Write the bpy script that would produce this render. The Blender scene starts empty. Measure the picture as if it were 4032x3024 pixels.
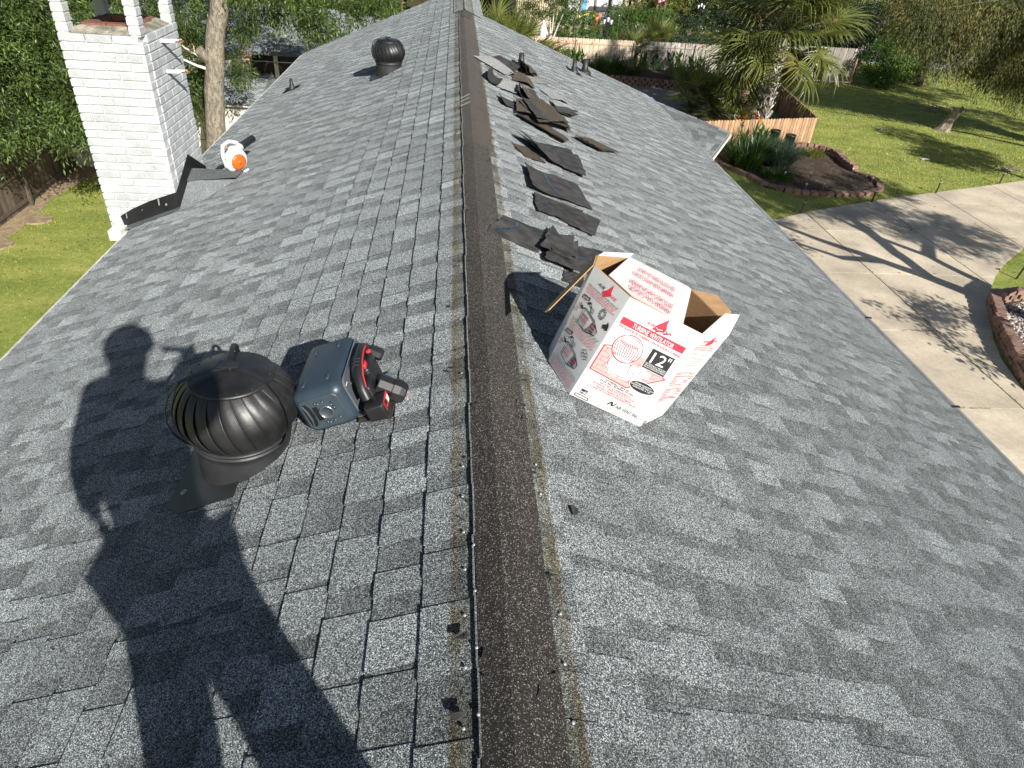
import bpy, math, random
import numpy as np
from mathutils import Vector, Matrix

random.seed(7)
RNG = np.random.default_rng(11)
SC = bpy.context.scene
COL = SC.collection

# ------------------------------------------------------------------ camera, light, exposure
cam_d = bpy.data.cameras.new('camera')
cam_d.sensor_width = 36.0
cam_d.lens = 24.17
cam_d.clip_start = 0.05
cam_d.clip_end = 900
cam = bpy.data.objects.new('camera', cam_d)
COL.objects.link(cam)
cam.matrix_world = Matrix(((0.99575, -0.01378, -0.09103, 0.0),
                           (-0.06654, 0.57564, -0.81499, 0.0),
                           (0.06363, 0.81759, 0.57228, 8.0),
                           (0, 0, 0, 1)))
SC.camera = cam
SUN_EL, SUN_AZ = math.radians(30), math.radians(155)
W = bpy.data.worlds.new('World')
SC.world = W
W.use_nodes = True
wn = W.node_tree
wn.nodes.clear()
sky = wn.nodes.new('ShaderNodeTexSky')
sky.sky_type = 'NISHITA'
sky.sun_disc = False
sky.sun_elevation = SUN_EL
sky.sun_rotation = SUN_AZ
bg = wn.nodes.new('ShaderNodeBackground')
bg.inputs[1].default_value = 0.05
wo = wn.nodes.new('ShaderNodeOutputWorld')
wn.links.new(sky.outputs[0], bg.inputs[0])
wn.links.new(bg.outputs[0], wo.inputs[0])
sd = bpy.data.lights.new('sun', 'SUN')
sd.energy = 4.6
sd.angle = math.radians(0.53)
sd.color = (1.0, 0.955, 0.885)
sun = bpy.data.objects.new('sun', sd)
COL.objects.link(sun)
SUN = Vector((math.cos(SUN_EL) * math.sin(SUN_AZ), math.cos(SUN_EL) * math.cos(SUN_AZ), math.sin(SUN_EL)))
sun.rotation_euler = SUN.to_track_quat('Z', 'Y').to_euler()
sun.location = SUN * 40
SC.view_settings.view_transform = 'Standard'
SC.view_settings.look = 'None'
SC.view_settings.gamma = 1
SC.view_settings.exposure = 0.80
SC.view_settings.use_curve_mapping = False

# ------------------------------------------------------------------ helpers
def V(*a):
    return Vector(a if len(a) > 1 else a[0])

class MB:
    """collects shapes, then links them as one mesh object"""
    def __init__(self):
        self.v, self.f, self.t, self.sm = [], [], [], []
    def add(self, vs, fs, tone=1.0, smooth=False):
        o = len(self.v)
        self.v += [tuple(p) for p in vs]
        for f in fs:
            self.f.append(tuple(i + o for i in f))
            self.t.append(tone); self.sm.append(smooth)
        return self
    def hexa(self, p, tone=1.0):      # 8 points: bottom ring 0-3, top ring 4-7
        return self.add(p, [(3, 2, 1, 0), (4, 5, 6, 7), (0, 1, 5, 4), (1, 2, 6, 5), (2, 3, 7, 6), (3, 0, 4, 7)], tone)
    def box(self, x0, x1, y0, y1, z0, z1, tone=1.0):
        return self.hexa([(x0, y0, z0), (x1, y0, z0), (x1, y1, z0), (x0, y1, z0), (x0, y0, z1), (x1, y0, z1), (x1, y1, z1), (x0, y1, z1)], tone)
    def obox(self, c, ax, ay, az, tone=1.0):   # centre and three half-axis vectors
        c, ax, ay, az = V(c), V(ax), V(ay), V(az)
        return self.hexa([c - ax - ay - az, c + ax - ay - az, c + ax + ay - az, c - ax + ay - az,
                          c - ax - ay + az, c + ax - ay + az, c + ax + ay + az, c - ax + ay + az], tone)
    def prism(self, poly, z0, z1, tone=1.0):
        n = len(poly)
        vs = [(x, y, z0) for x, y in poly] + [(x, y, z1) for x, y in poly]
        fs = [tuple(range(n - 1, -1, -1)), tuple(range(n, 2 * n))] + [(i, (i + 1) % n, n + (i + 1) % n, n + i) for i in range(n)]
        return self.add(vs, fs, tone)
    def rbox(self, c, ax, ay, az, r, seg=3, tone=1.0):
        """rounded box: profile in ax-ay rounded, ends along az bevelled"""
        c, ax, ay, az = V(c), V(ax), V(ay), V(az)
        lx, ly, lz = ax.length, ay.length, az.length
        ux, uy, uz = ax / lx, ay / ly, az / lz
        rings = []
        for k in range(seg + 1):
            a = k / seg * math.pi / 2
            rings.append((-lz + r - r * math.cos(a) if False else -lz + r * (1 - math.sin(a)), r * (1 - math.cos(a))))
        prof = [(z, ins) for z, ins in [(-lz + r * (1 - math.sin(k / seg * math.pi / 2)), r * (1 - math.cos(k / seg * math.pi / 2)) * 1.0) for k in range(seg, -1, -1)]]
        # prof runs from the end cap (inset r) to the side (inset 0)
        allr = [(-lz + r * (1 - math.cos(k / seg * math.pi / 2)), r * (1 - math.sin(k / seg * math.pi / 2))) for k in range(seg + 1)]
        allr = allr + [(-z, i) for z, i in reversed(allr)]
        vs, n = [], 4 * (seg + 1)
        for z, ins in allr:
            for q in range(4):
                sx, sy = ((1, 1), (-1, 1), (-1, -1), (1, -1))[q]
                for k in range(seg + 1):
                    a = q * math.pi / 2 + k / seg * math.pi / 2
                    rr = max(r - ins, 0.0)
                    vs.append(c + ux * (sx * (lx - r) + math.cos(a) * rr) + uy * (sy * (ly - r) + math.sin(a) * rr) + uz * z)
        fs = []
        for j in range(len(allr) - 1):
            for i in range(n):
                fs.append((j * n + i, j * n + (i + 1) % n, (j + 1) * n + (i + 1) % n, (j + 1) * n + i))
        self.add(vs, fs, tone, True)
        o = (len(allr) - 1) * n
        self.add(vs[:n], [tuple(range(n - 1, -1, -1))], tone)
        self.add(vs[o:], [tuple(range(n))], tone)
        return self
    def tube(self, pts, rad, seg=8, tone=1.0, cap=True, smooth=True):
        pts = [V(p) for p in pts]
        rad = rad if isinstance(rad, (list, tuple)) else [rad] * len(pts)
        vs, up = [], None
        for i, p in enumerate(pts):
            d = (pts[min(i + 1, len(pts) - 1)] - pts[max(i - 1, 0)]).normalized()
            if up is None:
                up = Vector((0, 0, 1)) if abs(d.z) < .9 else Vector((1, 0, 0))
            a = d.cross(up).normalized(); b = a.cross(d).normalized(); up = b
            for k in range(seg):
                t = 2 * math.pi * k / seg
                vs.append(p + (a * math.cos(t) + b * math.sin(t)) * rad[i])
        fs = [(i * seg + k, i * seg + (k + 1) % seg, (i + 1) * seg + (k + 1) % seg, (i + 1) * seg + k) for i in range(len(pts) - 1) for k in range(seg)]
        self.add(vs, fs, tone, smooth)
        if cap:
            self.add(vs[:seg], [tuple(range(seg - 1, -1, -1))], tone)
            self.add(vs[-seg:], [tuple(range(seg))], tone)
        return self
    def flat(self):
        self.sm = [False] * len(self.sm)
        return self
    def lathe(self, prof, seg=32, c=(0, 0, 0), axis=None, tone=1.0, shear=0.0):
        """profile of (r, z) turned about z (or an axis frame), shear tilts the lowest ring with the roof"""
        c = V(c)
        if axis is None:
            X, Y, Z = V(1, 0, 0), V(0, 1, 0), V(0, 0, 1)
        else:
            Z = V(axis).normalized(); X = Z.orthogonal().normalized(); Y = Z.cross(X)
        vs = []
        for r, z in prof:
            for k in range(seg):
                t = 2 * math.pi * k / seg
                vs.append(c + X * (r * math.cos(t)) + Y * (r * math.sin(t)) + Z * z)
        fs = [(i * seg + k, i * seg + (k + 1) % seg, (i + 1) * seg + (k + 1) % seg, (i + 1) * seg + k) for i in range(len(prof) - 1) for k in range(seg)]
        return self.add(vs, fs, tone, True)
    def build(self, name, m, parent=None, loc=None, twist=None):
        me = bpy.data.meshes.new(name)
        o = V(0, 0, 0)
        if parent is not None:
            o = root_loc(parent)
        me.from_pydata([(p[0] - o[0], p[1] - o[1], p[2] - o[2]) for p in self.v], [], self.f)
        finish(me, self.t, self.sm)
        return link(name, me, m, parent)

def root_loc(p):
    q = p
    while q.parent:
        q = q.parent
    return q.location if not q.get('own_frame') else V(0, 0, 0)

def finish(me, tones=None, smooth=None):
    if tones is not None:
        a = me.attributes.new('tone', 'FLOAT', 'FACE')
        a.data.foreach_set('value', np.asarray(tones, dtype=np.float32))
    if smooth is not None:
        me.polygons.foreach_set('use_smooth', np.asarray(smooth, dtype=bool))
    me.update()

def link(name, me, m, parent=None):
    if m and not me.materials:
        me.materials.append(m)
    o = bpy.data.objects.new(name, me)
    COL.objects.link(o)
    if parent is not None:
        o.parent = parent
    return o

def np_mesh(name, verts, quads, m, parent=None, tones=None, smooth=False):
    me = bpy.data.meshes.new(name)
    o = np.array(root_loc(parent)) if parent is not None else np.zeros(3)
    verts = np.asarray(verts, dtype=np.float32) - o.astype(np.float32)
    k = quads.shape[1]
    me.vertices.add(len(verts)); me.vertices.foreach_set('co', verts.ravel())
    me.loops.add(quads.size); me.loops.foreach_set('vertex_index', quads.ravel().astype(np.int32))
    me.polygons.add(len(quads)); me.polygons.foreach_set('loop_start', np.arange(0, quads.size, k, dtype=np.int32))
    me.update(calc_edges=True)
    finish(me, tones if tones is not None else np.ones(len(quads)), np.full(len(quads), smooth))
    return link(name, me, m, parent)

def tag(o, label=None, cat=None, group=None, kind=None):
    if label: o['label'] = label
    if cat: o['category'] = cat
    if group: o['group'] = group
    if kind: o['kind'] = kind
    return o

def thing(name, loc, label, cat, group=None, rot=None):
    o = bpy.data.objects.new(name, None)
    COL.objects.link(o)
    o.location = loc
    o.empty_display_size = 0.1
    if rot is not None:
        o.rotation_euler = rot
    return tag(o, label, cat, group)

def copy_tree(o, parent=None):
    c = o.copy(); COL.objects.link(c); c.parent = parent
    for ch in list(o.children):
        copy_tree(ch, c)
    return c

# ------------------------------------------------------------------ materials
def rgb(h):
    return tuple(((int(h[i:i + 2], 16) / 255) ** 2.2) for i in (0, 2, 4))

def mat(name, col, rough=0.8, metal=0.0, var=0.15, vscale=6.0, bump=0.0, bscale=80.0, tone=False, spec=0.5, col2=None, coat=0.0, trans=0.0, emit=None, stretch=None, fine=0.0, fscale=300.0):
    m = bpy.data.materials.new(name); m.use_nodes = True
    nt = m.node_tree; N = nt.nodes; Lk = nt.links
    b = N['Principled BSDF']
    b.inputs['Roughness'].default_value = rough
    b.inputs['Metallic'].default_value = metal
    b.inputs['Specular IOR Level'].default_value = spec
    b.inputs['Coat Weight'].default_value = coat
    geo = N.new('ShaderNodeNewGeometry')
    src = geo.outputs['Position']
    if stretch:
        mp = N.new('ShaderNodeMapping'); mp.inputs['Scale'].default_value = stretch
        Lk.new(src, mp.inputs[0]); src = mp.outputs[0]
    nz = N.new('ShaderNodeTexNoise'); nz.inputs['Scale'].default_value = vscale; nz.inputs['Detail'].default_value = 5
    Lk.new(src, nz.inputs['Vector'])
    c2 = col2 if col2 else tuple(c * (1 - var) for c in col)
    c1 = col if col2 else tuple(min(c * (1 + var), 1) for c in col)
    ramp = N.new('ShaderNodeMapRange'); ramp.inputs[1].default_value = .35; ramp.inputs[2].default_value = .65
    Lk.new(nz.outputs[0], ramp.inputs[0])
    mx = N.new('ShaderNodeMix'); mx.data_type = 'RGBA'
    mx.inputs[6].default_value = (*c1, 1); mx.inputs[7].default_value = (*c2, 1)
    Lk.new(ramp.outputs[0], mx.inputs[0])
    out = mx.outputs[2]
    if fine:
        n2 = N.new('ShaderNodeTexNoise'); n2.inputs['Scale'].default_value = fscale; n2.inputs['Detail'].default_value = 2
        Lk.new(src, n2.inputs['Vector'])
        r2 = N.new('ShaderNodeMapRange'); r2.inputs[1].default_value = .3; r2.inputs[2].default_value = .7
        r2.inputs[3].default_value = 1 - fine; r2.inputs[4].default_value = 1 + fine
        Lk.new(n2.outputs[0], r2.inputs[0])
        ms = N.new('ShaderNodeVectorMath'); ms.operation = 'SCALE'
        Lk.new(out, ms.inputs[0]); Lk.new(r2.outputs[0], ms.inputs[3]); out = ms.outputs[0]
    if tone:
        at = N.new('ShaderNodeAttribute'); at.attribute_name = 'tone'
        ms = N.new('ShaderNodeVectorMath'); ms.operation = 'SCALE'
        Lk.new(out, ms.inputs[0]); Lk.new(at.outputs['Fac'], ms.inputs[3]); out = ms.outputs[0]
    Lk.new(out, b.inputs['Base Color'])
    if bump:
        n3 = N.new('ShaderNodeTexNoise'); n3.inputs['Scale'].default_value = bscale; n3.inputs['Detail'].default_value = 4
        Lk.new(src, n3.inputs['Vector'])
        bp = N.new('ShaderNodeBump'); bp.inputs['Strength'].default_value = bump; bp.inputs['Distance'].default_value = 1.0 / bscale
        Lk.new(n3.outputs[0], bp.inputs['Height']); Lk.new(bp.outputs[0], b.inputs['Normal'])
    if trans:
        tr = N.new('ShaderNodeBsdfTranslucent'); Lk.new(out, tr.inputs[0])
        ad = N.new('ShaderNodeMixShader'); ad.inputs[0].default_value = trans
        Lk.new(b.outputs[0], ad.inputs[1]); Lk.new(tr.outputs[0], ad.inputs[2])
        Lk.new(ad.outputs[0], N['Material Output'].inputs[0])
    if emit:
        b.inputs['Emission Color'].default_value = (*emit, 1); b.inputs['Emission Strength'].default_value = 1
    return m

def granule_mat(name, dark, mid, light, stain=False, tone=True, cell=520.0, mixes=(.30, .62, .86), soft=.84, warm=None, weather=0.12):
    """mineral granules: cells of about 2.4 mm in black, grey and pale, under a broader mottling"""
    m = bpy.data.materials.new(name); m.use_nodes = True
    nt = m.node_tree; N = nt.nodes; Lk = nt.links
    b = N['Principled BSDF']; b.inputs['Roughness'].default_value = .85; b.inputs['Specular IOR Level'].default_value = .35
    b.inputs['Diffuse Roughness'].default_value = 1.0
    geo = N.new('ShaderNodeNewGeometry')
    def cells(scale, st):
        vo = N.new('ShaderNodeTexVoronoi'); vo.inputs['Scale'].default_value = scale
        Lk.new(geo.outputs['Position'], vo.inputs['Vector'])
        sp = N.new('ShaderNodeSeparateColor'); Lk.new(vo.outputs['Color'], sp.inputs[0])
        cr = N.new('ShaderNodeValToRGB'); cr.color_ramp.interpolation = 'LINEAR'
        e = cr.color_ramp.elements
        e[0].position = 0; e[0].color = (*dark, 1)
        e[1].position = 1; e[1].color = (*light, 1)
        for p, c in ((mixes[0], dark), (mixes[1], mid), (mixes[2], mid)):
            q = e.new(p); q.color = (*c, 1)
        Lk.new(sp.outputs[0], cr.inputs[0])
        return cr.outputs[0], sp.outputs[1]
    c1, h1 = cells(cell, 0); c2, h2 = cells(cell * .5, 1)
    mx = N.new('ShaderNodeMix'); mx.data_type = 'RGBA'; mx.inputs[0].default_value = 1 - soft
    Lk.new(c1, mx.inputs[6]); Lk.new(c2, mx.inputs[7])
    out = mx.outputs[2]
    nz = N.new('ShaderNodeTexNoise'); nz.inputs['Scale'].default_value = 2.2; nz.inputs['Detail'].default_value = 6; nz.inputs['Roughness'].default_value = .65
    Lk.new(geo.outputs['Position'], nz.inputs['Vector'])
    mr = N.new('ShaderNodeMapRange'); mr.inputs[1].default_value = .3; mr.inputs[2].default_value = .7; mr.inputs[3].default_value = 1 - weather; mr.inputs[4].default_value = 1 + weather
    Lk.new(nz.outputs[0], mr.inputs[0])
    fac = mr.outputs[0]
    if tone:
        at = N.new('ShaderNodeAttribute'); at.attribute_name = 'tone'
        mm = N.new('ShaderNodeMath'); mm.operation = 'MULTIPLY'; Lk.new(fac, mm.inputs[0]); Lk.new(at.outputs['Fac'], mm.inputs[1]); fac = mm.outputs[0]
        oi = N.new('ShaderNodeObjectInfo')
    ms = N.new('ShaderNodeVectorMath'); ms.operation = 'SCALE'
    Lk.new(out, ms.inputs[0]); Lk.new(fac, ms.inputs[3]); out = ms.outputs[0]
    # slow drift between bluish and greenish grey
    n4 = N.new('ShaderNodeTexNoise'); n4.inputs['Scale'].default_value = .6; n4.inputs['Detail'].default_value = 3
    Lk.new(geo.outputs['Position'], n4.inputs['Vector'])
    m4 = N.new('ShaderNodeMix'); m4.data_type = 'RGBA'; m4.blend_type = 'MIX'
    m4.inputs[6].default_value = (.99, 1.0, 1.01, 1); m4.inputs[7].default_value = (1.0, 1.01, 1.0, 1)
    if warm: m4.inputs[6].default_value = (*warm, 1); m4.inputs[7].default_value = (*warm, 1)
    Lk.new(n4.outputs[0], m4.inputs[0])
    mu = N.new('ShaderNodeVectorMath'); mu.operation = 'MULTIPLY'; Lk.new(out, mu.inputs[0]); Lk.new(m4.outputs[2], mu.inputs[1]); out = mu.outputs[0]
    if stain:
        # rust-brown band the old ridge caps left on both sides of the ridge (follows the ridge, ragged edge)
        sx = N.new('ShaderNodeSeparateXYZ'); Lk.new(geo.outputs['Position'], sx.inputs[0])
        n5 = N.new('ShaderNodeTexNoise'); n5.inputs['Scale'].default_value = 9; n5.inputs['Detail'].default_value = 6
        Lk.new(geo.outputs['Position'], n5.inputs['Vector'])
        a = N.new('ShaderNodeMath'); a.operation = 'SUBTRACT'; a.inputs[1].default_value = .156; Lk.new(sx.outputs[0], a.inputs[0])
        ab = N.new('ShaderNodeMath'); ab.operation = 'ABSOLUTE'; Lk.new(a.outputs[0], ab.inputs[0])
        w = N.new('ShaderNodeMath'); w.operation = 'MULTIPLY_ADD'; w.inputs[1].default_value = .03; Lk.new(n5.outputs[0], w.inputs[0]); Lk.new(ab.outputs[0], w.inputs[2])
        st = N.new('ShaderNodeMapRange'); st.inputs[1].default_value = .155; st.inputs[2].default_value = .168; st.inputs[3].default_value = 1; st.inputs[4].default_value = 0
        Lk.new(w.outputs[0], st.inputs[0])
        ed = N.new('ShaderNodeMapRange'); ed.inputs[1].default_value = .125; ed.inputs[2].default_value = .160
        Lk.new(w.outputs[0], ed.inputs[0])
        sc = N.new('ShaderNodeMix'); sc.data_type = 'RGBA'; sc.inputs[6].default_value = (.62, .60, .50, 1); sc.inputs[7].default_value = (.50, .36, .20, 1)
        Lk.new(ed.outputs[0], sc.inputs[0])
        n6 = N.new('ShaderNodeTexNoise'); n6.inputs['Scale'].default_value = 5; Lk.new(geo.outputs['Position'], n6.inputs['Vector'])
        r6 = N.new('ShaderNodeMapRange'); r6.inputs[1].default_value = .35; r6.inputs[2].default_value = .6; r6.inputs[3].default_value = .45; r6.inputs[4].default_value = 1
        Lk.new(n6.outputs[0], r6.inputs[0])
        m6 = N.new('ShaderNodeMath'); m6.operation = 'MULTIPLY'; Lk.new(r6.outputs[0], m6.inputs[0]); Lk.new(st.outputs[0], m6.inputs[1])
        one = N.new('ShaderNodeMix'); one.data_type = 'RGBA'; one.inputs[6].default_value = (1, 1, 1, 1)
        Lk.new(m6.outputs[0], one.inputs[0]); Lk.new(sc.outputs[2], one.inputs[7])
        mu2 = N.new('ShaderNodeVectorMath'); mu2.operation = 'MULTIPLY'; Lk.new(out, mu2.inputs[0]); Lk.new(one.outputs[2], mu2.inputs[1]); out = mu2.outputs[0]
    Lk.new(out, b.inputs['Base Color'])
    bp = N.new('ShaderNodeBump'); bp.inputs['Strength'].default_value = .8; bp.inputs['Distance'].default_value = .0014
    Lk.new(h1, bp.inputs['Height']); Lk.new(bp.outputs[0], b.inputs['Normal'])
    return m

M = {}
M['shingle'] = granule_mat('shingle_granules', (.011, .0145, .017), (.110, .122, .126), (.71, .76, .77), stain=True, mixes=(.27, .50, .70))
M['old_shingle'] = granule_mat('old_ridge_granules', (.022, .018, .014), (.065, .054, .042), (.36, .32, .27), warm=(1.0, .96, .88), mixes=(.4, .72, .93))
M['strip_near'] = granule_mat('ridge_felt_dark', (.010, .0095, .009), (.038, .033, .030), (.40, .38, .35), warm=(1, .98, .95), mixes=(.35, .72, .90))
M['strip_far'] = granule_mat('ridge_felt_grey', (.016, .0145, .013), (.070, .062, .055), (.34, .32, .29), warm=(1, .98, .94), mixes=(.35, .7, .92))
M['grey_scrap'] = granule_mat('grey_scrap_granules', (.05, .052, .052), (.2, .205, .2), (.6, .6, .58))
M['scrap_back'] = mat('scrap_asphalt_back', (.036, .034, .032), .82, var=.5, vscale=14, bump=.3, bscale=220, fine=.35, fscale=420, tone=True)
M['tar'] = mat('tar_sealant', (.012, .035, .075), .22, var=.4, vscale=40, spec=.7)
M['black_metal'] = mat('black_painted_metal', (.016, .016, .0165), .44, metal=0.0, var=.5, vscale=9, bump=.05, bscale=60, spec=.6)
M['black_metal_dull'] = mat('black_dusty_metal', (.026, .027, .029), .5, var=.3, vscale=7, bump=.06, bscale=40)
M['flash_black'] = mat('flashing_black_paint', (.010, .010, .011), .45, var=.4, vscale=8, bump=.1, bscale=50)
M['flash_grey'] = mat('flashing_galvanised', (.22, .25, .26), .38, metal=.5, var=.2, vscale=6)
M['white_paint'] = mat('white_paint', (.62, .63, .62), .6, var=.06, vscale=10, bump=.05)
M['off_white'] = mat('weathered_white_trim', (.56, .55, .50), .65, var=.15, vscale=5, fine=.08, fscale=60)
M['brick_white'] = mat('painted_white_brick', (.45, .472, .48), .62, var=.13, vscale=6, bump=.35, bscale=55, tone=True, fine=.05, fscale=90)
M['brick_mortar'] = mat('painted_mortar', (.54, .555, .55), .75, var=.08, vscale=20, bump=.5, bscale=70)
M['brick_red'] = mat('red_brick', (.20, .085, .055), .85, var=.25, vscale=25, bump=.4, bscale=90)
M['concrete_dirty'] = mat('dirty_crown_mortar', (.27, .25, .20), .9, var=.4, vscale=12, bump=.6, bscale=50, fine=.2, fscale=120)
M['rust'] = mat('rusty_steel', (.22, .09, .035), .8, var=.4, vscale=60)
M['nail'] = mat('galvanised_nail', (.40, .44, .46), .45, metal=.4, var=.1)
M['pipe_black'] = mat('lead_boot_black', (.022, .022, .024), .5, var=.25, vscale=10)
M['siding'] = mat('white_siding', (.62, .61, .56), .7, var=.05, vscale=2, bump=.05)
M['gutter'] = mat('gutter_aluminium', (.50, .51, .50), .35, metal=.55, var=.15, vscale=4)
M['black_plastic'] = mat('black_plastic', (.016, .016, .017), .42, var=.2, vscale=20, bump=.05, bscale=200)
M['grey_plastic'] = mat('dark_grey_plastic', (.05, .052, .055), .45, var=.2, vscale=20)
M['red_plastic'] = mat('red_plastic', (.60, .035, .045), .4, var=.1)
M['white_plastic'] = mat('white_plastic', (.70, .71, .70), .35, var=.05)
M['orange_plastic'] = mat('orange_plastic', (.80, .13, .015), .4, var=.1)
M['green_print'] = mat('green_print', (.05, .42, .22), .5, var=0)
M['steel'] = mat('steel', (.55, .56, .58), .3, metal=.9, var=.1)
M['blue_guard'] = mat('blue_grey_blade_guard', (.16, .22, .30), .4, metal=.3, var=.15)
M['speaker_body'] = mat('slate_blue_plastic', (.028, .044, .060), .40, var=.12, vscale=9, bump=.04, bscale=220)
M['speaker_panel'] = mat('slate_panel_plastic', (.040, .056, .070), .5, var=.1, vscale=30)
M['speaker_mesh'] = mat('speaker_grille_cloth', (.075, .085, .095), .75, var=.1, bump=.8, bscale=500, fine=.25, fscale=600)
M['card_white'] = mat('white_printed_card', (.61, .61, .605), .55, var=.02, vscale=30, bump=.03, bscale=25)
M['card_kraft'] = mat('kraft_cardboard', (.42, .255, .125), .85, var=.10, vscale=18, bump=.1, bscale=60, stretch=(1, 1, 6))
M['ink_red'] = mat('red_ink', (.70, .035, .065), .6, var=.03)
M['ink_pink'] = mat('pink_ink', (.70, .36, .34), .6, var=.03)
M['ink_black'] = mat('black_ink', (.022, .022, .024), .6, var=.05)
M['ink_grey'] = mat('grey_ink', (.33, .33, .35), .6, var=.05)
M['ink_white'] = mat('white_ink', (.86, .86, .85), .6, var=.0)

# ------------------------------------------------------------------ roof geometry (metres, ridge runs along +Y)
XA, ZR, PT = 0.147, 6.6, 0.41
CP = math.sqrt(1 + PT * PT)
APEX = V(XA, 0, ZR)
NL, SL = V(-PT, 0, 1) / CP, V(-1, 0, -PT) / CP
NR, SR = V(PT, 0, 1) / CP, V(1, 0, -PT) / CP
def left(s, y, n=0.0):
    return APEX + SL * s + NL * n + V(0, y, 0)
def right(s, y, n=0.0):
    return APEX + SR * s + NR * n + V(0, y, 0)

EXPO = 0.139
def shingle_unit(rg):
    """one laminated shingle 1 m long: x along the course, y down the slope (butt at 0), z off the roof"""
    mb = MB()
    top, zb, zt = -EXPO - .03, .0088, .0006
    def zs(y): return zt + (zb - zt) * (y - top) / (-top)
    spans, x = [], rg.uniform(0, .05)
    while x < .97:
        w = rg.choice([.09, .12, .15, .18, .21]) * rg.uniform(.9, 1.1)
        x1 = min(x + w, 1.0)
        if x1 - x > .05: spans.append((x, x1))
        x = x1 + rg.choice([.05, .07, .09, .12, .15]) * rg.uniform(.9, 1.1)
    L = .998
    band = -rg.uniform(.045, .06)
    t0 = rg.uniform(.80, .95)
    # base layer: dark shadow band above, lighter exposed lip below, butt face
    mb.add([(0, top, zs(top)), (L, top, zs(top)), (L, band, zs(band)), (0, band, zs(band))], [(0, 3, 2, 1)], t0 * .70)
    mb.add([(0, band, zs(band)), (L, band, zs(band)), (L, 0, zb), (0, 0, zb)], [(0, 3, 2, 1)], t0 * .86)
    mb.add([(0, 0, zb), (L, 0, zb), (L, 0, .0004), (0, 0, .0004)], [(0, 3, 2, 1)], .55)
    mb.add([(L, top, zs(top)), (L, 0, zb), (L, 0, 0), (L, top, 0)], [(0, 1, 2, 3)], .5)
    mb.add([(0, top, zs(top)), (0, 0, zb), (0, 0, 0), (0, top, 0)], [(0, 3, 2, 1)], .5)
    T = .0037
    for a, b in spans:
        tn = rg.choice([.84, .92, .97, 1.0, 1.04, 1.12, 1.24])
        b = min(b, L - .001); a = max(a, .001)
        k = .004
        yb = .0015
        p = [(a + k, top + .01, zs(top) + .0002), (b - k, top + .01, zs(top) + .0002), (b, yb, zb), (a, yb, zb)]
        q = [(u, v, w + T) for u, v, w in p]
        q[0] = (a + k, top + .01, zs(top) + T * .7); q[1] = (b - k, top + .01, zs(top) + T * .7)
        mb.add(p + q, [(4, 7, 6, 5)], tn)
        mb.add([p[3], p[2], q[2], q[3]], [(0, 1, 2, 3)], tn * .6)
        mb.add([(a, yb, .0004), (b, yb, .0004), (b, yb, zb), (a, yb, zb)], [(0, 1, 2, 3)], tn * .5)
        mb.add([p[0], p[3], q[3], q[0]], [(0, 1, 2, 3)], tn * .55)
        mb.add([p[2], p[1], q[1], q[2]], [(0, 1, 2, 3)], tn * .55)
    return mb

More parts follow.
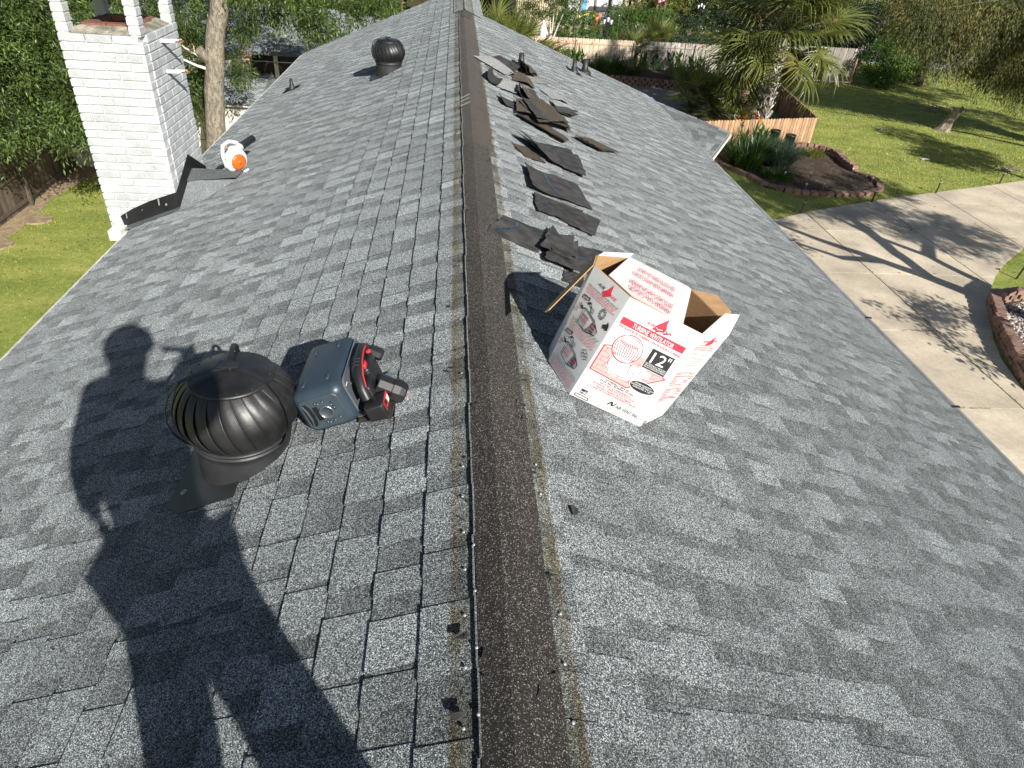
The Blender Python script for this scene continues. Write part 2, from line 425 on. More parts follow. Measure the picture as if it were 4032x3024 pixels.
def build_house():
    h = thing('house', (0, 6, 0), 'grey shingled gable roof house with the dark stripped ridge under the camera', 'house')
    rg = random.Random(3)
    units = [shingle_unit(rg) for _ in range(14)]
    meshes = []
    for u in units:
        me = bpy.data.meshes.new('shingle')
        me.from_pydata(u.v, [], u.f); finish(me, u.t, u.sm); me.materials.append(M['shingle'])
        meshes.append(me)
    camp = V(0, 0, 8.0)
    inv = cam.matrix_world.inverted()
    def seen(p):
        q = inv @ p
        if q.z > -.2: return False
        return abs(q.x / -q.z) < .80 and abs(q.y / -q.z) < .62
    for side in ('left', 'right'):
        f, S, Nn = (left, SL, NL) if side == 'left' else (right, SR, NR)
        smax = 3.275 if side == 'left' else 3.845
        slab = MB()
        y0 = -2.6
        yr, ye = (15.42, 14.8) if side == 'left' else (12.35, 13.75)
        ring = [f(0, y0, -.002), f(0, yr, -.002), f(smax - .02, ye, -.002), f(smax - .02, y0, -.002)]
        low = [p - V(0, 0, .05) for p in ring]
        slab.add(ring + low, [(0, 1, 2, 3), (7, 6, 5, 4), (0, 4, 5, 1), (1, 5, 6, 2), (2, 6, 7, 3), (3, 7, 4, 0)])
        slope = slab.build('roof_slope', M['shingle'], h)
        ax = V(0, 1, 0) if side == 'left' else V(0, -1, 0)
        items = []
        off = .222 if side == 'left' else .20
        nrow = int((smax - off) / EXPO) + 2
        for k in range(nrow):
            s = min(off + k * EXPO, smax)
            if k == nrow - 1 and smax - (off + (k - 1) * EXPO) < .03: continue
            yend = yr + (ye - yr) * s / smax
            y = y0 + rg.choice([0, .14, .31, .45, .62, .78]) - .9
            while y < yend - .05:
                ln = min(1.0, yend - y)
                org = f(s + rg.uniform(-.0015, .0015), y if side == 'left' else y + ln, .001)
                items.append((org, ln, rg.randrange(14), f(s, y + ln / 2, 0), rg.uniform(.9, 1.08)))
                y += 1.0
        B = Matrix((ax, S, Nn)).transposed().to_4x4()
        items = [it for it in items if it[3].y > y0]
        vis = sorted([i for i, it in enumerate(items) if seen(it[3]) or seen(it[3] + V(0, .45, 0))], key=lambda i: (items[i][3] - camp).length)
        near = set(vis[:150])
        rest_v, rest_f, rest_t = [], [], []
        for i, (org, ln, vi, c, tn) in enumerate(items):
            Mx = Matrix.Translation(org) @ B @ Matrix.Diagonal((ln, 1, 1, 1))
            if i in near:
                o = bpy.data.objects.new('shingle', meshes[vi]); COL.objects.link(o); o.parent = slope
                o.matrix_parent_inverse = Matrix.Identity(4)
                o.matrix_basis = Matrix.Translation(-h.location) @ Mx
            else:
                u = units[vi]; ob = len(rest_v)
                rest_v += [tuple(Mx @ V(*p)) for p in u.v]
                rest_f += [tuple(q + ob for q in fc) for fc in u.f]
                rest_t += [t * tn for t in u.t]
        mb = MB(); mb.v, mb.f, mb.t, mb.sm = rest_v, rest_f, rest_t, [False] * len(rest_f)
        o = mb.build('shingle', M['shingle'], slope); o['kind'] = 'stuff'
    # first course strip against the ridge on both sides
    for f, a, b in ((left, .02, .09), (right, .02, .075)):
        pass
    # felt left on the ridge where the caps were torn off
    def tent(name, m, y0, y1, sl, sr, hgt, seed, wav=.004):
        r2 = random.Random(seed); mb = MB(); n = max(2, int((y1 - y0) / .22)); rows = []
        for i in range(n + 1):
            y = y0 + (y1 - y0) * i / n
            a, b = sl + r2.uniform(-wav, wav), sr + r2.uniform(-wav, wav)
            rows.append([left(a, y, .0105), left(a, y, .0105 + hgt), left(.030, y, .011 + hgt), left(.0, y, .010 + hgt), right(.030, y, .011 + hgt), right(b, y, .0105 + hgt), right(b, y, .0105)])
        vs = [p for r_ in rows for p in r_]
        fs = [(i * 7 + k, i * 7 + k + 1, (i + 1) * 7 + k + 1, (i + 1) * 7 + k) for i in range(n) for k in range(6)]
        fs += [tuple(range(6, -1, -1)), tuple(n * 7 + k for k in range(7))]
        mb.add(vs, fs)
        return mb.build(name, m, h)
    tent('ridge_felt', M['strip_near'], -2.6, 4.92, .073, .117, .004, 1)
    tent('ridge_felt', M['strip_far'], 4.9, 11.95, .074, .150, .002, 2, .007)
    tent('ridge_felt', M['strip_near'], 11.2, 11.95, .03, .10, .007, 6)
    # pale lip of the left edge of the felt
    lip = MB()
    for i in range(60):
        y = -.2 + i * .2
        lip.obox(left(.0755 + .003 * math.sin(i * 2.1), y, .0125), V(0, .1, 0), SL * .0022, NL * .003, 1.0)
    lip.build('felt_edge', M['grey_scrap'], h)
    # remaining ridge caps at the far end
    k = 0
    y = 11.95
    while y < 15.4:
        mb = MB()
        y1 = y + .30
        for f, w in ((left, .155), (right, .33)):
            p = [f(0, y, .030), f(w, y, .024), f(w, y1, .014), f(0, y1, .020)]
            q = [f(0, y, .022), f(w, y, .016), f(w, y1, .008), f(0, y1, .012)]
            idx = [(0, 1, 2, 3), (0, 4, 5, 1), (1, 5, 6, 2), (2, 6, 7, 3)]
            mb.add(p + q, idx if f is left else [tuple(reversed(t)) for t in idx], 1.05 + .1 * math.sin(k * 2.3))
        mb.build('ridge_cap', M['shingle'], h)
        y += .145; k += 1
    # nails along the stripped ridge, each with the scrap of felt under its head
    for x, y in [(.05, 1.59), (.048, 1.46), (.05, 1.32), (.052, 1.19), (.05, 1.05), (.05, .91), (.045, .77), (.078, 1.26), (.078, 1.11), (.078, .95), (.078, .79), (.05, 2.1), (.047, 2.5), (.052, 3.0), (.05, 3.6)]:
        s = (XA - x) * CP
        n0 = .0172 if s < .09 else .0125
        mb = MB(); c = left(s, y, n0)
        mb.lathe([(0, .0016), (.0038, .0012), (.0044, 0), (.0014, -.0005), (.0014, -.004)], 10, c, NL + V(.1, -.25, 0))
        mb.build('nail', M['nail'], h)
    for x, y in [(.27, 1.61), (.272, 1.48), (.28, 1.06), (.272, .92), (.272, .78), (.275, 2.2), (.272, 2.7), (.27, 3.2)]:
        mb = MB(); c = right((x - XA) * CP, y, .0135)
        mb.lathe([(0, .0016), (.0038, .0012), (.0044, 0), (.0014, -.0005), (.0014, -.004)], 10, c, NR + V(-.1, -.25, 0))
        mb.build('nail', M['nail'], h)
    # drip edges, fascia, gutters
    mb = MB()
    mb.hexa([left(3.25, -2.6, -.04), left(3.315, -2.6, -.04), left(3.315, 14.8, -.04), left(3.25, 14.8, -.04), left(3.25, -2.6, -.006), left(3.315, -2.6, -.006), left(3.315, 14.8, -.006), left(3.25, 14.8, -.006)])
    mb.build('drip_edge', M['off_white'], h)
    mb = MB(); mb.box(-2.945, -2.925, -2.6, 6.15, 5.12, 5.33); mb.box(-2.945, -2.925, 7.05, 14.8, 5.12, 5.33)
    mb.build('fascia', M['off_white'], h)
    mb = MB()
    for y0, y1 in ((6.6, 13.75), (-2.6, 6.6)):
        mb.hexa([right(3.83, y0, -.04), right(3.865, y0, -.04), right(3.865, y1, -.04), right(3.83, y1, -.04), right(3.83, y0, -.004), right(3.865, y0, -.004), right(3.865, y1, -.004), right(3.83, y1, -.004)])
    mb.build('drip_edge', M['off_white'], h)
    g = MB()
    gx0, gx1, gz = 3.715, 3.83, 5.095
    pr = [(gx0, gz), (gx0, gz - .11), (gx1 - .03, gz - .11), (gx1, gz - .03), (gx1, gz), (gx1 - .012, gz), (gx1 - .012, gz - .03), (gx1 - .034, gz - .1), (gx0 + .004, gz - .1), (gx0 + .004, gz)]
    n = len(pr); vs = [(x, -2.6, z) for x, z in pr] + [(x, 13.75, z) for x, z in pr]
    g.add(vs, [(i, (i + 1) % n, n + (i + 1) % n, n + i) for i in range(n)])
    gt = g.build('gutter', M['gutter'], h)
    gg = MB()
    for i in range(820):
        y = -2.55 + i * .02
        gg.box(gx0 + .004, gx1 - .003, y, y + .0075, gz + .002, gz + .0045)
    for i in range(7):
        x = gx0 + .01 + i * .016
        gg.box(x, x + .004, -2.55, 13.75, gz + .0046, gz + .006)
    o = gg.build('gutter_guard', M['gutter'], gt); o['kind'] = 'stuff'
    for y in (3.9, 5.25, 7.0, 9.8):
        mb = MB(); mb.box(gx0 - .02, gx1 + .012, y, y + .02, gz + .004, gz + .011); mb.build('gutter_bracket', M['flash_black'], h)
    mb = MB(); mb.box(3.66, 3.70, -2.6, 13.75, 4.98, 5.10); mb.build('fascia', M['off_white'], h)
    # walls
    mb = MB()
    for x0, x1, y0, y1 in ((-2.5, -2.35, -2.4, 14.3), (3.2, 3.35, -2.4, 13.2), (-2.35, 3.2, -2.4, -2.25), (-2.35, 3.2, 13.05, 13.2), (-2.5, .2, 14.15, 14.3)):
        mb.box(x0, x1, y0, y1, 0, 5.0)
    mb.build('wall', M['siding'], h)
    mb = MB(); mb.add([(-2.4, 14.2, 5.0), (.15, 14.2, 5.0), (.15, 14.2, 6.5), (-2.4, 14.2, 5.45)], [(0, 1, 2, 3)]); mb.add([(.15, 13.1, 5.0), (3.3, 13.1, 5.0), (3.3, 13.1, 5.2), (.15, 13.1, 6.5)], [(0, 1, 2, 3)])
    mb.build('gable_wall', M['siding'], h)
    mb = MB(); mb.box(-2.93, -2.36, -2.4, 6.1, 5.08, 5.1); mb.box(3.2, 3.7, -2.4, 13.2, 4.96, 4.98); mb.build('soffit', M['off_white'], h)
    # lower wing roof that shows beyond the right eave
    wing = MB()
    A, Bq, Cq, D = V(3.6, 10.6, 4.86), V(4.46, 11.75, 4.62), V(5.37, 13.45, 4.62), V(3.75, 14.3, 5.02)
    wing.add([p - V(0, 0, .05) for p in (A, Bq, Cq, D)] + [p - V(0, 0, .07) for p in (A, Bq, Cq, D)], [(0, 1, 2, 3), (7, 6, 5, 4), (0, 4, 5, 1), (1, 5, 6, 2), (2, 6, 7, 3), (3, 7, 4, 0)])
    wr = wing.build('wing_roof', M['shingle'], h)
    r3 = random.Random(9)
    nn = (Cq - Bq).cross(A - Bq).normalized()
    if nn.z < 0: nn = -nn
    fq = lambda u, v: (Bq * (1 - u) + Cq * u) * (1 - v) + (A * (1 - u) + D * u) * v
    for k in range(8):
        x = r3.uniform(-.08, 0)
        while x < 1:
            w = r3.choice([.05, .08, .11, .14]); a, b = max(x, 0), min(x + w * .95, 1); x += w
            if b <= a: continue
            t = MB(); v0, v1 = k / 8, (k + 1) / 8
            p = [fq(a, v0) + nn * .014, fq(b, v0) + nn * .014, fq(b, v1) + nn * .004, fq(a, v1) + nn * .004]
            t.add(p + [fq(a, v0), fq(b, v0)], [(0, 1, 2, 3), (4, 5, 1, 0)], r3.choice([.5, .7, .85, 1.0]))
            t.build('shingle', M['shingle'], wr)
    mb = MB()
    mb.obox((Bq + Cq) / 2 + V(.03, -.02, -.06), (Cq - Bq) / 2, V(.010, -.006, 0), V(0, 0, .022)); mb.build('wing_fascia', M['white_paint'], h)
    mb = MB(); mb.prism([(3.4, 11.6), (3.9, 12.1), (4.6, 13.3), (3.4, 13.7)], 0, 4.5); mb.build('wing_wall', M['siding'], h)
    return h
HOUSE = build_house()

# ------------------------------------------------------------------ chimney
def build_chimney():
    x0, x1, y0, y1 = -3.09, -2.46, 6.2, 7.02
    t = thing('chimney', (-2.775, 6.61, 0), 'white painted brick chimney with open arched top standing through the left eave', 'chimney')
    mb = MB(); e = .006
    mb.box(x0 + e, x1 - e, y0 + e, y1 - e, 0, 6.90)
    mb.build('core', M['brick_mortar'], t)
    rg = random.Random(5)
    cz, bl, bh = .0677, .2033, .0583
    unit = {}
    def brick_mesh(w, d, hh):
        key = (round(w, 3), round(d, 3), round(hh, 3), rg.randrange(3))
        if key not in unit:
            b = .004; m_ = MB(); j = lambda: rg.uniform(-.0015, .0015)
            a, c, hz = w / 2, d / 2, hh / 2
            ins = [(-a, -c), (a, -c), (a, c), (-a, c)]
            lo = [(x * (1 - b / a), y * (1 - b / c), -hz) for x, y in ins]
            l2 = [(x + j(), y + j(), -hz + b) for x, y in ins]
            h2 = [(x + j(), y + j(), hz - b) for x, y in ins]
            hi = [(x * (1 - b / a), y * (1 - b / c), hz) for x, y in ins]
            vs = lo + l2 + h2 + hi
            fs = [(3, 2, 1, 0), (12, 13, 14, 15)]
            for r_ in range(3):
                for i in range(4):
                    fs.append((r_ * 4 + i, r_ * 4 + (i + 1) % 4, r_ * 4 + 4 + (i + 1) % 4, r_ * 4 + 4 + i))
            me = bpy.data.meshes.new('brick'); me.from_pydata(vs, [], fs); finish(me, [rg.choice([.93, 1, 1.04])] * len(fs), [False] * len(fs)); me.materials.append(M['brick_white'])
            unit[key] = me
        return unit[key]
    def brick(cx, cy, cz_, w, d, hh=bh):
        o = link('brick', brick_mesh(w, d, hh), None, t); o.location = (cx - t.location.x, cy - t.location.y, cz_)
    hid = MB(); count = 0
    z = 6.945 - 28 * cz + (cz - bh); k = 0
    rows = []
    while z < 6.935:
        rows.append((z, k)); z += cz; k += 1
    for z, k in rows:
        zc = z + bh / 2
        # front and back faces
        for yy, front in ((y0, True), (y1, False)):
            x = x0 + (0 if k % 2 else -.1)
            while x < x1 - .01:
                a, b = max(x, x0), min(x + bl - .009, x1)
                if b - a > .03:
                    cx, w = (a + b) / 2, b - a
                    if front: brick(cx, y0 + .046 - .0015, zc, w, .1); count += 1
                    else: hid.box(a, b, y1 - .05, y1 + .004, z, z + bh)
                x += bl
        for xx, rt in ((x1, True), (x0, False)):
            y = y0 + .103 + (-.1 if k % 2 == 0 else 0)
            while y < y1 - .01:
                a, b = max(y, y0 + .1), min(y + bl - .009, y1)
                if b - a > .03:
                    if rt: brick(x1 - .046 + .0015, (a + b) / 2, zc, .1, b - a); count += 1
                    else: hid.box(x0 - .004, x0 + .05, a, b, z, z + bh)
                y += bl
    z = 0
    while z < 5.05:
        for a in range(4):
            hid.box(x0 + a * .16, x0 + a * .16 + .15, y0 - .004, y0 + .04, z, z + bh); hid.box(x0 + a * .16, x0 + a * .16 + .15, y1 - .04, y1 + .004, z, z + bh)
        for a in range(5):
            hid.box(x0 - .004, x0 + .03, y0 + a * .165, y0 + a * .165 + .155, z, z + bh)
        z += cz
    hid.build('far_side_brick', M['brick_white'], t)['kind'] = 'stuff'
    # crown ledge, inner flue ring
    mb = MB()
    zl = 6.947
    rim = [(x0 + .02, y0 + .02), (x1 - .02, y0 + .02), (x1 - .02, y1 - .02), (x0 + .02, y1 - .02)]
    inn = [(x0 + .12, y0 + .13), (x1 - .12, y0 + .13), (x1 - .12, y1 - .13), (x0 + .12, y1 - .13)]
    vs = [(x, y, zl) for x, y in rim] + [(x, y, zl + .045) for x, y in inn]
    mb.add(vs, [(i, (i + 1) % 4, 4 + (i + 1) % 4, 4 + i) for i in range(4)])
    mb.build('mortar_crown', M['concrete_dirty'], t)
    # red brick ring round the flue
    zf = 6.962
    for i in range(2):
        for yy in (y0 + .20, y1 - .20):
            b = MB(); xx = x0 + .125 + i * .195; b.box(xx, xx + .185, yy - .045, yy + .045, zf, zf + .042); b.build('flue_brick', M['brick_red'], t)
    for i in range(2):
        for xx in (x0 + .15, x1 - .15):
            b = MB(); yy = y0 + .25 + i * .16; b.box(xx - .045, xx + .045, yy, yy + .15, zf, zf + .04); b.build('flue_brick', M['brick_red'], t)
    b = MB(); b.box(x0 + .19, x1 - .19, y0 + .2, y1 - .2, zf - .35, zf - .3); b.build('flue', M['black_metal_dull'], t)
    # corner piers of single bricks carrying the cap
    for cx0, cx1 in ((x0, x0 + .088), (x1 - .088, x1)):
        for cy0, cy1 in ((y0, y0 + .1), (y1 - .1, y1)):
            for k in range(4):
                z = 6.955 + k * cz
                brick((cx0 + cx1) / 2, (cy0 + cy1) / 2, z + bh / 2, cx1 - cx0, cy1 - cy0)
                m_ = MB(); m_.box(cx0 + .006, cx1 - .006, cy0 + .006, cy1 - .006, z - .012, z + .002); m_.build('mortar_joint', M['brick_mortar'], t)
    mb = MB(); mb.box(x0 - .005, x1 + .005, y0 - .005, y1 + .005, 7.222, 7.229); mb.build('cap_lintel', M['flash_black'], t)
    mb = MB(); mb.box(x0 - .0, x1 + .0, y0 - .0, y1 + .0, 7.23, 7.34); mb.build('cap', M['brick_white'], t)
    # two white strap brackets
    for z in (6.86, 6.62):
        br = MB(); br.obox((x1 + .09, 6.57, z), V(.092, 0, .004), V(0, .012, 0), V(0, 0, .004)); br.obox((x1 + .09, 6.57, z + .009), V(.09, 0, .004), V(0, .003, 0), V(0, 0, .013))
        o = br.build('bracket', M['white_paint'], t)
        r_ = MB(); r_.tube([(x1 + .13, 6.55, z + .006), (x1 + .2, 6.56, z + .012)], .006, 6); r_.obox((x1 + .17, 6.566, z + .012), V(.012, 0, 0), V(0, .008, 0), V(0, 0, .01)); r_.build('rusty_bolt', M['rust'], o)
        r_ = MB(); r_.tube([(x1 - .01, 6.57, z), (x1 + .01, 6.57, z - .012)], .01, 6); r_.build('anchor', M['rust'], o)
    # flashing: front strip, side strips up and over the cricket
    def strip(name, pts_top, pts_bot, nrm, m, th=.006, parent=t):
        b = MB(); n_ = V(nrm)
        tp = [V(p) + n_ * .006 for p in pts_top]; bt = [V(p) + n_ * .006 for p in pts_bot]
        for i in range(len(tp) - 1):
            q = [bt[i], bt[i + 1], tp[i + 1], tp[i]]
            b.add(q + [p + n_ * th for p in q], [(0, 1, 2, 3), (7, 6, 5, 4), (0, 4, 5, 1), (1, 5, 6, 2), (2, 6, 7, 3), (3, 7, 4, 0)])
        return b.build(name, m, parent)
    strip('flashing', [(-2.985, 6.196, 5.455), (-2.86, 6.196, 5.53), (-2.7, 6.196, 5.605), (-2.44, 6.196, 5.70)], [(-2.965, 6.196, 5.335), (-2.84, 6.196, 5.385), (-2.7, 6.196, 5.44), (-2.44, 6.196, 5.545)], (0, -1, 0), M['flash_black'])
    strip('flashing', [(-2.456, 6.19, 5.70), (-2.456, 6.40, 5.79), (-2.456, 6.63, 5.90)], [(-2.456, 6.19, 5.545), (-2.456, 6.40, 5.64), (-2.456, 6.62, 5.755)], (1, 0, 0), M['flash_black'])
    strip('flashing', [(-2.456, 6.63, 5.90), (-2.456, 6.85, 5.77), (-2.456, 7.04, 5.66)], [(-2.456, 6.62, 5.755), (-2.456, 6.85, 5.67), (-2.456, 7.04, 5.565)], (1, 0, 0), M['flash_black'])
    # white and grey caulk smears on the flashing
    for c, a, b_ in (((-2.62, 6.187, 5.6), .006, .03), ((-2.93, 6.187, 5.46), .004, .022), ((-2.56, 6.187, 5.58), .008, .01), ((-2.78, 6.187, 5.52), .003, .004)):
        s_ = MB(); s_.obox(c, V(a, 0, 0), V(0, .0035, 0), V(a * .3, 0, b_)); s_.build('caulk_smear', M['gutter'], t)
    # light metal apron at the foot of the front flashing
    ap = MB()
    q = [V(-2.965, 6.187, 5.36), V(-2.44, 6.187, 5.565), V(-2.44, 6.12, 5.563), V(-2.95, 6.10, 5.355)]
    ap.add(q + [p - V(0, 0, .004) for p in q], [(3, 2, 1, 0), (0, 4, 5, 1), (2, 6, 7, 3), (1, 5, 6, 2), (3, 7, 4, 0)])
    ap.build('apron_flashing', M['flash_grey'], t)
    wb = MB(); wb.obox((-3.0, 6.10, 5.33), V(.055, 0, .0), V(0, .075, 0), V(0, 0, .045)); wb.build('gutter_end', M['white_paint'], t)
    return t
build_chimney()

# cricket behind the chimney: two small slopes with a bare felt valley, part of the house
def cricket():
    mb = MB()
    rid = [V(-2.452, 6.62, 5.745), V(-2.05, 6.62, 5.755), V(-1.93, 6.62, 5.758)]
    def rf(x, y): return V(x, y, ZR - PT * (XA - x) + .012)
    front = [rf(-2.452, 6.17), rf(-2.2, 6.17), rf(-1.90, 6.62)]
    back = [rf(-2.452, 7.06), rf(-2.2, 7.06), rf(-1.90, 6.62)]
    mb.add([rid[0], rid[1], rid[2], front[0], front[1], front[2]], [(0, 3, 4, 1), (1, 4, 5, 2)], .95)
    mb.add([rid[0], rid[1], rid[2], back[0], back[1], back[2]], [(1, 4, 3, 0), (2, 5, 4, 1)], .95)
    mb.build('cricket', M['shingle'], HOUSE)
    v = MB()
    q = [V(-2.445, 6.66, 5.755), V(-1.95, 6.60, 5.778), V(-1.98, 6.44, 5.765), V(-2.445, 6.47, 5.70)]
    v.add(q + [p + V(0, 0, .006) for p in q], [(0, 1, 2, 3), (7, 6, 5, 4), (0, 4, 5, 1), (1, 5, 6, 2), (2, 6, 7, 3), (3, 7, 4, 0)], .6)
    v.t = [.42] * len(v.t)
    v.build('cricket_cap', M['shingle'], HOUSE)
cricket()

# ------------------------------------------------------------------ turbine vents
def turbine(loc):
    t = thing('turbine_vent', loc, 'large black turbine vent beside the speaker on the left slope, partly in the shadow', 'roof vent', 'turbine vents on the left slope')
    L = t.location
    def at(x, y, z): return V(x + L.x, y + L.y, z + L.z)
    mb = MB()
    seg = 40
    prof = [(.170, -.13), (.168, -.04), (.167, .04), (.167, .10), (.168, .128), (.174, .131), (.174, .137), (.169, .140), (.169, .148), (.174, .151), (.174, .157), (.168, .160), (.150, .168)]
    mb.lathe([(r, z) for r, z in prof], seg, L)
    for k in range(26):
        a = 2 * math.pi * k / 26
        x, y = .1675 * math.cos(a), .1675 * math.sin(a)
        z = -.02 + PT * x
        if z < -.1: z = z
        mb.lathe([(0, .004), (.0035, .003), (.0045, 0)], 6, at(x * (1 + (.03 - z) * .02), y, z + .02), (x, y, 0))
    mb.build('base', M['black_metal_dull'], t)
    # seam and dent on the base, curved round it
    # flashing plate over the lower shingles
    sA = (APEX - V(L.x, 0, L.z)).length
    def onp(ds, dy, n): return V(0, L.y + dy, 0) + APEX + SL * (sA + ds) + NL * n
    poly = [(-.02, -.245), (.20, -.245), (.262, -.19), (.262, .19), (.22, .245), (-.02, .245)]
    pl = MB(); vs = [onp(a, b, .0155) for a, b in poly] + [onp(a, b, .0135) for a, b in poly]; n = len(poly)
    pl.add(vs, [tuple(range(n)), tuple(range(2 * n - 1, n - 1, -1))] + [(i, i + n, (i + 1) % n + n, (i + 1) % n) for i in range(n)])
    p = pl.build('flashing_plate', M['black_metal_dull'], t)
    for a, b in ((.215, -.13), (.205, .15)):
        nl = MB(); nl.lathe([(0, .006), (.006, .005), (.011, .002), (.013, 0)], 12, onp(a, b, .0155), NL); nl.build('nail_seal', M['flash_grey'], p)
    # head: vanes
    NV = 24
    def R(z):   # outer radius of the head
        u = (z - .165) / (.425 - .165)
        return .150 + .066 * math.sin(math.pi * min(max(u * .93 + .06, 0), 1)) ** .75 - .018 * u
    vb = MB(); rows, cols = 10, 5; vs = []
    da = 2 * math.pi / NV
    for i in range(rows):
        u = i / (rows - 1); z = .165 + u * .262
        for j in range(cols):
            w = j / (cols - 1)
            ang = -((w * 1.42 - .7) * da + .35 * (u - .3))
            pinch = math.sin(math.pi * u) ** .6
            r = R(z) + (.005 - .022 * w * w) * pinch + (.0035 if j == 2 else 0)
            vs.append((r * math.cos(ang), r * math.sin(ang), z))
    fs = [(i * cols + j, (i + 1) * cols + j, (i + 1) * cols + j + 1, i * cols + j + 1) for i in range(rows - 1) for j in range(cols - 1)]
    vb.add(vs, fs, 1, True)
    # folded lip along the leading edge
    lip = [vs[i * cols] for i in range(rows)]
    vb.tube(lip, .0026, 5, cap=False)
    me = bpy.data.meshes.new('vane'); me.from_pydata(vb.v, [], vb.f); finish(me, vb.t, vb.sm); me.materials.append(M['black_metal'])
    for k in range(NV):
        o = link('vane', me, None, t); o.rotation_euler = (0, 0, da * k)
    c = MB(); c.lathe([(.0, .10), (.095, .12), (.10, .40)], 24, L); c.build('dark_filler', M['flash_black'], t)  # added dark core in place of the shaded, open inside of the head
    c = MB(); c.lathe([(.163, .160), (.166, .166), (.163, .174), (.150, .176)], 40, L); c.build('lower_ring', M['black_metal'], t)
    c = MB(); c.lathe([(.146, .420), (.148, .428), (.142, .434), (.09, .447), (.03, .456), (0, .457)], 40, L)
    for k in range(16):
        a = 2 * math.pi * k / 16
        c.lathe([(0, .003), (.0035, .002), (.0045, 0)], 6, at(.132 * math.cos(a), .132 * math.sin(a), .436))
    c.build('top_cap', M['black_metal'], t)
    for a0 in (math.radians(100), math.radians(-150), math.radians(-28)):
        ca, sa = math.cos(a0), math.sin(a0)
        path = [(0, .470), (.06, .472), (.12, .464), (.17, .452), (.208, .41), (.229, .35), (.234, .29), (.222, .22), (.194, .165), (.174, .142)]
        b = MB(); side = V(-sa, ca, 0)
        for i in range(len(path) - 1):
            p0, p1 = at(path[i][0] * ca, path[i][0] * sa, path[i][1]), at(path[i + 1][0] * ca, path[i + 1][0] * sa, path[i + 1][1])
            d = (p1 - p0); nrm = d.cross(side).normalized()
            b.obox((p0 + p1) / 2, d / 2 * 1.04, side * .0085, nrm * .0016)
        b.build('brace_arm', M['black_metal'], t)
    hb = MB(); hb.lathe([(0, .482), (.006, .481), (.008, .478), (.008, .455)], 12, L); hb.obox(at(0, 0, .478), V(.035, 0, 0), V(0, .02, 0), V(0, 0, .0025)); hb.build('hub', M['black_metal'], t)
    done = set()
    for o in t.children:
        if o.name.startswith('flashing') or o.data.name in done: continue
        done.add(o.data.name)
        for v in o.data.vertices: v.co.z *= .86
    return t
big = turbine((-.755, 2.03, ZR - PT * (XA + .755)))
small = copy_tree(big)
small.location = (-.78, 9.12, ZR - PT * (XA + .78)); small.scale = (.93, .93, .93)
small['label'] = 'distant black turbine vent standing alone near the far end of the left slope'

# ------------------------------------------------------------------ plumbing vent boots
def pipe(f, s, y, r, hgt, label):
    c = f(s, y, .01)
    t = thing('vent_pipe', c, label, 'vent pipe', 'black plumbing vent pipes on the roof')
    nrm = NL if f is left else NR; dn = SL if f is left else SR
    mb = MB()
    p = [f(s - .12, y - .12, .012), f(s - .12, y + .12, .012), f(s + .13, y + .12, .012), f(s + .13, y - .12, .012)]
    mb.add(p + [q + nrm * .003 for q in p], [(0, 1, 2, 3), (7, 6, 5, 4), (4, 5, 6, 7), (0, 4, 5, 1), (1, 5, 6, 2), (2, 6, 7, 3), (3, 7, 4, 0)])
    mb.build('flashing_plate', M['pipe_black'], t)
    mb = MB(); mb.lathe([(r * 2.5, -.05), (r * 2.1, .015), (r * 1.6, .035), (r * 1.25, .05), (r * 1.12, .062)], 20, c); mb.build('boot', M['pipe_black'], t)
    mb = MB(); mb.lathe([(r, 0), (r, hgt), (r * .8, hgt), (r * .8, hgt - .05), (0, hgt - .05)], 18, c); mb.build('pipe', M['pipe_black'], t)
    mb = MB(); mb.lathe([(r * 1.14, .055), (r * 1.18, .06), (r * 1.18, .075), (r * 1.02, .08)], 18, c); mb.build('collar', M['pipe_black'], t)
    return t
pipe(left, 2.66, 10.75, .024, .14, 'small black vent pipe alone near the left eave, beyond the chimney')
pipe(right, .75, 9.35, .034, .15, 'black vent pipe just behind the farthest pile of torn shingle caps')
pipe(right, 1.86, 11.5, .034, .17, 'nearer and thinner of the two paired black vent pipes by the right rake')
pipe(right, 2.16, 12.1, .047, .2, 'farther and wider of the two paired black vent pipes by the right rake')

